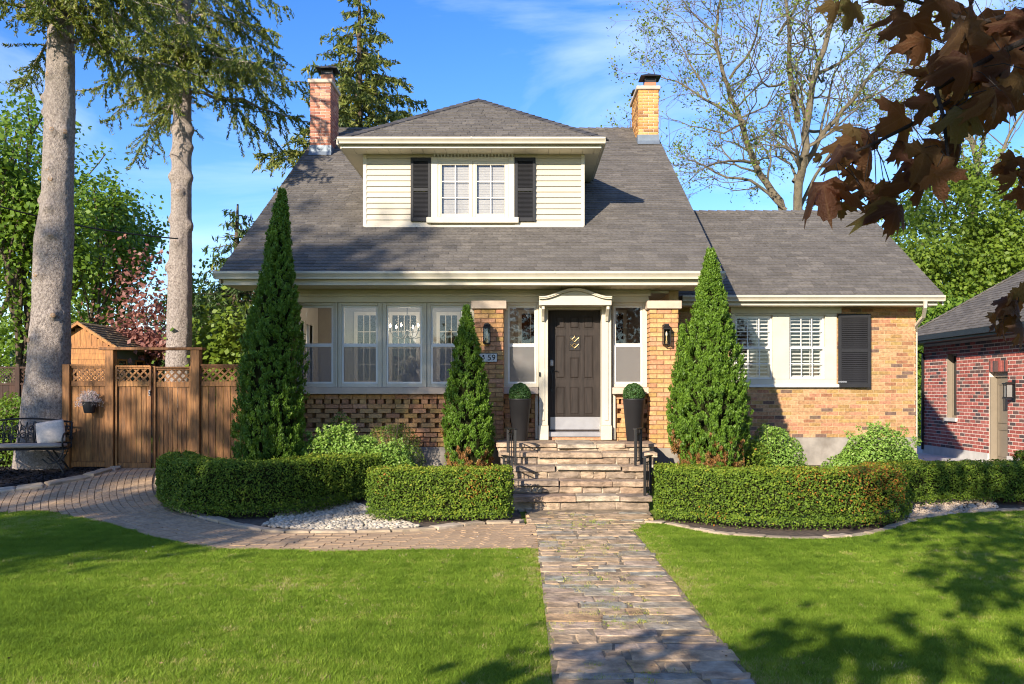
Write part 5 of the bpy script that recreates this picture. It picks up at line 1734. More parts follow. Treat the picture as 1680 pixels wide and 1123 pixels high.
# older dark fence farther back, left of the big trunk
fence2 = thing('wooden_fence', (-12.5, 20, .3), 'old dark fence with fine lattice top behind the spruce trunk', 'fence')
for a in range(-3, 3):
    x0 = -12.2 + a * 1.2
    m = MB(); m.box(x0 - .05, x0 + .05, 19.95, 20.05, .2, 2.22, random.random()); m.obj('post', CEDARDARK, fence2)
    for k in range(8):
        m = MB(); m.box(x0 + .06 + k * .135, x0 + .06 + k * .135 + .128, 19.99, 20.01, .25, 1.82, random.random()); m.obj('plank', CEDARDARK, fence2)
    m = MB(); m.box(x0 + .051, x0 + 1.149, 19.97, 20.03, 1.821, 1.86); m.box(x0 + .051, x0 + 1.149, 19.96, 20.04, 2.18, 2.22); m.obj('rail', CEDARDARK, fence2)
    m = MB()
    for sgn in (1, -1):
        c = -.32
        while c < 1.1:
            w_ = .012; h = .318
            aa = [(c - w_, 0), (c + w_, 0), (c + w_ + h, h), (c - w_ + h, h)] if sgn > 0 else [(c - w_ + h, 0), (c + w_ + h, 0), (c + w_, h), (c - w_, h)]
            p = clip(aa, [(.06, 0), (1.14, 0), (1.14, h), (.06, h)]); c += .085
            if len(p) >= 3 and abs(area2(p)) > 1e-4: m.add([(x0 + q[0], 20 + (.004 if sgn > 0 else -.004), 1.861 + q[1]) for q in p], [tuple(range(len(p)))], .3)
    m.obj('lattice_panel', CEDARDARK, fence2)

# shed behind the fence
def shed():
    d0, d1 = 25.0, 28.6
    ax = X(127, d0); ex = X(191, d0); za = Z(528, d0); ze = Z(570, d0)
    t = thing('garden_shed', (ax, 26.5, .3), 'small orange cedar shed with wood-shake gable roof behind the fence', 'shed')
    hw = ex - ax
    wl_, wr_ = ax - hw + .15, ex - .15
    m = MB(); m.box(wl_ + .02, wr_ - .02, d0 + .22, d1 - .2, .25, ze - .02); m.obj('wall', SHEDGREY, t)
    nb_ = 12; wd = (2 * hw - .3) / nb_
    for k in range(nb_):
        x0 = wl_ + k * wd
        zt_ = ze + (za - ze) * (1 - min(abs(x0 + wd / 2 - ax) + wd / 2, hw) / hw) - .06
        zl_ = ze - .0
        if zt_ > zl_ + .05:
            m = MB(); m.box(x0 + .004, x0 + wd - .004, d0 + .17, d0 + .2, zl_ + .002, zt_, random.random()); m.obj('board', SHEDWOOD, t)
    for k in range(14):
        m = MB(); m.box(wl_, wr_, d0 + .175 + .0015 * (k % 2), d0 + .2, ze - .03 - (k + 1) * .15 + .005, ze - .03 - k * .15, random.random()); m.obj('board', SHEDWOOD, t)
    m = MB(); m.box(wl_ - .02, wr_ + .02, d0 + .14, d0 + .174, ze - .028, ze + .03, .2); m.obj('trim', SHEDWOOD, t)
    m = MB()
    m.box(wr_ - .07, wr_ + .012, d0 + .13, d0 + .173, .25, ze - .03, .3); m.obj('corner_board', SHEDWOOD, t)
    for yy in (d0 + .7, d0 + 1.9, d0 + 2.9):
        m = MB(); m.box(wr_ - .015, wr_ - .005, yy - .25, yy + .25, ze - .95, ze - .35); wn = m.obj('window', DARKGLASS, t)
        m = MB()
        for (a, b, c, d) in ((yy - .31, yy - .25, ze - 1.0, ze - .3), (yy + .25, yy + .31, ze - 1.0, ze - .3), (yy - .25, yy + .25, ze - .35, ze - .3), (yy - .25, yy + .25, ze - 1.0, ze - .95)): m.box(wr_ - .015, wr_ + .015, a, b, c, d, .5)
        m.obj('frame', SHEDWOOD, wn)
    m = MB()
    for s_ in (-1, 1):
        m.add([(ax, d0, za), (ax + s_ * hw, d0, ze), (ax + s_ * hw, d1, ze), (ax, d1, za), (ax, d0, za - .06), (ax + s_ * hw, d0, ze - .06), (ax + s_ * hw, d1, ze - .06), (ax, d1, za - .06)], [(0, 1, 2, 3), (4, 5, 6, 7), (0, 1, 5, 4), (1, 2, 6, 5), (2, 3, 7, 6)], .2)
    ro = m.obj('roof', SHEDROOF, t, fix=True)
    L = math.hypot(hw, za - ze); nr = 9; ex_ = L / nr
    sk = MB()
    for s_ in (1, -1):
        for j in range(nr):
            y_ = d0 - .03
            while y_ < d1:
                w_ = random.uniform(.12, .26)
                f0, f1 = j / nr, (j + 1.1) / nr
                def pt(f, lift): return (ax + s_ * hw * (1 - f), ze + (za - ze) * f + lift)
                a0 = pt(f0 - .03, .028 + random.uniform(0, .012)); a1 = pt(min(f1, 1), .006); b0 = pt(f0 - .03, .004)
                y2 = min(y_ + w_ - .008, d1)
                sk_ = MB() if s_ > 0 else sk
                sk_.add([(a0[0], y_, a0[1]), (a0[0], y2, a0[1]), (a1[0], y2, a1[1]), (a1[0], y_, a1[1]), (b0[0], y_, b0[1]), (b0[0], y2, b0[1])], [(0, 1, 2, 3), (4, 5, 1, 0), (0, 3, 4), (1, 5, 2)], random.random())
                if s_ > 0: sk_.obj('shake', SHEDROOF, ro)
                y_ += w_
    tag(sk.obj('shake', SHEDROOF, ro), kind='stuff')
    m = MB()
    for s_ in (-1, 1): m.prism_y([(ax, za + .02), (ax + s_ * (hw + .03), ze + .01), (ax + s_ * (hw + .03), ze - .09), (ax, za - .08)], d0 - .02, d0 + .02)
    m.obj('barge_board', SHEDWOOD, t, fix=True)
shed()

# hanging basket on the fence
hb = thing('hanging_pot', (X(146.5, FD), FD - .12, Z(668, FD)), 'small dark pot of pale grey-pink sprigs hung on the left fence panel', 'flower pot')
bx, by, bz = X(146.5, FD - .15), FD - .15, Z(678, FD - .15)
m = MB(); m.lathe([(.075, 0), (.085, .01), (.118, .18), (.128, .185), (.128, .2), (.11, .2), (.1, .18), (0, .17)], (bx, by, bz), 20); m.obj('pot', PLANTER, hb, smooth=False)
m = MB(); m.tube([(bx, by + .125, bz + .19), (bx, FD - .012, bz + .24), (bx, FD - .012, bz + .32)], .006, 6); m.obj('hook', IRON, hb)
V, T = [], []
for k in range(210):
    a = random.uniform(0, 6.28); o = random.uniform(.3, 1.25)
    e = Vector((math.cos(a) * .21 * o, math.sin(a) * .10 * o - .02, max(.10, .19 + .17 * (1 - o * o)) + random.uniform(-.03, .07)))
    for q in range(9):
        f = (q + 2) / 10
        V.append((bx + e.x * f + random.uniform(-.012, .012), by + e.y * f, bz + .17 + (e.z - .17) * f + .08 * f * (1 - f) + random.uniform(-.012, .012)))
V = np.array(V)
fast('sprigs', leaf_quads(V, np.zeros_like(V) + np.array((0, -.6, .6)), .022, .22, .9), quads(len(V)), rng.random(len(V)), PINKPETAL, hb)

# ================================================================== BENCH WITH CUSHIONS
def bench():
    A = Vector((-7.47, 15.02, 0)); B = Vector((-8.78, 14.62, 0))
    ux = (A - B).normalized(); L = (A - B).length                 # along the seat, towards the right
    an = math.atan2(ux.y, ux.x)
    g = .30
    t = thing('garden_bench', (B.x, B.y, g), 'black wrought-iron scroll-back bench on the mulch under the spruce', 'bench', rz=an)
    def o(mb, nm, mat=IRON, par=t, **k): return mb.obj(nm, mat, par, world=False, **k)
    for x, sx in ((.05, 1), (L - .05, -1)):
        for y, yy in ((.0, -.05), (.42, .48)):
            m = MB(); m.tube([(x + sx * .24, y, .43), (x + sx * .16, y, .30), (x + sx * .06, (y * 2 + yy) / 3, .19), (x - sx * .01, yy, .07), (x - sx * .03, yy, 0)], [.016, .016, .016, .018, .022], 6); o(m, 'leg')
            m = MB(); m.tube([(x - sx * .01, y, .43), (x + sx * .03, y, .32), (x + sx * .11, y, .22), (x + sx * .22, y, .20), (x + sx * .31, y, .28)], .012, 6); o(m, 'leg_scroll')
        m = MB(); m.tube([(x + sx * .06, .0, .19), (x + sx * .06, .42, .19)], .010, 6); o(m, 'brace')
        m = MB(); m.tube([(x, .46, .66), (x, .3, .70), (x, .06, .68), (x, -.05, .62), (x, -.06, .54), (x, .0, .44)], .016, 8); o(m, 'arm')
    m = MB()
    for (p, q) in (((0, 0, .44), (L, 0, .44)), ((0, .44, .44), (L, .44, .44)), ((.02, 0, .44), (.02, .44, .44)), ((L - .02, 0, .44), (L - .02, .44, .44))): m.tube([p, q], .015, 6)
    for k in range(12): m.tube([(.05 + (L - .1) * k / 11, .0, .443), (.05 + (L - .1) * k / 11, .44, .443)], .006, 5)
    o(m, 'seat_frame')
    bk_ = MB()
    def by_(z): return .45 + (z - .44) * .22
    top = [(L * k / 16, by_(.86 + .07 * math.sin(math.pi * k / 16)), .86 + .07 * math.sin(math.pi * k / 16)) for k in range(17)]
    bk_.tube(top, .016, 6)
    bk_.tube([(0, by_(.52), .52), (L, by_(.52), .52)], .012, 6)
    for x in (0, L): bk_.tube([(x, .44, .44), (x, by_(.86), .86)], .015, 6)
    bk = o(bk_, 'backrest')
    for c in range(6):
        x0 = L * (c + .5) / 6
        for sx in (1, -1):
            m = MB()
            for (cz, r0_, cx0) in ((.645, .062, .062), (.775, .045, .055), (.60, .03, .10)):
                pts = []
                for k in range(26):
                    a = k / 25 * 10.2 + (1.57 if cz > .7 else -1.2); r_ = r0_ * (1 - .82 * k / 25)
                    pts.append((x0 + sx * (cx0 + r_ * math.cos(a)), by_(cz + r_ * math.sin(a)), cz + r_ * math.sin(a)))
                m.tube(pts, .0085, 5)
            m.tube([(x0, by_(.53), .53), (x0 + sx * .015, by_(.62), .62), (x0 + sx * .012, by_(.72), .72), (x0 + sx * .03, by_(.80), .80), (x0 + sx * .01, by_(.88), .88)], .010, 5)
            m.tube([(x0 + sx * .11, by_(.53), .53), (x0 + sx * .09, by_(.69), .69), (x0 + sx * .11, by_(.87), .87)], .008, 5)
            o(m, 'scroll', IRON, bk)
    return t, an, L, B, g
bt, ban, bL, bB, bg_ = bench()
def soft_box(name, mat, parent, sx, sy, sz, n=10, puff=.35, M=None, sm=True):
    """cushion: rounded slab, thicker in the middle"""
    vs, fs = [], []
    for top in (1, -1):
        for j in range(n + 1):
            for i in range(n + 1):
                u, v = i / n * 2 - 1, j / n * 2 - 1
                e = max(abs(u), abs(v))
                h = sz / 2 * ((1 - puff) + puff * (1 - u * u) * (1 - v * v)) * (1 if e < .99 else .55)
                k = 1 - .05 * (u * u * v * v)
                vs.append((u * sx / 2 * k, v * sy / 2 * k, top * h + random.uniform(-.002, .002)))
    m_ = (n + 1) ** 2
    for s_, b in ((1, 0), (-1, m_)):
        for j in range(n):
            for i in range(n):
                q = (b + j * (n + 1) + i, b + j * (n + 1) + i + 1, b + (j + 1) * (n + 1) + i + 1, b + (j + 1) * (n + 1) + i)
                fs.append(q if s_ > 0 else q[::-1])
    ring = [i for i in range(n + 1)] + [(j) * (n + 1) + n for j in range(1, n + 1)] + [n * (n + 1) + i for i in range(n - 1, -1, -1)] + [j * (n + 1) for j in range(n - 1, 0, -1)]
    for a, b in zip(ring, ring[1:] + ring[:1]): fs.append((b, a, a + m_, b + m_))
    mb = MB(); mb.add([(M @ Vector(v)) if M is not None else v for v in vs], fs)
    return mb.obj(name, mat, parent, world=True, smooth=sm, fix=True)
Mb = Matrix.Translation((bB.x, bB.y, bg_)) @ Matrix.Rotation(ban, 4, 'Z')
cu = soft_box('seat_cushion', FABRIC, None, bL - .06, .46, .07, 10, .12, Mb @ Matrix.Translation((bL / 2, .2, .492)))
tag(cu, 'long flat beige seat cushion lying on the black iron bench', 'cushion')
pw = soft_box('throw_pillow', PILLOW, None, .44, .40, .14, 10, .6, Mb @ Matrix.Translation((bL - .30, .36, .70)) @ Matrix.Rotation(R(-9), 4, 'Y') @ Matrix.Rotation(R(68), 4, 'X'))
tag(pw, 'cream patterned throw pillow leaning at the right end of the bench', 'pillow')
gp = soft_box('throw_pillow', M_plain('lime_fabric', (.42, .40, .10), .9), None, .40, .36, .12, 10, .6, Mb @ Matrix.Translation((.02, .32, .70)) @ Matrix.Rotation(R(14), 4, 'Y') @ Matrix.Rotation(R(68), 4, 'X'))
tag(gp, 'lime and blue throw pillow at the left end of the bench', 'pillow')

# overhead cable
m = MB()
pa, pb = Vector((X(-60, 15.2), 15.2, Z(322, 15.2))), Vector((X(292, 18.6), 18.6, Z(392, 18.6)))
m.tube([tuple(pa.lerp(pb, k / 16) - Vector((0, 0, .12 * math.sin(math.pi * k / 16)))) for k in range(17)], .015, 5)
tag(m.obj('cable', IRON, None), 'thin black overhead cable crossing in front of the large spruce trunk', 'cable')

# ================================================================== THE NEIGHBOUR'S GARAGE
def garage():
    gx = 11.3; df, dn_ = 25.7, 18.0
    t = thing('brick_garage', (gx + 3, 22, -.05), 'red brick garage with grey hip roof and taupe side door', 'garage')
    zt = 3.02; zb = .18
    win = (23.75, 24.3, .98, 2.67); dor = (21.25, 22.1, -.06, 2.145)
    m = MB()
    ys = [dn_, dor[0], dor[1], win[0], win[1], df]
    for a, b in zip(ys[:-1], ys[1:]):
        if (a, b) == (dor[0], dor[1]): m.box(gx + .012, gx + .25, a, b, dor[3], zt)
        elif (a, b) == (win[0], win[1]): m.box(gx + .012, gx + .25, a, b, zb, win[2]); m.box(gx + .012, gx + .25, a, b, win[3], zt)
        else: m.box(gx + .012, gx + .25, a, b, zb, zt)
    m.box(gx + .251, gx + 7.6, df - .25, df - .012, zb, zt); m.box(gx + .251, gx + 7.6, dn_ + .012, dn_ + .25, zb, zt); m.box(gx + 7.35, gx + 7.6, dn_ + .26, df - .26, zb, zt)
    wl_ = m.obj('wall', PALEMORTAR, t)
    rest = MB()
    holes = [(df - win[1], df - win[0], win[2], win[3]), (df - dor[1], df - dor[0], -1, dor[3] + .265)]
    bricks((gx + .014, df, 0), (0, -1, 0), df - dn_, zb, zt, .267, .0888, REDBRICK, rest, holes=holes, joint=.018, dep=.008, parent=wl_, quota=[290])
    bricks((gx + .012, dn_ + .014, 0), (1, 0, 0), 7.5, zb, zt, .267, .0888, REDBRICK, rest, joint=.012, dep=.013)
    bricks((gx + 7.5, df - .014, 0), (-1, 0, 0), 7.5, zb, zt, .267, .0888, REDBRICK, rest, joint=.012, dep=.013)
    y = dor[0] + .004
    while y < dor[1] - .05:
        rest.box(gx - .002, gx + .02, y, y + .073, dor[3] + .004, dor[3] + .26, random.random()); y += .0845
    tag(rest.obj('brick', REDBRICK, t), kind='stuff')
    m = MB()
    m.box(gx - .02, gx + .24, dor[1] + .002, df + .01, -.2, zb - .001); m.box(gx - .02, gx + .24, dn_ - .02, dor[0] - .002, -.2, zb - .001); m.box(gx + .241, gx + 7.6, df - .24, df + .01, -.2, zb - .001)
    m.obj('foundation', PALECONC, t, bevel=.006)
    # window
    f = MB()
    a, b, c, d = win
    for (y0, y1, z0, z1) in ((a, a + .06, c, d), (b - .06, b, c, d), (a + .06, b - .06, c, c + .06), (a + .06, b - .06, d - .06, d)): f.box(gx + .14, gx + .2, y0, y1, z0, z1)
    f.box(gx + .02, gx + .14, b - .035, b - .001, c, d)
    w_ = f.obj('window', DOORTAUPE, t)
    m = MB(); m.box(gx + .17, gx + .18, a + .06, b - .06, c + .06, d - .06); m.obj('pane', DARKGLASS, w_)
    m = MB(); m.box(gx - .05, gx + .14, a - .06, b + .06, c - .09, c - .001); m.obj('sill', PALECONC, w_, bevel=.004)
    # door
    a, b, c, d = dor
    f = MB(); f.box(gx + .02, gx + .22, b - .05, b - .001, c, d - .12); f.box(gx + .12, gx + .22, a + .001, a + .05, c, d - .12); f.box(gx + .12, gx + .22, a + .001, b - .001, d - .119, d - .001)
    dr_ = f.obj('door_frame', DOORTAUPE, t)
    m = MB(); m.box(gx + .17, gx + .2, a + .051, b - .051, c, d - .121); m.obj('door', DOORTAUPE, dr_)
    for z0, z1 in ((.12, .78), (.92, 1.86)):
        m = MB()
        for (y0, y1, p, q) in ((a + .14, a + .165, z0, z1), (b - .165, b - .14, z0, z1), (a + .165, b - .165, z0, z0 + .025), (a + .165, b - .165, z1 - .025, z1)): m.box(gx + .155, gx + .169, y0, y1, p, q)
        m.obj('door_panel', DOORTAUPE, dr_)
    # roof: hip at the far end
    ex = gx - .5; ed0, ed1 = df + .3, dn_ - .5; ez = 3.18; p_ = .727; hs_ = 4.25
    cx_ = ex + hs_; rz_ = ez + p_ * hs_
    m = MB()
    ext = [(ex, ed1, ez), (ex, ed0, ez), (ex + 2 * hs_, ed0, ez), (ex + 2 * hs_, ed1, ez), (cx_, ed0 - hs_, rz_), (cx_, ed1 + .5, rz_)]
    lo_ = [(v[0], v[1], v[2] - .03) for v in ext]
    m.add(ext + lo_, [(0, 1, 4, 5), (1, 2, 4), (2, 3, 5, 4), (3, 0, 5), (7, 6, 11, 10), (8, 7, 10), (9, 8, 10, 11), (6, 9, 11), (0, 6, 7, 1), (1, 7, 8, 2), (2, 8, 9, 3), (3, 9, 6, 0)])
    ro = m.obj('roof', SHINGLE, t, fix=True)
    s_ = MB()
    O = Vector((ex, ed0, ez + .004)); U = Vector((0, -1, 0)); Vv = Vector((1, 0, p_)).normalized()
    w3 = [Vector(ext[i]) for i in (1, 0, 5, 4)]
    shingles(O, U, Vv, [[((p - O).dot(U), (p - O).dot(Vv)) for p in w3]], s_, SHINGLE)
    O = Vector((ex + 2 * hs_, ed0, ez + .004)); U = Vector((-1, 0, 0)); Vv = Vector((0, -1, p_)).normalized()
    w3 = [Vector(ext[i]) for i in (2, 1, 4)]
    shingles(O, U, Vv, [[((p - O).dot(U), (p - O).dot(Vv)) for p in w3]], s_, SHINGLE, expo=.2, tab=.6)
    caps(s_, (ex, ed0, ez + .012), (cx_, ed0 - hs_, rz_ + .012), drop=.35)
    tag(s_.obj('shingle', SHINGLE, ro), kind='stuff')
    m = MB(); m.box(ex - .09, ex - .001, ed1, ed0 + .05, ez - .14, ez - .01); m.box(ex, ex + .02, ed1, ed0, ez - .2, ez - .032); m.box(ex + .021, gx, ed1, ed0, ez - .2, ez - .185); m.obj('gutter', IRON, t)
    m = MB(); m.box(gx + .001, gx + .01, dn_, df, zt + .0, ez - .1); m.obj('frieze', IRON, t)
    m = MB(); m.tube([(ex - .03, df + .12, ez - .14), (ex + .1, df + .1, ez - .3), (gx - .03, df - .06, ez - .45), (gx - .05, df - .06, .05)], .04, 4); m.obj('downspout', IRON, t)
    return gx, dor
ggx, gdor = garage()
gl = thing('wall_lantern', (ggx, 20.95, 1.55), 'black lantern on the red brick garage wall beside the taupe door', 'lantern')
m = MB(); m.box(ggx - .02, ggx - .001, 20.89, 21.01, 1.45, 1.95); m.box(ggx - .2, ggx - .02, 20.94, 20.96, 1.86, 1.89); m.obj('bracket', IRON, gl)
m = MB()
for sx in (-.22, -.07):
    for sy in (20.88, 21.01): m.box(ggx + sx, ggx + sx + .014, sy, sy + .014, 1.55, 1.84)
m.box(ggx - .24, ggx - .04, 20.86, 21.04, 1.841, 1.87); m.box(ggx - .22, ggx - .056, 20.88, 21.02, 1.53, 1.549)
m.obj('cage', IRON, gl)
m = MB(); m.box(ggx - .2, ggx - .076, 20.9, 21.005, 1.552, 1.838); m.obj('glass', M_plain('frosted_glass', (.22, .22, .21), .3, bmp=0), gl)

# ================================================================== HEDGES, SHRUBS, ARBORVITAE
def lump(P, s, seed=0.0):
    """smooth vector-free noise for many points (sum of sines)"""
    x, y, z = P[:, 0] * s + seed, P[:, 1] * s + seed * 1.7, P[:, 2] * s - seed
    return (np.sin(x * 1.1 + 1.7 * np.sin(y * .9 + .4)) + np.sin(y * 1.3 + 1.5 * np.sin(z * 1.1)) + np.sin(z * 1.2 + 1.6 * np.sin(x * .8 + 1.1))) / 3

def hedge(pts, width, ztop, label, dens=6200, size=.0150, reddish=None, seed=1.0, ztop1=None, shell=.075):
    line = smooth_line(pts, .04)
    s = np.concatenate([[0], np.cumsum(np.linalg.norm(np.diff(line, axis=0), axis=1))])
    L = s[-1]
    hw = width / 2
    t = thing('boxwood_hedge', (float(line[len(line) // 2][0]), float(line[len(line) // 2][1]), 0), label, 'hedge', 'clipped boxwood hedges')
    h = ztop - zg(*line[len(line) // 2])
    def cs(a):                                    # superellipse section, a in 0..pi over the top from one foot to the other
        c, sn = np.cos(a), np.sin(a)
        e = .30
        return np.sign(c) * np.abs(c) ** e, np.abs(sn) ** e
    def place(u, a, inset):
        """u along 0..1 (with round ends), a section angle"""
        q = u * (L + 2 * hw) - hw                 # runs past the ends by hw
        qc = np.clip(q, 0, L)
        over = np.abs(q - qc)
        k = np.sqrt(np.clip(1 - (over / hw) ** 2.6, 0, 1))
        x = np.interp(qc, s, line[:, 0]); y = np.interp(qc, s, line[:, 1])
        x2 = np.interp(np.clip(qc + .05, 0, L), s, line[:, 0]); y2 = np.interp(np.clip(qc + .05, 0, L), s, line[:, 1])
        x1 = np.interp(np.clip(qc - .05, 0, L), s, line[:, 0]); y1 = np.interp(np.clip(qc - .05, 0, L), s, line[:, 1])
        dx, dy = x2 - x1, y2 - y1
        n = np.hypot(dx, dy) + 1e-9
        dx /= n; dy /= n
        cx_, cz_ = cs(a)
        zt = ztop if ztop1 is None else ztop + (ztop1 - ztop) * u
        w_ = (hw - inset) * k
        sg = np.sign(q - qc)
        px = x + dx * sg * over * (1 - inset / hw) + -dy * cx_ * w_
        py = y + dy * sg * over * (1 - inset / hw) + dx * cx_ * w_
        g = np.array([zg(a_, b_) for a_, b_ in zip(x, y)])
        kk = np.clip(k * 1.6, 0, 1) ** .5
        pz = g + (zt - inset - g) * cz_ * (.72 + .28 * kk)
        nx, ny, nz = -dy * cx_ + dx * sg * (over / hw), dx * cx_ + dy * sg * (over / hw), np.where(cz_ > .93, 1.2, .15)
        return np.stack([px, py, pz], 1), np.stack([nx, ny, nz], 1)
    per = 2 * h + width
    n = int((L + width) * per * dens)
    u = rng.random(n)
    # spread evenly over the perimeter of the section
    at = np.linspace(0.0, math.pi, 400)
    cx_, cz_ = cs(at)
    arc = np.concatenate([[0], np.cumsum(np.hypot(np.diff(cx_ * hw), np.diff(cz_ * h)))])
    a = np.interp(rng.random(n) * arc[-1], arc, at)
    P0, N0 = place(u, a, 0.0)
    N0 /= np.linalg.norm(N0, axis=1)[:, None] + 1e-9
    b = lump(P0, 3.6, seed) * .030 + lump(P0, 13.0, seed + 3) * .022 + lump(P0, 34.0, seed + 5) * .020
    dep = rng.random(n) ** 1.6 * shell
    # thin, ragged growth near the foot and a few stray shoots
    stray = (rng.random(n) < .03) * rng.random(n) * .045
    P_ = P0 + N0 * (b - dep + stray)[:, None]
    T = np.clip(.42 + .17 * rng.normal(size=n) + .2 * (stray > .02) - .34 * (dep / shell) + .20 * (N0[:, 2] > .6) + .12 * lump(P0, 3.0, seed + 9) + .16 * lump(P0, 34.0, seed + 5), 0, .93)  # top highlight put into the leaf tint; deeper leaves tinted darker
    if reddish:
        for (rx, rz, rr, pr) in reddish:
            k = (np.abs(P_[:, 0] - rx) < rr) & (np.abs(P_[:, 2] - rz) < rr * 1.3) & (rng.random(n) < pr * np.exp(-((P_[:, 0] - rx) ** 2 + (P_[:, 2] - rz) ** 2) / rr ** 2 * 1.5))
            T[k] = rng.uniform(.965, 1, k.sum())
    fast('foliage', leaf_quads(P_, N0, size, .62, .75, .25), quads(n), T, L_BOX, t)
    # inner twigs: a closed dark body
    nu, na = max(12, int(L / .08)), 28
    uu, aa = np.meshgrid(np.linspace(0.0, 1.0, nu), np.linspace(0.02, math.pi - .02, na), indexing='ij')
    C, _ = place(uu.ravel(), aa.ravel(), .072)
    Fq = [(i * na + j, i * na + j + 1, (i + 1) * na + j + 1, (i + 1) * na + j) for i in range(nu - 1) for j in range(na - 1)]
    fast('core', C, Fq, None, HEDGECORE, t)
    return t

hedge([(-5.02, 13.5), (-4.90, 13.15), (-4.60, 12.70), (-4.05, 12.33), (-3.4, 12.3), (-2.85, 12.9), (-2.3, 13.75)], .62, .765, 'dark curved boxwood hedge at the left, bending round the paver path', seed=1)
hedge([(-1.72, 12.02), (-1.1, 11.95), (-.42, 12.02)], .64, .70, 'short straight boxwood hedge beside the left foot of the steps', seed=2, reddish=[(-.55, .5, .28, .2), (-1.8, .5, .2, .12)])
hedge([(2.06, 11.98), (2.6, 11.55), (3.2, 11.3), (3.9, 11.32), (4.45, 11.65), (4.85, 12.25)], .66, .735, 'long boxwood hedge right of the steps with rusty red tips at its right end', seed=3, reddish=[(4.3, .62, .5, .38), (4.75, .55, .35, .36), (3.5, .62, .3, .2), (2.4, .1, .2, .1)])
hedge([(5.45, 13.15), (6.3, 13.35), (7.2, 13.3), (8.6, 13.2)], .60, .66, 'boxwood hedge at the far right behind the tan pebbles', seed=4)
hedge([(8.55, 15.2), (9.6, 15.4), (10.8, 15.3)], .60, .66, 'dark boxwood hedge in front of the red brick garage', seed=5)

def arborvitae(base, tip, rad, label, brown=0.0, nspray=520, seed=1.0, stems=(), zb=None, low=.72, tipr=.03):
    bx, by = base; z0 = zg(bx, by) if zb is None else zb
    t = thing('arborvitae', (bx, by, zg(bx, by)), label, 'shrub', 'columnar arborvitae by the porch')
    tx, tz = tip
    H = tz - z0
    def prof(f):                                  # f: 0 foot, 1 tip
        lo_ = low + (1 - low) * np.clip(f / .22, 0, 1)
        up = np.clip((1 - f) / .80, 0, 1) ** .82
        return rad * np.minimum(lo_, 1) * np.where(f < .2, 1.0, up) + tipr * (1 - f)
    P_, N_, T_, B_ = [], [], [], []
    for (sx, sy, szt, sr, nn, zbase) in [(0, 0, 1.0, 1.0, nspray, 0.0), *stems]:
        for k in range(nn):
            f = random.random() ** 1.15 * .985
            r_ = float(prof(np.array([f]))[0]) * sr
            a = random.uniform(0, 2 * math.pi)
            zz = z0 + zbase + (H * szt - zbase) * f
            cx_ = bx + sx + (tx - bx) * f * (1 if sr == 1.0 else .3); cy_ = by + sy
            wob = 1 + .08 * math.sin(2 * a + zz * 2.6 + seed) + .06 * math.sin(5 * a - zz * 4.3 + seed * 2) + random.uniform(-.08, .06) + (.14 if random.random() < .05 else 0)
            rr = r_ * wob * (1 - .28 * random.random() ** 2.5)
            c = np.array((cx_ + math.cos(a) * rr, cy_ + math.sin(a) * rr, zz))
            # spray: a small fan rising outward; flattened sideways
            m = int(50 * (.5 + .5 * min(1, r_ / .3)))
            ln = (.06 + .05 * min(1, r_ / .4)) * random.uniform(.7, 1.25)
            outw = np.array((math.cos(a), math.sin(a), 0)); side = np.array((-math.sin(a), math.cos(a), 0))
            tw = random.uniform(-.9, .9)
            side = side * math.cos(tw) + outw * math.sin(tw)
            g = rng.random((m, 3))
            axis_ = outw * .38 + np.array((0, 0, .9)); axis_ /= np.linalg.norm(axis_)
            s_ = g[:, 0] ** .7
            P_.append(c + axis_ * ((s_ - .35) * ln)[:, None] + side * ((g[:, 1] - .5) * ln * .8 * (1 - .5 * s_))[:, None] + rng.normal(size=(m, 3)) * .010)
            N_.append(np.tile(outw * .8 + np.array((0, 0, .35)), (m, 1)))
            T_.append(np.clip(.18 + .52 * s_ + .12 * rng.normal(size=m) + random.uniform(-.12, .12), 0, 1))
            bf = brown * math.exp(-((f) / .10) ** 2)
            B_.append(np.full(m, random.random() < bf))
    P_ = np.concatenate(P_); N_ = np.concatenate(N_); T_ = np.concatenate(T_); B_ = np.concatenate(B_)
    n = len(P_)
    # leaflets: elongated, pointing up and out
    d = N_ * .5 + rng.normal(size=(n, 3)) * .55
    d /= np.linalg.norm(d, axis=1)[:, None]
    up = N_ * .35 + np.array((0, 0, 1.0)) + rng.normal(size=(n, 3)) * .45
    a_ = up - d * (up * d).sum(1)[:, None]; a_ /= np.linalg.norm(a_, axis=1)[:, None] + 1e-9
    b_ = np.cross(d, a_)
    s_ = rng.uniform(.013, .024, n)
    V = np.empty((n, 4, 3)); V[:, 0] = P_ - a_ * s_[:, None]; V[:, 1] = P_ - b_ * (s_ * .42)[:, None]; V[:, 2] = P_ + a_ * s_[:, None]; V[:, 3] = P_ + b_ * (s_ * .42)[:, None]
    k = ~B_
    fast('foliage', V[k].reshape(-1, 3), quads(k.sum()), T_[k], L_CEDAR, t)
    if B_.any(): fast('dry_foliage', V[B_].reshape(-1, 3), quads(B_.sum()), T_[B_], L_CEDARBR, t)
    m = MB()
    fs_ = np.linspace(0, .97, 26)
    for (sx, sy, szt, sr, nn, zbase) in [(0, 0, 1.0, 1.0, 0, 0.0), *stems]:
        pts = [(bx + sx + (tx - bx) * f * (1 if sr == 1.0 else .3), by + sy, z0 + zbase + (H * szt - zbase) * f) for f in fs_]
        m.tube(pts, [max(.01, float(prof(np.array([f]))[0]) * sr * .66) for f in fs_], 12)
    m.obj('inner_core', HEDGECORE, t)
    m = MB(); m.tube([(bx, by, zg(bx, by) - .1), (bx, by, z0 + .5)], .06, 8); m.obj('trunk', BROWNBARK, t)

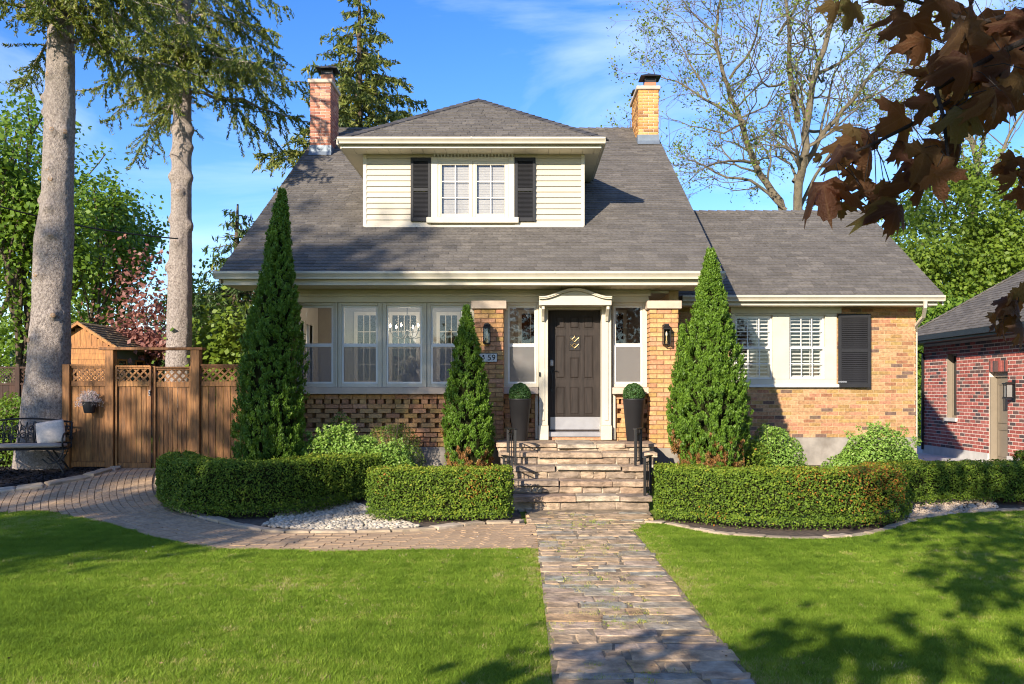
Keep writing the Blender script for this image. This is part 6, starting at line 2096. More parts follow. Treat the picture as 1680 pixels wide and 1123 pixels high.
arborvitae((X(437, 13.9), 13.9), (X(463, 13.9), Z(306, 13.9)), .52, 'tallest arborvitae, dark green, at the left corner of the porch', nspray=2600, seed=1, zb=.30)
arborvitae((X(769, 14.25), 14.25), (X(765, 14.25), Z(500, 14.25)), .385, 'smallest arborvitae with browned foot, in front of the middle pier', brown=1.0, nspray=1250, seed=2, zb=.45)
arborvitae((X(1166, 13.9), 13.9), (X(1166, 13.9), Z(407, 13.9)), .57, 'broad arborvitae with a second lower tip, right of the lantern pier', brown=.75, nspray=2600, seed=3, zb=.45,
           stems=[(-.42, .05, .66, .40, 420, .3)])

def shrub(c, r, label, mat, n, size, seed=1.0, group=None, name='shrub', aspect=.62, spread=.9, sprigs=0, core=True, twigs=0, twigmat=None):
    """lumpy low bush: c = centre on the ground, r = half sizes"""
    g = zg(c[0], c[1])
    t = thing(name, (c[0], c[1], g), label, 'shrub', group)
    u = rng.normal(size=(n, 3)); u[:, 2] = np.abs(u[:, 2]); u /= np.linalg.norm(u, axis=1)[:, None]
    S = np.array(r)
    base = u * S
    k = 1 + .16 * lump(base, 4.5, seed) + .10 * lump(base, 11, seed + 2)
    rr = k * (1 - .45 * rng.random(n) ** 2.2)
    P_ = base * rr[:, None] + np.array((c[0], c[1], g))
    P_ += lump(base, 26, seed + 4)[:, None] * u * .02
    T = np.clip(.42 + .2 * rng.normal(size=n) + .35 * (rr - .85), 0, 1)
    extra = []
    for q in range(sprigs):
        a = random.uniform(0, 6.28); e = random.uniform(0, .75)
        b0 = np.array((c[0] + math.cos(a) * r[0] * e, c[1] + math.sin(a) * r[1] * e, g + r[2] * math.sqrt(max(.05, 1 - e * e))))
        hh = random.uniform(.06, .16)
        m_ = 36
        f = rng.random(m_)
        extra.append(b0 + np.stack([rng.normal(size=m_) * .022 + math.cos(a) * f * .04, rng.normal(size=m_) * .022 + math.sin(a) * f * .04, f * hh], 1))
    if extra:
        ex = np.concatenate(extra)
        P_ = np.concatenate([P_, ex]); u = np.concatenate([u, np.tile((0, -.3, .9), (len(ex), 1))]); T = np.concatenate([T, np.clip(.65 + .2 * rng.normal(size=len(ex)), 0, 1)])
    fast('foliage', leaf_quads(P_, u, size, aspect, spread, .3), quads(len(P_)), T, mat, t)
    m = MB()
    if core:
        nn = 14
        prof_ = [(math.cos(i / 8 * math.pi / 2) * .66, math.sin(i / 8 * math.pi / 2) * .68) for i in range(9)]
        vs = [(c[0] + p * r[0] * math.cos(2 * math.pi * q / nn), c[1] + p * r[1] * math.sin(2 * math.pi * q / nn), g + z * r[2]) for p, z in prof_ for q in range(nn)]
        m.add(vs, [(i * nn + q, i * nn + (q + 1) % nn, (i + 1) * nn + (q + 1) % nn, (i + 1) * nn + q) for i in range(8) for q in range(nn)])
        m.obj('inner_twigs', HEDGECORE, t)
    if twigs:
        m = MB()
        for q in range(twigs):
            a = random.uniform(0, 6.28); e = random.uniform(.2, .95)
            p1 = Vector((c[0] + math.cos(a) * r[0] * e, c[1] + math.sin(a) * r[1] * e, g + r[2] * random.uniform(.5, 1.0)))
            p0 = Vector((c[0] + math.cos(a) * r[0] * .25, c[1] + math.sin(a) * r[1] * .25, g))
            mid = p0.lerp(p1, .5) + Vector((random.uniform(-.04, .04), random.uniform(-.04, .04), .02))
            m.tube([p0, mid, p1], [.008, .005, .003], 4)
        m.obj('stems', twigmat or GREYBARK, t)
    return t
def SP(px, d): return (X(px, d), d)
shrub(SP(560, 14.1), (.92, .45, .86), 'wide pale green leafy shrub behind the curved left hedge', L_LIGHT, 15000, .021, 1, sprigs=26)
shrub(SP(640, 13.9), (.56, .42, .68), 'lower pale green leafy shrub sloping down behind the short left hedge', L_LIGHT, 9000, .020, 2, sprigs=12)
shrub(SP(560, 14.75), (.36, .26, .95), 'loose upright shrub against the brick under the second porch window', L_FINE, 5200, .017, 3, core=False, twigs=46, aspect=.4)
shrub(SP(645, 14.75), (.48, .28, .97), 'wider loose upright shrub against the brick under the third porch window', L_FINE, 7200, .017, 4, core=False, twigs=70, aspect=.4)
shrub(SP(1440, 14.3), (.82, .48, .84), 'pale green leafy shrub in front of the right end of the wing', L_LIGHT, 15000, .021, 5, sprigs=20)
shrub(SP(1268, 14.5), (.50, .42, .86), 'mid green leafy shrub with bare twigs between the broad arborvitae and the wing window', L_LIGHT, 8000, .021, 6, twigs=50)
shrub(SP(1222, 14.2), (.4, .35, .78), 'dark shaded shrub tucked behind the foot of the broad arborvitae', L_BOX, 5000, .018, 7)
shrub((-9.15, 16.6), (.7, .6, 1.35), 'bright green bush at the far left edge behind the bench', L_SPRING, 6000, .03, 8)
shrub(SP(395, 13.4), (.35, .25, .42), 'low dry brownish plant at the foot of the tallest arborvitae', L_CEDARBR, 1500, .014, 9, core=False, twigs=40)

# ================================================================== GRASS (nobody could count it)
def grass():
    nb = 26
    V, Fq, T = [], [], []
    for k in range(nb):
        a = random.uniform(0, 6.28); r_ = .035 * math.sqrt(random.random())
        x, y = r_ * math.cos(a), r_ * math.sin(a)
        h = random.uniform(.012, .032); le = random.uniform(.2, .9) * h; w_ = random.uniform(.0012, .0024)
        b = random.uniform(0, 6.28); dx, dy = math.cos(b), math.sin(b)
        i = len(V)
        V += [(x - dy * w_, y + dx * w_, -.003), (x + dy * w_, y - dx * w_, -.003), (x + dx * le * .35 + dy * w_ * .8, y + dy * le * .35 - dx * w_ * .8, h * .62), (x + dx * le * .35 - dy * w_ * .8, y + dy * le * .35 + dx * w_ * .8, h * .62), (x + dx * le, y + dy * le, h)]
        Fq += [(i, i + 1, i + 2, i + 3), (i + 3, i + 2, i + 4)]
    me = bpy.data.meshes.new('grass_tuft'); me.from_pydata(V, [], Fq); me.materials.append(GRASSBLADE)
    tuft = bpy.data.objects.new('grass_tuft', me)           # source for the instances; not linked to the scene
    n = 760000
    y = 4.3 + (13.6 - 4.3) * rng.random(n) ** 1.25
    x = (rng.random(n) - .5) * 2 * (y * .66 + 2.2)
    k = (pip(lawn_left, x, y) | pip(lawn_right, x, y))
    x, y = x[k], y[k]
    # patches: thinner and yellower here and there; ragged edges; growth in the joints of the walk
    q3 = np.stack([x, y, x * 0], 1)
    m = lump(q3, 1.3, 2.0) + .7 * lump(q3, 3.7, 4.0) + .4 * lump(q3, 9.0, 1.0)
    keep = rng.random(len(x)) < np.clip(.85 + .35 * m, .22, 1)
    x, y, m = x[keep], y[keep], m[keep]
    edge = np.maximum(np.exp(-np.abs(x - WX0) / .09), np.exp(-np.abs(x - WX1) / .24)) * (y < 11.6)
    jn = 2600
    jx = rng.uniform(WX0 - .02, WX1 + .04, jn); jy = rng.uniform(4.6, 12.4, jn)
    kj = lump(np.stack([jx, jy, jx * 0], 1), 3.1, 6.0) > .12
    jx, jy = jx[kj], jy[kj]
    jn = len(jx)
    nl_ = len(x)
    x = np.concatenate([x + rng.normal(size=nl_) * .018, jx]); y = np.concatenate([y + rng.normal(size=nl_) * .018, jy]); m = np.concatenate([m, np.full(jn, -.8)]); edge = np.concatenate([edge, np.full(jn, .9)])
    z = np.array([zg(a, b) for a, b in zip(x, y)]) + .006
    z[nl_:] += .016
    P_ = np.stack([x, y, z], 1)
    gm = bpy.data.meshes.new('grass')
    gm.vertices.add(len(P_)); gm.vertices.foreach_set('co', P_.astype(np.float32).ravel())
    for nm, arr in (('rz', rng.uniform(0, 6.28, len(P_))), ('sc', np.clip(rng.normal(1.0, .24, len(P_)) + .16 * m - .25 * edge, .35, 1.8)), ('tn', np.clip(.44 + .17 * rng.normal(size=len(P_)) - .24 * m + .38 * edge + .16 * lump(P_ * np.array((1, 1, 0)), 13.0, 7.0) + .12 * lump(P_ * np.array((1, 1, 0)), 31.0, 3.0) + .3 * (rng.random(len(P_)) < .04), 0, 1))):
        at = gm.attributes.new(nm, 'FLOAT', 'POINT'); at.data.foreach_set('value', arr.astype(np.float32))
    o = link('grass', gm)
    tag(o, 'short mown green lawn grass on both sides of the flagstone walk', 'grass', kind='stuff')
    ng = bpy.data.node_groups.new('grass_scatter', 'GeometryNodeTree')
    ng.interface.new_socket('Geometry', in_out='INPUT', socket_type='NodeSocketGeometry')
    ng.interface.new_socket('Geometry', in_out='OUTPUT', socket_type='NodeSocketGeometry')
    gi = ng.nodes.new('NodeGroupInput'); go = ng.nodes.new('NodeGroupOutput')
    oi = ng.nodes.new('GeometryNodeObjectInfo'); oi.inputs['Object'].default_value = tuft
    ip = ng.nodes.new('GeometryNodeInstanceOnPoints')
    def at(nm):
        q = ng.nodes.new('GeometryNodeInputNamedAttribute'); q.data_type = 'FLOAT'; q.inputs['Name'].default_value = nm
        return [s for s in q.outputs if s.enabled and s.name == 'Attribute'][0]
    cb = ng.nodes.new('ShaderNodeCombineXYZ'); ng.links.new(at('rz'), cb.inputs[2])
    mp_ = ng.nodes.new('GeometryNodeMeshToPoints')
    ng.links.new(gi.outputs[0], mp_.inputs[0])
    ng.links.new(mp_.outputs[0], ip.inputs['Points'])
    ng.links.new(oi.outputs['Geometry'], ip.inputs['Instance'])
    ng.links.new(cb.outputs[0], ip.inputs['Rotation'])
    ng.links.new(at('sc'), ip.inputs['Scale'])
    st = ng.nodes.new('GeometryNodeStoreNamedAttribute'); st.data_type = 'FLOAT'; st.domain = 'INSTANCE'; st.inputs['Name'].default_value = 'tint'
    ng.links.new(ip.outputs[0], st.inputs[0])
    ng.links.new(at('tn'), [s for s in st.inputs if s.enabled and s.name == 'Value'][0])
    ng.links.new(st.outputs[0], go.inputs[0])
    md = o.modifiers.new('scatter', 'NODES'); md.node_group = ng
    # fallen bits: small dry leaves and petals lying in the grass and on the walk
    nlt = 420
    lx = rng.uniform(-5.5, 6, nlt); ly = rng.uniform(4.6, 12.2, nlt)
    lp = np.stack([lx, ly, np.array([zg(p, q) for p, q in zip(lx, ly)]) + np.where((lx > WX0) & (lx < WX1), .043, .034)], 1)
    tag(fast('leaf_litter', leaf_quads(lp, np.tile((0, 0, 1.0), (nlt, 1)), .013, .6, .35), quads(nlt), rng.random(nlt), LITTER), 'small dry leaves and petals scattered over the lawn and walk', 'leaf litter', kind='stuff')
    # blades read the value stored on their instance
    nt_ = GRASSBLADE.node_tree
    for q in nt_.nodes:
        if q.bl_idname == 'ShaderNodeAttribute': q.attribute_type = 'INSTANCER'
grass()

# ================================================================== TREES
def tube_arrays():
    return dict(V=[], F=[], n=0)
def add_tube(B, pts, rad, k):
    pts = np.asarray(pts, float); m = len(pts)
    d = np.gradient(pts, axis=0); d /= np.linalg.norm(d, axis=1)[:, None] + 1e-9
    ref = np.array((0, 0, 1.0)) if abs(d[0][2]) < .9 else np.array((1.0, 0, 0))
    a = np.cross(d, ref); a /= np.linalg.norm(a, axis=1)[:, None] + 1e-9
    b = np.cross(d, a)
    an = np.arange(k) * 2 * math.pi / k
    ring = pts[:, None, :] + (a[:, None, :] * np.cos(an)[None, :, None] + b[:, None, :] * np.sin(an)[None, :, None]) * np.asarray(rad)[:, None, None]
    base = B['n']
    B['V'].append(ring.reshape(-1, 3)); B['n'] += m * k
    i = np.arange(m - 1)[:, None] * k; j = np.arange(k)[None, :]; j2 = (j + 1) % k
    B['F'].append(np.stack([base + i + j, base + i + j2, base + i + k + j2, base + i + k + j], -1).reshape(-1, 4))
def build_tubes(B, name, mat, parent):
    return fast(name, np.concatenate(B['V']), np.concatenate(B['F']), None, mat, parent, smooth=True)

def gnarled_trunk(pts, rad, mat, parent, knots, seed, k=56, segs=340):
    """trunk with swellings and branch scars"""
    pts = np.asarray(pts, float)
    line = smooth_line([tuple(p) for p in pts], 1.0) if False else None
    t = np.linspace(0, 1, segs)
    tt = np.linspace(0, 1, len(pts))
    C = np.stack([np.interp(t, tt, pts[:, q]) for q in range(3)], 1)
    Rr = np.interp(t, tt, rad)
    V = []
    an = np.arange(k) * 2 * math.pi / k
    for i in range(segs):
        z = C[i, 2]
        q = np.stack([np.cos(an), np.sin(an), np.full(k, z * .9)], 1)
        r_ = Rr[i] * (1 + .035 * lump(q, 2.0, seed) + .025 * lump(q, 6.0, seed + 2) + .022 * lump(q, 17.0, seed + 4) + .016 * lump(q, 34.0, seed + 7))
        for (kz, ka, kr, kh) in knots:
            da = (an - ka + math.pi) % (2 * math.pi) - math.pi
            r_ = r_ + kh * np.exp(-((z - kz) / kr) ** 2 - (da * Rr[i] / kr) ** 2)
        V.append(np.stack([C[i, 0] + np.cos(an) * r_, C[i, 1] + np.sin(an) * r_, np.full(k, z)], 1))
    V = np.concatenate(V)
    Fq = [(i * k + j, i * k + (j + 1) % k, (i + 1) * k + (j + 1) % k, (i + 1) * k + j) for i in range(segs - 1) for j in range(k)]
    for (kz, ka, kr, kh) in knots:
        c = np.array([np.interp(kz, C[:, 2], C[:, 0]), np.interp(kz, C[:, 2], C[:, 1]), kz]); r0_ = np.interp(kz, C[:, 2], Rr)
        o = np.array((math.cos(ka), math.sin(ka), 0.0))
        m_ = MB(); m_.tube([tuple(c + o * (r0_ + kh * .3)), tuple(c + o * (r0_ + kh * .82)), tuple(c + o * (r0_ + kh * .88))], [.050, .040, .022], 9)
        m_.obj('branch_scar', SCARWOOD, parent)
    return fast('trunk', V, Fq, None, mat, parent, smooth=True)

def spruce(base, trunk_pts, trunk_r, label, z_lo, z_hi, r_at, nbr, mat, bark, leaf=(.075, .020), droop=.35, knots=(), seed=1, dens=1.0, name='spruce_tree', extra=(), dead=0, group=None, hang=.35, bare=.25, nd_=5.0):
    rs = random.Random(seed)
    t = thing(name, base, label, 'tree', group)
    gnarled_trunk(trunk_pts, trunk_r, bark, t, knots, seed) if knots else gnarled_trunk(trunk_pts, trunk_r, bark, t, [], seed, 12, 40)
    tp = np.asarray(trunk_pts, float)
    B = tube_arrays(); P_, A_, T_ = [], [], []
    def axis_at(z): return np.array((np.interp(z, tp[:, 2], tp[:, 0]), np.interp(z, tp[:, 2], tp[:, 1]), z))
    jobs = []
    for q in range(nbr):
        f = (q + rs.random()) / nbr
        z = z_lo + (z_hi - z_lo) * f ** 1.05
        a = q * 2.399 + rs.uniform(-.3, .3)
        L = r_at(z) * rs.uniform(.72, 1.12)
        jobs.append((axis_at(z), np.array((math.cos(a), math.sin(a), 0.0)), L, droop * rs.uniform(.7, 1.3), None))
    for (p0, p1) in extra:
        p0 = np.array(p0); p1 = np.array(p1); v = p1 - p0
        jobs.append((p0, v, 0, 0, p1))
    for (c, d, L, dr, end) in jobs:
        m = 9
        s = np.linspace(0, 1, m)
        if end is None:
            if L < .15: continue
            pts = c + d * (s * L)[:, None]
            pts[:, 2] += -dr * L * (s ** 1.6) + .16 * L * s ** 4 * (1 if hang < .6 else .2)
        else:
            pts = c + d * s[:, None]; L = np.linalg.norm(d)
            pts[:, 2] += .12 * L * np.sin(s * math.pi)
            hd = d.copy(); hd[2] = 0; d = hd / (np.linalg.norm(hd) + 1e-9)
        pts[1:-1] += np.array([[rs.uniform(-.03, .03) * L for _ in range(3)] for _ in range(m - 2)])
        add_tube(B, pts, np.linspace(.012 + .011 * L, .004, m), 5)
        side = np.array((-d[1], d[0], 0)); 
        ns = max(5, int(L * 8.5 * dens))
        for k in range(ns):
            f = bare + (1 - bare) * (k + rs.random()) / ns
            p = np.array([np.interp(f, s, pts[:, e]) for e in range(3)])
            sg = 1 if k % 2 else -1
            l2 = L * (.28 * (1 - f) + .09) * rs.uniform(.35, 1.3)
            dv = side * sg * rs.uniform(.1, 1.0) + d * rs.uniform(-.15, .8) + np.array((0, 0, rs.uniform(-hang - .55, .12)))
            dv /= np.linalg.norm(dv)
            q2 = p + dv * l2 + np.array((0, 0, -hang * .5 * l2))
            if l2 > .25: add_tube(B, [p, (p + q2) / 2 + np.array((0, 0, .02 * l2)), q2], [.006, .004, .002], 3)
            nl = max(5, int(l2 / leaf[0] * nd_))
            ff = (np.arange(nl) + rng.random(nl)) / nl
            PP = p + (q2 - p) * ff[:, None] + rng.normal(size=(nl, 3)) * leaf[0] * .35
            AA = dv * .8 + rng.normal(size=(nl, 3)) * .65 + np.array((0, 0, -hang * .5))
            P_.append(PP); A_.append(AA); T_.append(np.clip(.2 + .55 * ff + .16 * rng.normal(size=nl), 0, 1))
    for q in range(dead):
        z = rs.uniform(z_lo - 2.5, z_lo); a = rs.uniform(0, 6.28); c = axis_at(z); L = rs.uniform(.4, 1.1)
        add_tube(B, [c, c + np.array((math.cos(a) * L * .5, math.sin(a) * L * .5, -.05)), c + np.array((math.cos(a) * L, math.sin(a) * L, -.3 * L))], [.015, .009, .003], 4)
    build_tubes(B, 'branches', bark, t)
    P_ = np.concatenate(P_); A_ = np.concatenate(A_); T_ = np.concatenate(T_)
    n = len(P_)
    A_ /= np.linalg.norm(A_, axis=1)[:, None] + 1e-9
    b = np.cross(A_, rng.normal(size=(n, 3))); b /= np.linalg.norm(b, axis=1)[:, None] + 1e-9
    s_ = rng.uniform(.7, 1.35, n)
    V = np.empty((n, 4, 3)); V[:, 0] = P_ - A_ * (leaf[0] * s_)[:, None]; V[:, 1] = P_ - b * (leaf[1] * s_)[:, None]; V[:, 2] = P_ + A_ * (leaf[0] * s_)[:, None]; V[:, 3] = P_ + b * (leaf[1] * s_)[:, None]
    fast('crown', V.reshape(-1, 3), quads(n), T_, mat, t)
    return n

# the two tall spruces by the fence
d1 = 15.95
kn1 = [(Z(py, d1), ka, .08, .07) for py, ka in ((65, -1.4), (130, -1.9), (220, -1.5), (222, -.8), (283, -1.7), (300, -1.5), (345, -1.6), (390, -1.3), (455, -1.9), (165, -2.6), (110, -.6), (520, -1.0), (560, -2.1), (185, -3.1), (330, -3.0))]
tr1 = [(X(74, d1), d1, .15), (X(80, d1), d1, Z(600, d1)), (X(84, d1), d1, Z(500, d1)), (X(88, d1), d1, Z(395, d1)), (X(94, d1), d1, Z(330, d1)), (X(98, d1), d1, Z(200, d1)), (X(99, d1), d1, Z(100, d1)), (X(100, d1), d1, Z(0, d1)), (X(104, d1), d1, 13), (X(104, d1), d1, 20)]
rs_ = random.Random(91)
def limbs(n, x0, x1, y0, y1, trunk, dd, zr_):
    o = []
    for k in range(n):
        px, py = rs_.uniform(x0, x1), rs_.uniform(y0, y1); d_ = dd + rs_.uniform(-1.6, .8)
        o.append(((X(trunk, dd), dd, rs_.uniform(*zr_)), (X(px, d_), d_, Z(py, d_))))
    return o
n1 = spruce((tr1[0][0], d1, .3), tr1, [.52, .35, .303, .315, .255, .245, .223, .20, .14, .04], 'large pale-barked spruce with thick scarred trunk in front of the fence', 7.7, 19.5, lambda z: .5 + 2.0 * (20 - z) / 12, 70, L_SPRUCE, SPRUCEBARK, leaf=(.042, .011), nd_=5.2, knots=kn1, seed=11, dens=1.7, dead=2, hang=.55,
       extra=[((X(100, d1), d1, 8.3), (X(250, 15.4), 15.4, Z(60, 15.4))), ((X(100, d1), d1, 8.1), (X(215, 15.2), 15.2, Z(95, 15.2))), ((X(100, d1), d1, 8.4), (X(180, 15.3), 15.3, Z(120, 15.3))), ((X(100, d1), d1, 8.3), (X(10, 15.5), 15.5, Z(40, 15.5))), ((X(100, d1), d1, 8.6), (X(60, 14.9), 14.9, Z(10, 14.9))), ((X(100, d1), d1, 8.5), (X(140, 15.0), 15.0, Z(45, 15.0)))] + limbs(12, 120, 290, -40, 80, 100, d1, (8.2, 9.6)) + limbs(7, -30, 70, -40, 40, 98, d1, (8.4, 9.6)))
d2 = 22.5
kn2 = [(Z(py, d2), ka, .12, .085) for py, ka in ((172, -2.8), (190, -1.2), (212, 3.0), (215, -.1), (243, -.2), (255, 3.0), (292, -2.6), (292, -.3), (318, -1.5), (360, 3.0), (372, -.2), (400, -1.6), (440, -2.7))]
tr2 = [(X(292, d2), d2, .2), (X(293, d2), d2, Z(590, d2)), (X(295, d2), d2, Z(480, d2)), (X(297, d2), d2, Z(350, d2)), (X(299, d2), d2, Z(180, d2)), (X(301, d2), d2, 12.0), (X(303, d2), d2, 22)]
n2 = spruce((tr2[0][0], d2, .3), tr2, [.37, .31, .285, .245, .21, .17, .04], 'slimmer tall spruce with knobbly trunk behind the gate', 9.0, 21.5, lambda z: .5 + 3.0 * (22 - z) / 12, 80, L_SPRUCE, SPRUCEBARK, leaf=(.052, .013), nd_=5.0, knots=kn2, seed=12, dens=1.5, dead=3, hang=.6,
       extra=[((X(299, d2), d2, 9.2), (X(172, 21.7), 21.7, Z(205, 21.7))), ((X(299, d2), d2, 9.4), (X(262, 21.7), 21.7, Z(222, 21.7))), ((X(299, d2), d2, 9.4), (X(398, 21.9), 21.9, Z(150, 21.9))), ((X(299, d2), d2, 9.7), (X(470, 21.7), 21.7, Z(150, 21.7))), ((X(299, d2), d2, 9.6), (X(425, 21.5), 21.5, Z(85, 21.5))),
              ((X(299, d2), d2, 9.6), (X(225, 21.3), 21.3, Z(110, 21.3))), ((X(299, d2), d2, 9.6), (X(330, 21.1), 21.1, Z(140, 21.1))), ((X(299, d2), d2, 9.5), (X(360, 21.2), 21.2, Z(105, 21.2))), ((X(299, d2), d2, 9.7), (X(270, 21.1), 21.1, Z(90, 21.1))), ((X(299, d2), d2, 9.4), (X(240, 22.1), 22.1, Z(165, 22.1)))] + limbs(15, 170, 450, 0, 120, 299, d2, (9.6, 11.8)))
# spruce behind the house
d3 = 32
n3 = spruce((X(575, d3), d3, 0), [(X(580, d3), d3, -.1), (X(588, d3), d3, 8), (X(590, d3), d3, 16.2)], [.3, .2, .03], 'full-crowned spruce standing behind the house left of the dormer', 5.6, 16, lambda z: .3 + 5.0 * (16.3 - z) / 10.5, 108, L_FARSPRUCE, BROWNBARK, leaf=(.11, .030), seed=13, dens=1.25, droop=.2, hang=.6, bare=.12, group='background spruces')
d4 = 27
n4 = spruce((X(385, d4), d4, 0), [(X(385, d4), d4, -.1), (X(385, d4), d4, 4), (X(390, d4), d4, 7.2)], [.25, .15, .03], 'dark drooping spruce behind the fence beside the left roof edge', 2.4, 7, lambda z: .3 + 2.3 * (7.4 - z) / 6, 60, L_DARKSPR, BROWNBARK, leaf=(.10, .024), seed=14, dens=1.0, droop=.1, hang=1.0, bare=.1, group='background spruces')

def grow(B, tips, p, d, L, r, depth, rs, spread=.6, up=.15, ratio=.72, kids=(2, 3), wob=.12, minr=.004):
    m = 4
    pts = [p]; q = p.copy(); dd = d.copy()
    for k in range(m):
        dd = dd + np.array((rs.uniform(-wob, wob), rs.uniform(-wob, wob), rs.uniform(-wob, wob) + up * .25)); dd /= np.linalg.norm(dd)
        q = q + dd * (L / m); pts.append(q)
    add_tube(B, pts, np.linspace(r, r * .72, m + 1), 7 if r > .05 else (5 if r > .02 else 3))
    if depth == 0:
        tips.append((pts[-1], dd)); tips.append((pts[-3], dd)); return
    n = rs.randint(*kids)
    for k in range(n):
        a = rs.uniform(0, 6.28)
        o = np.cross(dd, np.array((math.cos(a), math.sin(a), .3))); o /= np.linalg.norm(o) + 1e-9
        sp = spread * rs.uniform(.5, 1.2)
        nd = dd * math.cos(sp) + o * math.sin(sp) + np.array((0, 0, up)); nd /= np.linalg.norm(nd)
        st = pts[-1] if k < 2 else pts[rs.choice([2, 3])]
        grow(B, tips, st, nd, L * ratio * rs.uniform(.75, 1.15), max(minr, r * (.68 if k < 2 else .5)), depth - 1, rs, spread, up, ratio, kids, wob, minr)

def leafy(tips, per, rad, size, mat, parent, aspect=.7, spread=1.0, nm='crown', tb=.45):
    C = np.array([t_[0] for t_ in tips]); n = len(C) * per
    P_ = np.repeat(C, per, 0) + rng.normal(size=(n, 3)) * rad
    tn = np.clip(tb + .22 * rng.normal(size=n) + np.repeat(rng.normal(size=len(C)) * .10, per), 0, 1)
    fast(nm, leaf_quads(P_, np.tile((0, -.2, .7), (n, 1)), size, aspect, spread), quads(n), tn, mat, parent)
    return n

# big budding tree behind the wing: limbs laid out, then grown
def budding_tree():
    d = 31.0
    rs = random.Random(21)
    t = thing('budding_tree', (X(1302, d), d, 0), 'tall wide-branching tree with sparse new leaves rising behind the wing', 'tree')
    B = tube_arrays(); tips = []
    limbs = [([(1302, 640), (1300, 345), (1303, 270), (1311, 190), (1325, 130), (1346, 60), (1362, -30), (1370, -90)], .33, .05),
             ([(1303, 420), (1285, 335), (1245, 268), (1222, 200), (1197, 130), (1180, 60), (1186, -20), (1190, -70)], .22, .03),
             ([(1309, 200), (1287, 135), (1275, 60), (1268, 0), (1262, -70)], .15, .03),
             ([(1303, 300), (1345, 228), (1392, 170), (1440, 112), (1485, 62), (1520, 20)], .15, .02),
             ([(1245, 268), (1200, 272), (1150, 290), (1118, 312)], .09, .015),
             ([(1222, 200), (1162, 160), (1110, 122), (1062, 108)], .09, .012),
             ([(1290, 345), (1242, 300), (1190, 285), (1150, 262), (1108, 250)], .10, .015),
             ([(1325, 130), (1390, 95), (1440, 40), (1470, -20)], .10, .015),
             ([(1325, 215), (1372, 205), (1420, 200), (1470, 190), (1515, 205)], .08, .012),
             ([(1311, 345), (1340, 280), (1375, 235), (1440, 215), (1480, 150)], .09, .012),
             ([(1180, 60), (1140, 20), (1110, -30)], .06, .012), ([(1275, 60), (1310, 0), (1330, -60)], .07, .012), ([(1222, 200), (1190, 215), (1150, 205), (1100, 190)], .06, .01), ([(1346, 60), (1390, 10), (1420, -50)], .07, .012), ([(1392, 170), (1430, 165), (1480, 130), (1540, 120)], .06, .01), ([(1162, 160), (1120, 80), (1085, 40)], .06, .01), ([(1287, 135), (1250, 150), (1215, 110), (1205, 60)], .06, .01), ([(1345, 228), (1370, 130), (1400, 60), (1425, 0)], .07, .012), ([(1440, 112), (1500, 130), (1560, 170)], .06, .01), ([(1197, 130), (1230, 80), (1235, 20), (1230, -50)], .07, .012)]
    for pts, r0_, r1_ in limbs:
        dz = rs.uniform(-1.6, 1.6)
        q = smooth_line([(X(px, d), d + dz * min(1, k / 2), Z(py, d)) for k, (px, py) in enumerate(pts)], .4)
        q[1:] += np.array([[rs.uniform(-.04, .04) for _ in range(3)] for _ in range(len(q) - 1)])
        rr = np.linspace(r0_, r1_, len(q))
        rr = rr * .72; add_tube(B, q, rr, 8 if r0_ > .12 else 6)
        start = int(len(q) * (.28 if r0_ < .3 else .42))
        for i in range(start, len(q)):
            for rep_ in range(2 if rs.random() < .3 else 1):
                v = q[min(i + 1, len(q) - 1)] - q[i - 1]; v /= np.linalg.norm(v) + 1e-9
                o = np.array((rs.uniform(-1, 1), rs.uniform(-.7, .7), rs.uniform(-.4, .8))); o /= np.linalg.norm(o)
                nd = v * .5 + o * .9; nd /= np.linalg.norm(nd)
                grow(B, tips, q[i], nd, rs.uniform(.5, 1.15), max(.010, rr[i] * .38), 3, rs, .62, .10, .80, (2, 3), .2, .006)
    build_tubes(B, 'trunk', GREYBARK, t)
    return leafy(tips, 2, .12, .047, L_BUD, t, .7, 1.0)
n5 = budding_tree()

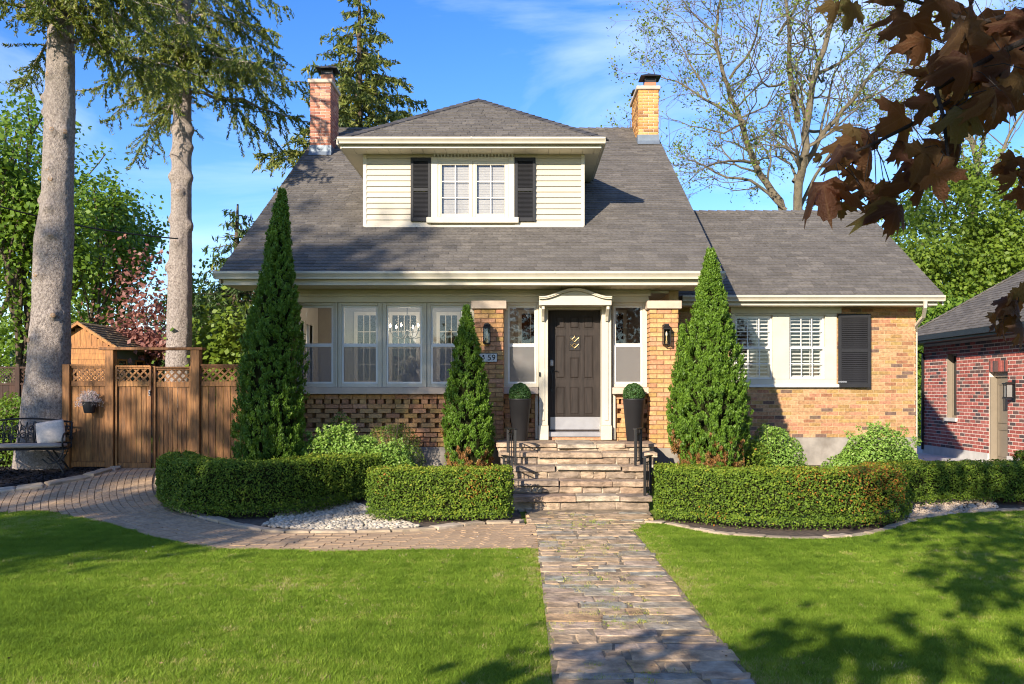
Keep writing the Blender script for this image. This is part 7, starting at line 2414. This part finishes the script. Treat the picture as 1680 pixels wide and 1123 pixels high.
def broad_tree(base, H, trunk_r, label, mat, bark, crown, nclump, per, size, seed, name='leafy_tree', group=None, stems=1, depth=4, spread=.5, trunk_h=.3, sigma=.28):
    """trunk and limbs, and a crown of leaf clumps spread unevenly through an ellipsoid; crown = (cx, cy, cz, rx, ry, rz)"""
    rs = random.Random(seed)
    t = thing(name, base, label, 'tree', group)
    B = tube_arrays(); tips = []
    for k in range(stems):
        a = rs.uniform(0, 6.28)
        d = np.array((math.cos(a) * .18 * (stems > 1), math.sin(a) * .18 * (stems > 1), 1.0)); d /= np.linalg.norm(d)
        p = np.array(base, float) + np.array((math.cos(a) * .2 * (stems > 1), math.sin(a) * .2 * (stems > 1), -.1))
        grow(B, tips, p, d, H * trunk_h, trunk_r / (stems ** .5), depth, rs, spread, .18, .78, (2, 3), .08, .01)
    build_tubes(B, 'trunk', bark, t)
    cx_, cy_, cz_, rx, ry, rz = crown
    u = rng.normal(size=(nclump, 3)); u /= np.linalg.norm(u, axis=1)[:, None]
    rad = rng.random(nclump) ** .42
    C = u * rad[:, None] * np.array((rx, ry, rz))
    C *= (1 + .22 * lump(C, 1.1, seed))[:, None]
    C += np.array((cx_, cy_, cz_))
    if tips:
        k = np.array([t_[0] for t_ in tips]); C = np.concatenate([C, k])
    n = len(C) * per
    cs_ = np.repeat(rng.uniform(.6, 1.4, len(C)), per)
    off = rng.normal(size=(n, 3)) * sigma * cs_[:, None] * np.array((1.15, 1.15, .75))
    P_ = np.repeat(C, per, 0) + off
    tn = np.clip(.45 + .18 * rng.normal(size=n) + np.repeat(rng.normal(size=len(C)) * .10, per), 0, 1)
    Nn = np.tile((0, -.25, .75), (n, 1)) + off / sigma * .5
    fast('crown', leaf_quads(P_, Nn, size, .7, .7), quads(n), tn, mat, t)
    return n
def bt(px, d, pytop, rpx, label, mat, seed, ncl=240, per=60, size=.11, cz=None, rz=None, **k):
    """broad tree centred at px, distance d, top at pytop, half width rpx (photograph pixels)"""
    x = X(px, d); top = Z(pytop, d); r_ = rpx * d / F
    cz_ = top * .55 if cz is None else cz
    rz_ = (top - cz_) if rz is None else rz
    return broad_tree((x, d, 0), top, .22, label, mat, k.pop('bark', BROWNBARK), (x, d, cz_, r_, r_, rz_), ncl, per, size, seed, **k)
LG = 'leafy trees behind the fence'
nt_l = 0
nt_l += bt(20, 27, 225, 110, 'bright green spring tree rising behind the old dark fence at the left edge', L_SPRING, 31, 150, 36, .080, group=LG, stems=3, spread=.35, sigma=.32)
nt_l += bt(150, 32, 285, 62, 'bright green spring tree between the two spruce trunks', L_SPRING, 32, 120, 40, .085, group=LG, stems=3, spread=.3, sigma=.34)
nt_l += bt(-60, 33, 60, 130, 'tall loose green tree at the upper left edge', L_SPRING, 33, 130, 32, .10, group=LG, sigma=.42)
nt_l += bt(345, 36, 430, 90, 'yellow-green tree low behind the gate and the slim spruce', L_YELLOW, 34, 110, 60, .10, group=LG)
nt_l += bt(455, 40, 500, 120, 'dark green tree behind the left corner of the house', L_MASS, 35, 110, 50, .12, group=LG)
nt_l += bt(230, 27.5, 400, 46, 'purple-leaved plum tree behind the garden shed', L_PLUM, 36, 60, 26, .075, name='plum_tree', bark=DARKBARK, depth=4, sigma=.30, trunk_h=.2, spread=.38)
nt_l += bt(362, 23.5, 488, 52, 'low bright green tree between the slim spruce and the left corner of the house', L_YELLOW, 37, 80, 50, .075, group=LG, trunk_h=.2, sigma=.26)
RG = 'leafy trees beyond the wing'
nt_l += bt(1590, 40, 265, 150, 'large yellow-green tree behind the garage roof', L_YELLOW, 41, 330, 85, .095, group=RG, sigma=.42)
nt_l += bt(1475, 38, 365, 110, 'green tree just behind the right end of the wing roof', L_YELLOW, 42, 200, 80, .09, group=RG, sigma=.4)
nt_l += bt(1740, 44, 240, 140, 'green tree at the right edge beyond the garage', L_SPRING, 43, 220, 75, .10, group=RG, sigma=.42)
nt_l += bt(1545, 33, 480, 75, 'low bright green tree in the gap between wing and garage', L_SPRING, 44, 130, 80, .075, group=RG, cz=2.2, rz=3.0)
# far tree line that closes the view
def far_wood():
    C = []
    for k in range(420):
        a = rng.uniform(-1.25, 1.25)
        dd = rng.uniform(70, 95)
        C.append((math.sin(a) * dd, math.cos(a) * dd, rng.uniform(0, 5.5 + 2.0 * math.sin(a * 9) + 1.2 * math.sin(a * 23))))
    C = np.array(C); per = 90; n = len(C) * per
    P_ = np.repeat(C, per, 0) + rng.normal(size=(n, 3)) * np.array((1.7, 1.7, 1.1))
    o = fast('woods', leaf_quads(P_, np.tile((0, -.3, .7), (n, 1)), .35, .75, .8), quads(n), np.clip(.4 + .2 * rng.normal(size=n), 0, 1), L_MASS)
    tag(o, 'far green tree line closing the view between the houses', 'woods', kind='stuff')
far_wood()
# thin bare-crowned tree at the far right
def thin_tree():
    d = 42.0; rs = random.Random(55)
    t = thing('budding_tree', (X(1600, d), d, 0), 'second thinner budding tree showing between the maroon leaves at right', 'tree')
    B = tube_arrays(); tips = []
    for pts, r0_ in (([(1590, 640), (1598, 400), (1600, 280), (1585, 180), (1600, 90), (1620, 10)], .28), ([(1600, 330), (1640, 260), (1665, 210), (1700, 150)], .12), ([(1598, 360), (1560, 260), (1535, 200), (1520, 130)], .12), ([(1600, 280), (1630, 180), (1650, 120), (1655, 40)], .10)):
        q = smooth_line([(X(a, d), d + rs.uniform(-.3, .3), Z(b, d)) for a, b in pts], .6)
        rr = np.linspace(r0_, .03, len(q)); add_tube(B, q, rr, 6)
        for i in range(int(len(q) * .4), len(q)):
            v = q[i] - q[i - 1]; v /= np.linalg.norm(v)
            o = np.array((rs.uniform(-1, 1), rs.uniform(-.6, .6), rs.uniform(-.3, .8))); nd = v * .5 + o; nd /= np.linalg.norm(nd)
            grow(B, tips, q[i], nd, rs.uniform(.8, 1.5), max(.014, rr[i] * .4), 3, rs, .6, .1, .74, (2, 2), .2, .008)
    build_tubes(B, 'trunk', GREYBARK, t)
    return leafy(tips, 3, .16, .07, L_BUD, t)
n6 = thin_tree()

# ================================================================== THE MAROON MAPLE OVER THE LAWN
MAPLE = M_leaf('maroon_maple_leaf', [(0, (0.050, 0.018, 0.014)), (1, (0.105, 0.045, 0.028))], rough=.38, transl=.38, trc=(.50, .14, .02), spec=.5)
def maple_leaf_mat():
    """maroon blade, greener in the middle of some leaves, with paler veins; every leaf picks its own tone"""
    m, t, b = newmat('maple_leaf')
    oi = t.nodes.new('ShaderNodeObjectInfo')
    rp = ramp(t, [(0, (0.040, 0.017, 0.012)), (.3, (0.070, 0.028, 0.015)), (.5, (0.045, 0.026, 0.016)), (.66, (0.120, 0.050, 0.018)), (.78, (0.080, 0.070, 0.024)), (.9, (0.10, 0.11, 0.030)), (1, (0.15, 0.06, 0.03))])
    t.links.new(oi.outputs['Random'], rp.inputs[0])
    a = N(t, 'ShaderNodeAttribute', attribute_name='vein')
    f, _ = noise(t, 30, 4)
    col = mixc(t, rp.outputs[0], (0.035, 0.014, 0.012), mixf(t, f, .35))
    col = mixc(t, col, (0.20, 0.13, 0.07), mixf(t, a.outputs['Fac'], .3))
    _, rb = noise(t, 14, 5); bump(t, b, rb, .5, .05)
    t.links.new(col, b.inputs['Base Color']); b.inputs['Roughness'].default_value = .6; b.inputs['Specular IOR Level'].default_value = .3
    tr = t.nodes.new('ShaderNodeBsdfTranslucent'); t.links.new(mixc(t, col, (.55, .20, .03), .6), tr.inputs[0])
    ms = N(t, 'ShaderNodeMixShader'); ms.inputs[0].default_value = .45
    t.links.new(b.outputs[0], ms.inputs[1]); t.links.new(tr.outputs[0], ms.inputs[2])
    t.links.new(ms.outputs[0], t.nodes['Material Output'].inputs[0])
    return m
MLEAF = maple_leaf_mat()
HALF = [(.02, 0), (.12, -.07), (.27, -.19), (.32, -.09), (.49, -.08), (.44, .05), (.54, .15), (.80, .24), (.70, .33), (.78, .50), (.60, .46), (.47, .53), (.33, .40), (.24, .49), (.30, .68), (.20, .72), (.17, .86), (.06, .88), (0, 1.1)]
def leaf_mesh(curl, droop, seed):
    rs = random.Random(seed)
    o = [(x, y) for x, y in HALF] + [(-x, y) for x, y in HALF[-2::-1]]
    o = [(x + rs.uniform(-.02, .02), y + rs.uniform(-.02, .02)) for x, y in o]
    c = (0, .12)
    tips_ = {4: 1, 7: 1, 18: 1}
    rings = [1.0, .72, .45, .2]
    n = len(o)
    V = []
    vein = []
    def zz(x, y): return -curl * (x * x * 1.1 + .25 * abs(x)) - droop * (max(0, y - .1)) ** 2 + .05 * math.sin(x * 9 + seed) * abs(x)
    tipi = {4, 7, 18, n - 5, n - 8}
    for r_ in rings:
        for i, (x, y) in enumerate(o):
            X_, Y_ = c[0] + (x - c[0]) * r_, c[1] + (y - c[1]) * r_
            V.append((X_, Y_, zz(X_, Y_))); vein.append(1.0 if (i in tipi or i == 0 and False) else 0.0)
    V.append((c[0], c[1], zz(*c))); vein.append(1.0)
    Fq = []
    for k in range(len(rings) - 1):
        for i in range(n):
            j = (i + 1) % n
            Fq.append((k * n + i, k * n + j, (k + 1) * n + j, (k + 1) * n + i))
    b = (len(rings) - 1) * n
    for i in range(n): Fq.append((b + i, b + (i + 1) % n, len(V) - 1))
    me = bpy.data.meshes.new('leaf'); me.from_pydata(V, [], Fq)
    at = me.attributes.new('vein', 'FLOAT', 'POINT'); at.data.foreach_set('value', np.array(vein, dtype=np.float32))
    me.polygons.foreach_set('use_smooth', [True] * len(me.polygons)); me.materials.append(MLEAF); me.update()
    return me
LMESH = [leaf_mesh(.25, .45, 1), leaf_mesh(.6, .3, 2), leaf_mesh(-.3, .7, 3), leaf_mesh(1.0, .6, 4), leaf_mesh(1.5, .4, 5), leaf_mesh(.8, .9, 6), leaf_mesh(.4, -.3, 7)]
def maple():
    bx, by = 4.3, 2.4
    t = thing('maple_tree', (bx, by, 0), 'maroon-leaved maple reaching over the lawn from the upper right', 'tree')
    rs = random.Random(77)
    B = tube_arrays()
    add_tube(B, [(bx, by, -.1), (bx - .03, by, 1.0), (bx + .05, by + .05, 2.2), (bx + .1, by, 3.6), (bx + .15, by, 5.5), (bx + .2, by, 7.5)], [.21, .18, .17, .14, .09, .03], 12)
    lead = [[(bx + .05, by + .05, 2.3), (3.3, 2.5, 2.95), (2.3, 2.55, 3.05), (1.75, 2.6, 2.85), (X(1560, 2.6), 2.6, Z(165, 2.6)), (X(1495, 2.6), 2.6, Z(205, 2.6)), (X(1425, 2.6), 2.6, Z(240, 2.6)), (X(1370, 2.6), 2.6, Z(262, 2.6))],
            [(1.75, 2.6, 2.85), (X(1545, 2.5), 2.5, Z(140, 2.5)), (X(1552, 2.45), 2.45, Z(200, 2.45)), (X(1556, 2.45), 2.45, Z(262, 2.45))],
            [(2.3, 2.55, 3.05), (X(1640, 2.7), 2.7, Z(30, 2.7)), (X(1560, 2.8), 2.8, Z(20, 2.8)), (X(1480, 2.8), 2.8, Z(-5, 2.8)), (X(1390, 2.8), 2.8, Z(-30, 2.8))],
            [(3.3, 2.5, 2.95), (2.4, 3.2, 2.55), (X(1690, 3.4), 3.4, Z(270, 3.4)), (X(1655, 3.4), 3.4, Z(285, 3.4))],
            [(3.3, 2.5, 2.95), (2.7, 4.0, 2.5), (X(1685, 4.2), 4.2, Z(480, 4.2)), (X(1650, 4.2), 4.2, Z(520, 4.2))]]
    twig = []
    for q in lead:
        q = smooth_line(q, .12); twig.append(q); add_tube(B, q, np.linspace(.035 if len(q) > 20 else .014, .004, len(q)), 6)
    crown_tips = []
    for k in range(9):
        a = k * .7; z = 2.6 + k * .5
        grow(B, crown_tips, np.array((bx + .1, by, z)), np.array((math.cos(a), math.sin(a), .35)), 1.3, .05, 3, rs, .5, .08, .75, (2, 3), .12, .006)
    build_tubes(B, 'trunk', DARKBARK, t)
    # the rest of the crown, outside the picture
    C = []
    while len(C) < 430:
        u = np.array([rs.gauss(0, 1) for _ in range(3)]); u /= np.linalg.norm(u)
        p = np.array((bx - 1.6, by - 1.7, 5.0)) + u * rs.random() ** .4 * np.array((4.0, 3.4, 2.2))
        if p[2] < 3.1: continue
        # stay clear of the frame
        if p[1] > .5:
            px = CX + p[0] * F / p[1]; py = CY - (p[2] - EYE) * F / p[1]
            if -60 < px < 1745 and -60 < py < 1180: continue
        C.append(p)
    for k in range(12):  # extra unseen leaf clumps added along the sun's path to shade the hanging leaves
        q_ = np.array((rs.uniform(.7, 1.45), 2.6, rs.uniform(2.2, 2.95))); tt_ = rs.uniform(2.6, 5.5)
        p = q_ + np.array((-.53, -1.0, .44)) * tt_
        if p[2] > 3.2: C.append(p)
    C += [q_[0] for q_ in crown_tips if q_[0][1] < .3 or CX + q_[0][0] * F / q_[0][1] > 1760 or CY - (q_[0][2] - EYE) * F / q_[0][1] < -70]
    C = np.array(C); per = 22; n = len(C) * per
    P_ = np.repeat(C, per, 0) + rng.normal(size=(n, 3)) * .2
    ok = np.ones(n, bool)
    f = P_[:, 1] > .3
    px = CX + P_[:, 0] * F / np.where(f, P_[:, 1], 1); py = CY - (P_[:, 2] - EYE) * F / np.where(f, P_[:, 1], 1)
    ok &= ~(f & (px > -40) & (px < 1720) & (py > -40) & (py < 1163))
    P_ = P_[ok]; n = len(P_)
    fast('crown', leaf_quads(P_, np.tile((0, 0, .8), (n, 1)), .075, .85, .7), quads(n), rng.random(n), MAPLE, t)
    # the leaves in view, one by one: (px, py, size px, tip direction in degrees, distance, facing tilt)
    L = [(1352, 8, 70, -95, 2.8), (1385, 5, 80, -100, 2.8), (1400, 22, 60, -80, 2.8), (1488, 10, 95, -110, 2.8), (1500, 40, 110, -95, 2.75), (1495, 90, 90, -100, 2.7), (1530, 20, 120, -60, 2.7), (1560, 40, 120, -80, 2.7), (1590, 20, 110, -100, 2.8), (1625, 30, 130, -90, 2.7), (1660, 40, 120, -70, 2.7), (1678, 90, 110, -100, 2.7),
         (1545, 75, 110, -120, 2.6), (1580, 80, 120, -85, 2.6), (1610, 90, 140, -95, 2.55), (1650, 120, 130, -80, 2.55), (1640, 160, 110, -95, 2.5), (1600, 130, 130, -110, 2.5), (1570, 120, 110, -70, 2.5), (1668, 160, 90, -85, 2.5), (1615, 165, 90, -60, 2.5),
         (1520, 130, 70, -125, 2.55), (1548, 135, 60, -100, 2.55), (1560, 165, 90, -75, 2.45), (1578, 200, 95, -95, 2.45), (1555, 205, 80, -115, 2.45), (1585, 235, 80, -65, 2.45), (1565, 245, 60, -100, 2.45), (1600, 180, 80, -50, 2.45),
         (1455, 195, 105, -165, 2.6), (1470, 185, 90, 160, 2.6), (1495, 180, 60, 20, 2.6), (1428, 235, 115, -70, 2.5), (1420, 215, 80, -140, 2.55), (1372, 215, 60, -150, 2.6), (1365, 245, 85, -95, 2.55), (1335, 265, 85, -130, 2.55), (1350, 300, 115, -88, 2.5), (1335, 290, 90, -105, 2.5), (1375, 330, 60, -95, 2.6), (1383, 350, 55, -80, 2.6), (1398, 275, 75, -115, 2.6), (1400, 305, 70, -100, 2.6),
         (1440, 300, 95, -90, 2.6), (1425, 315, 70, -110, 2.6), (1455, 335, 110, -70, 2.55), (1445, 350, 85, -105, 2.55), (1470, 310, 80, -60, 2.6), (1500, 265, 100, -105, 2.5), (1530, 290, 130, -70, 2.5), (1515, 300, 100, -95, 2.5), (1545, 275, 70, -20, 2.55), (1480, 250, 70, -60, 2.55), (1515, 240, 60, 10, 2.6), (1480, 280, 75, -120, 2.6), (1560, 275, 40, -80, 2.5), (1580, 275, 45, -30, 2.5), (1405, 255, 60, -60, 2.6), (1465, 230, 60, -10, 2.6),
         (1640, 275, 60, -130, 3.4), (1660, 265, 80, -60, 3.4), (1668, 300, 80, -90, 3.4), (1640, 310, 75, -110, 3.4), (1675, 280, 70, -80, 3.4), (1655, 330, 55, -100, 3.4), (1632, 290, 45, -100, 3.4), (1678, 330, 60, -80, 3.4),
         (1640, 500, 60, -150, 4.2), (1655, 495, 70, -100, 4.2), (1670, 510, 80, -80, 4.2), (1630, 530, 60, -110, 4.2), (1650, 540, 75, -85, 4.2), (1675, 545, 70, -95, 4.2), (1660, 525, 70, -120, 4.2), (1665, 480, 60, -40, 4.2), (1680, 490, 60, -90, 4.2),
         (1385, 240, 45, -140, 2.65), (1345, 240, 40, -150, 2.65), (1520, 170, 50, -150, 2.6), (1505, 140, 40, -110, 2.6), (1415, 345, 45, -95, 2.6), (1390, 318, 50, -85, 2.6)]
    for (px, py, sz, ang, d) in list(L):
        if px > 1560 and py < 200 and rs.random() < .6:
            L.append((px + rs.uniform(-38, 38), py + rs.uniform(-30, 30), sz * rs.uniform(.7, 1.1), ang + rs.uniform(-50, 50), d + rs.uniform(-.1, .15)))
    stalk = tube_arrays()
    for i, (px, py, sz, ang, d) in enumerate(L):
        if 1300 < px < 1600 and d < 2.9 and rs.random() < .22: continue
        px = px + 22 if px < 1480 else px
        s_ = sz * d / F * rs.uniform(.48, .66)
        a = R(ang)
        tipv = Vector((math.cos(a) * .8, rs.uniform(-.5, .35), math.sin(a) - .25)).normalized()
        nrm = Vector((rs.uniform(-.55, .55), -1.0, rs.uniform(.0, .9)))
        if rs.random() < .42: nrm = Vector((rs.choice([-1, 1]) * 1.0, -.5, rs.uniform(-.2, .5)))
        nrm = (nrm - tipv * nrm.dot(tipv)).normalized()
        xv = tipv.cross(nrm)
        Mx = Matrix((xv, tipv, nrm)).transposed().to_4x4()
        pos = Vector((X(px, d), d + rs.uniform(-.12, .12), Z(py, d)))
        Mx.translation = pos - tipv * s_ * .25
        o = link('leaf', LMESH[rs.randrange(7)], None, t)
        o.matrix_basis = Mx @ Matrix.Scale(s_, 4)
        e = Mx.translation
        TW = np.concatenate(twig); dist = np.linalg.norm(TW - np.array(e), axis=1); kq = int(dist.argmin())
        if dist[kq] < .34:
            ea = np.array(e); eb = TW[kq]; mid = (ea + eb) / 2 + np.array((0, 0, .012)) - np.array(tipv) * s_ * .12
            add_tube(stalk, [ea, mid, eb], [.0014, .0013, .0016], 4)
        else:
            add_tube(stalk, [e, e - tipv * s_ * .3, e - tipv * s_ * .45], [.0014, .0012, .001], 4)
    tag(build_tubes(stalk, 'leaf_stalk', DARKBARK, t), kind='stuff')
maple()

# ================================================================== STREET TREES BEHIND THE CAMERA (their shade lies on the lawn and house)
def shade_tree(x, y, h0, h1, r_, seed, label, ncl=64, per=34, size=.12):
    cz = (h0 + h1) / 2
    return broad_tree((x, y, 0), h1, .3, label, L_MASS, GREYBARK, (x, y, cz, r_, r_, (h1 - h0) / 2), ncl, per, size, seed, group='street trees', trunk_h=.32, depth=3, sigma=.34)
SHADE = [
    (-12.8, -4.2, 5.9, 8.3, 2.0, 61, 'street tree with a low crown shading the left lawn from behind the camera', 56, 30),
    (-12.9, -4.9, 9.9, 12.3, 1.9, 65, 'street tree with a high crown shading the porch windows from behind the camera'),
    (-17.2, -4.6, 7.6, 11.6, 2.2, 64, 'loose street tree dappling the gate from behind the camera', 40, 30),
    (-18.0, -9.5, 12.8, 17.0, 3.2, 62, 'tall loose street tree dappling the roof from behind the camera', 46, 34),
    (-2.3, -2.6, 1.2, 3.55, 1.9, 63, 'low rounded tree shading the near edge of the lawn', 85, 40),
]
for a in SHADE: shade_tree(*a)
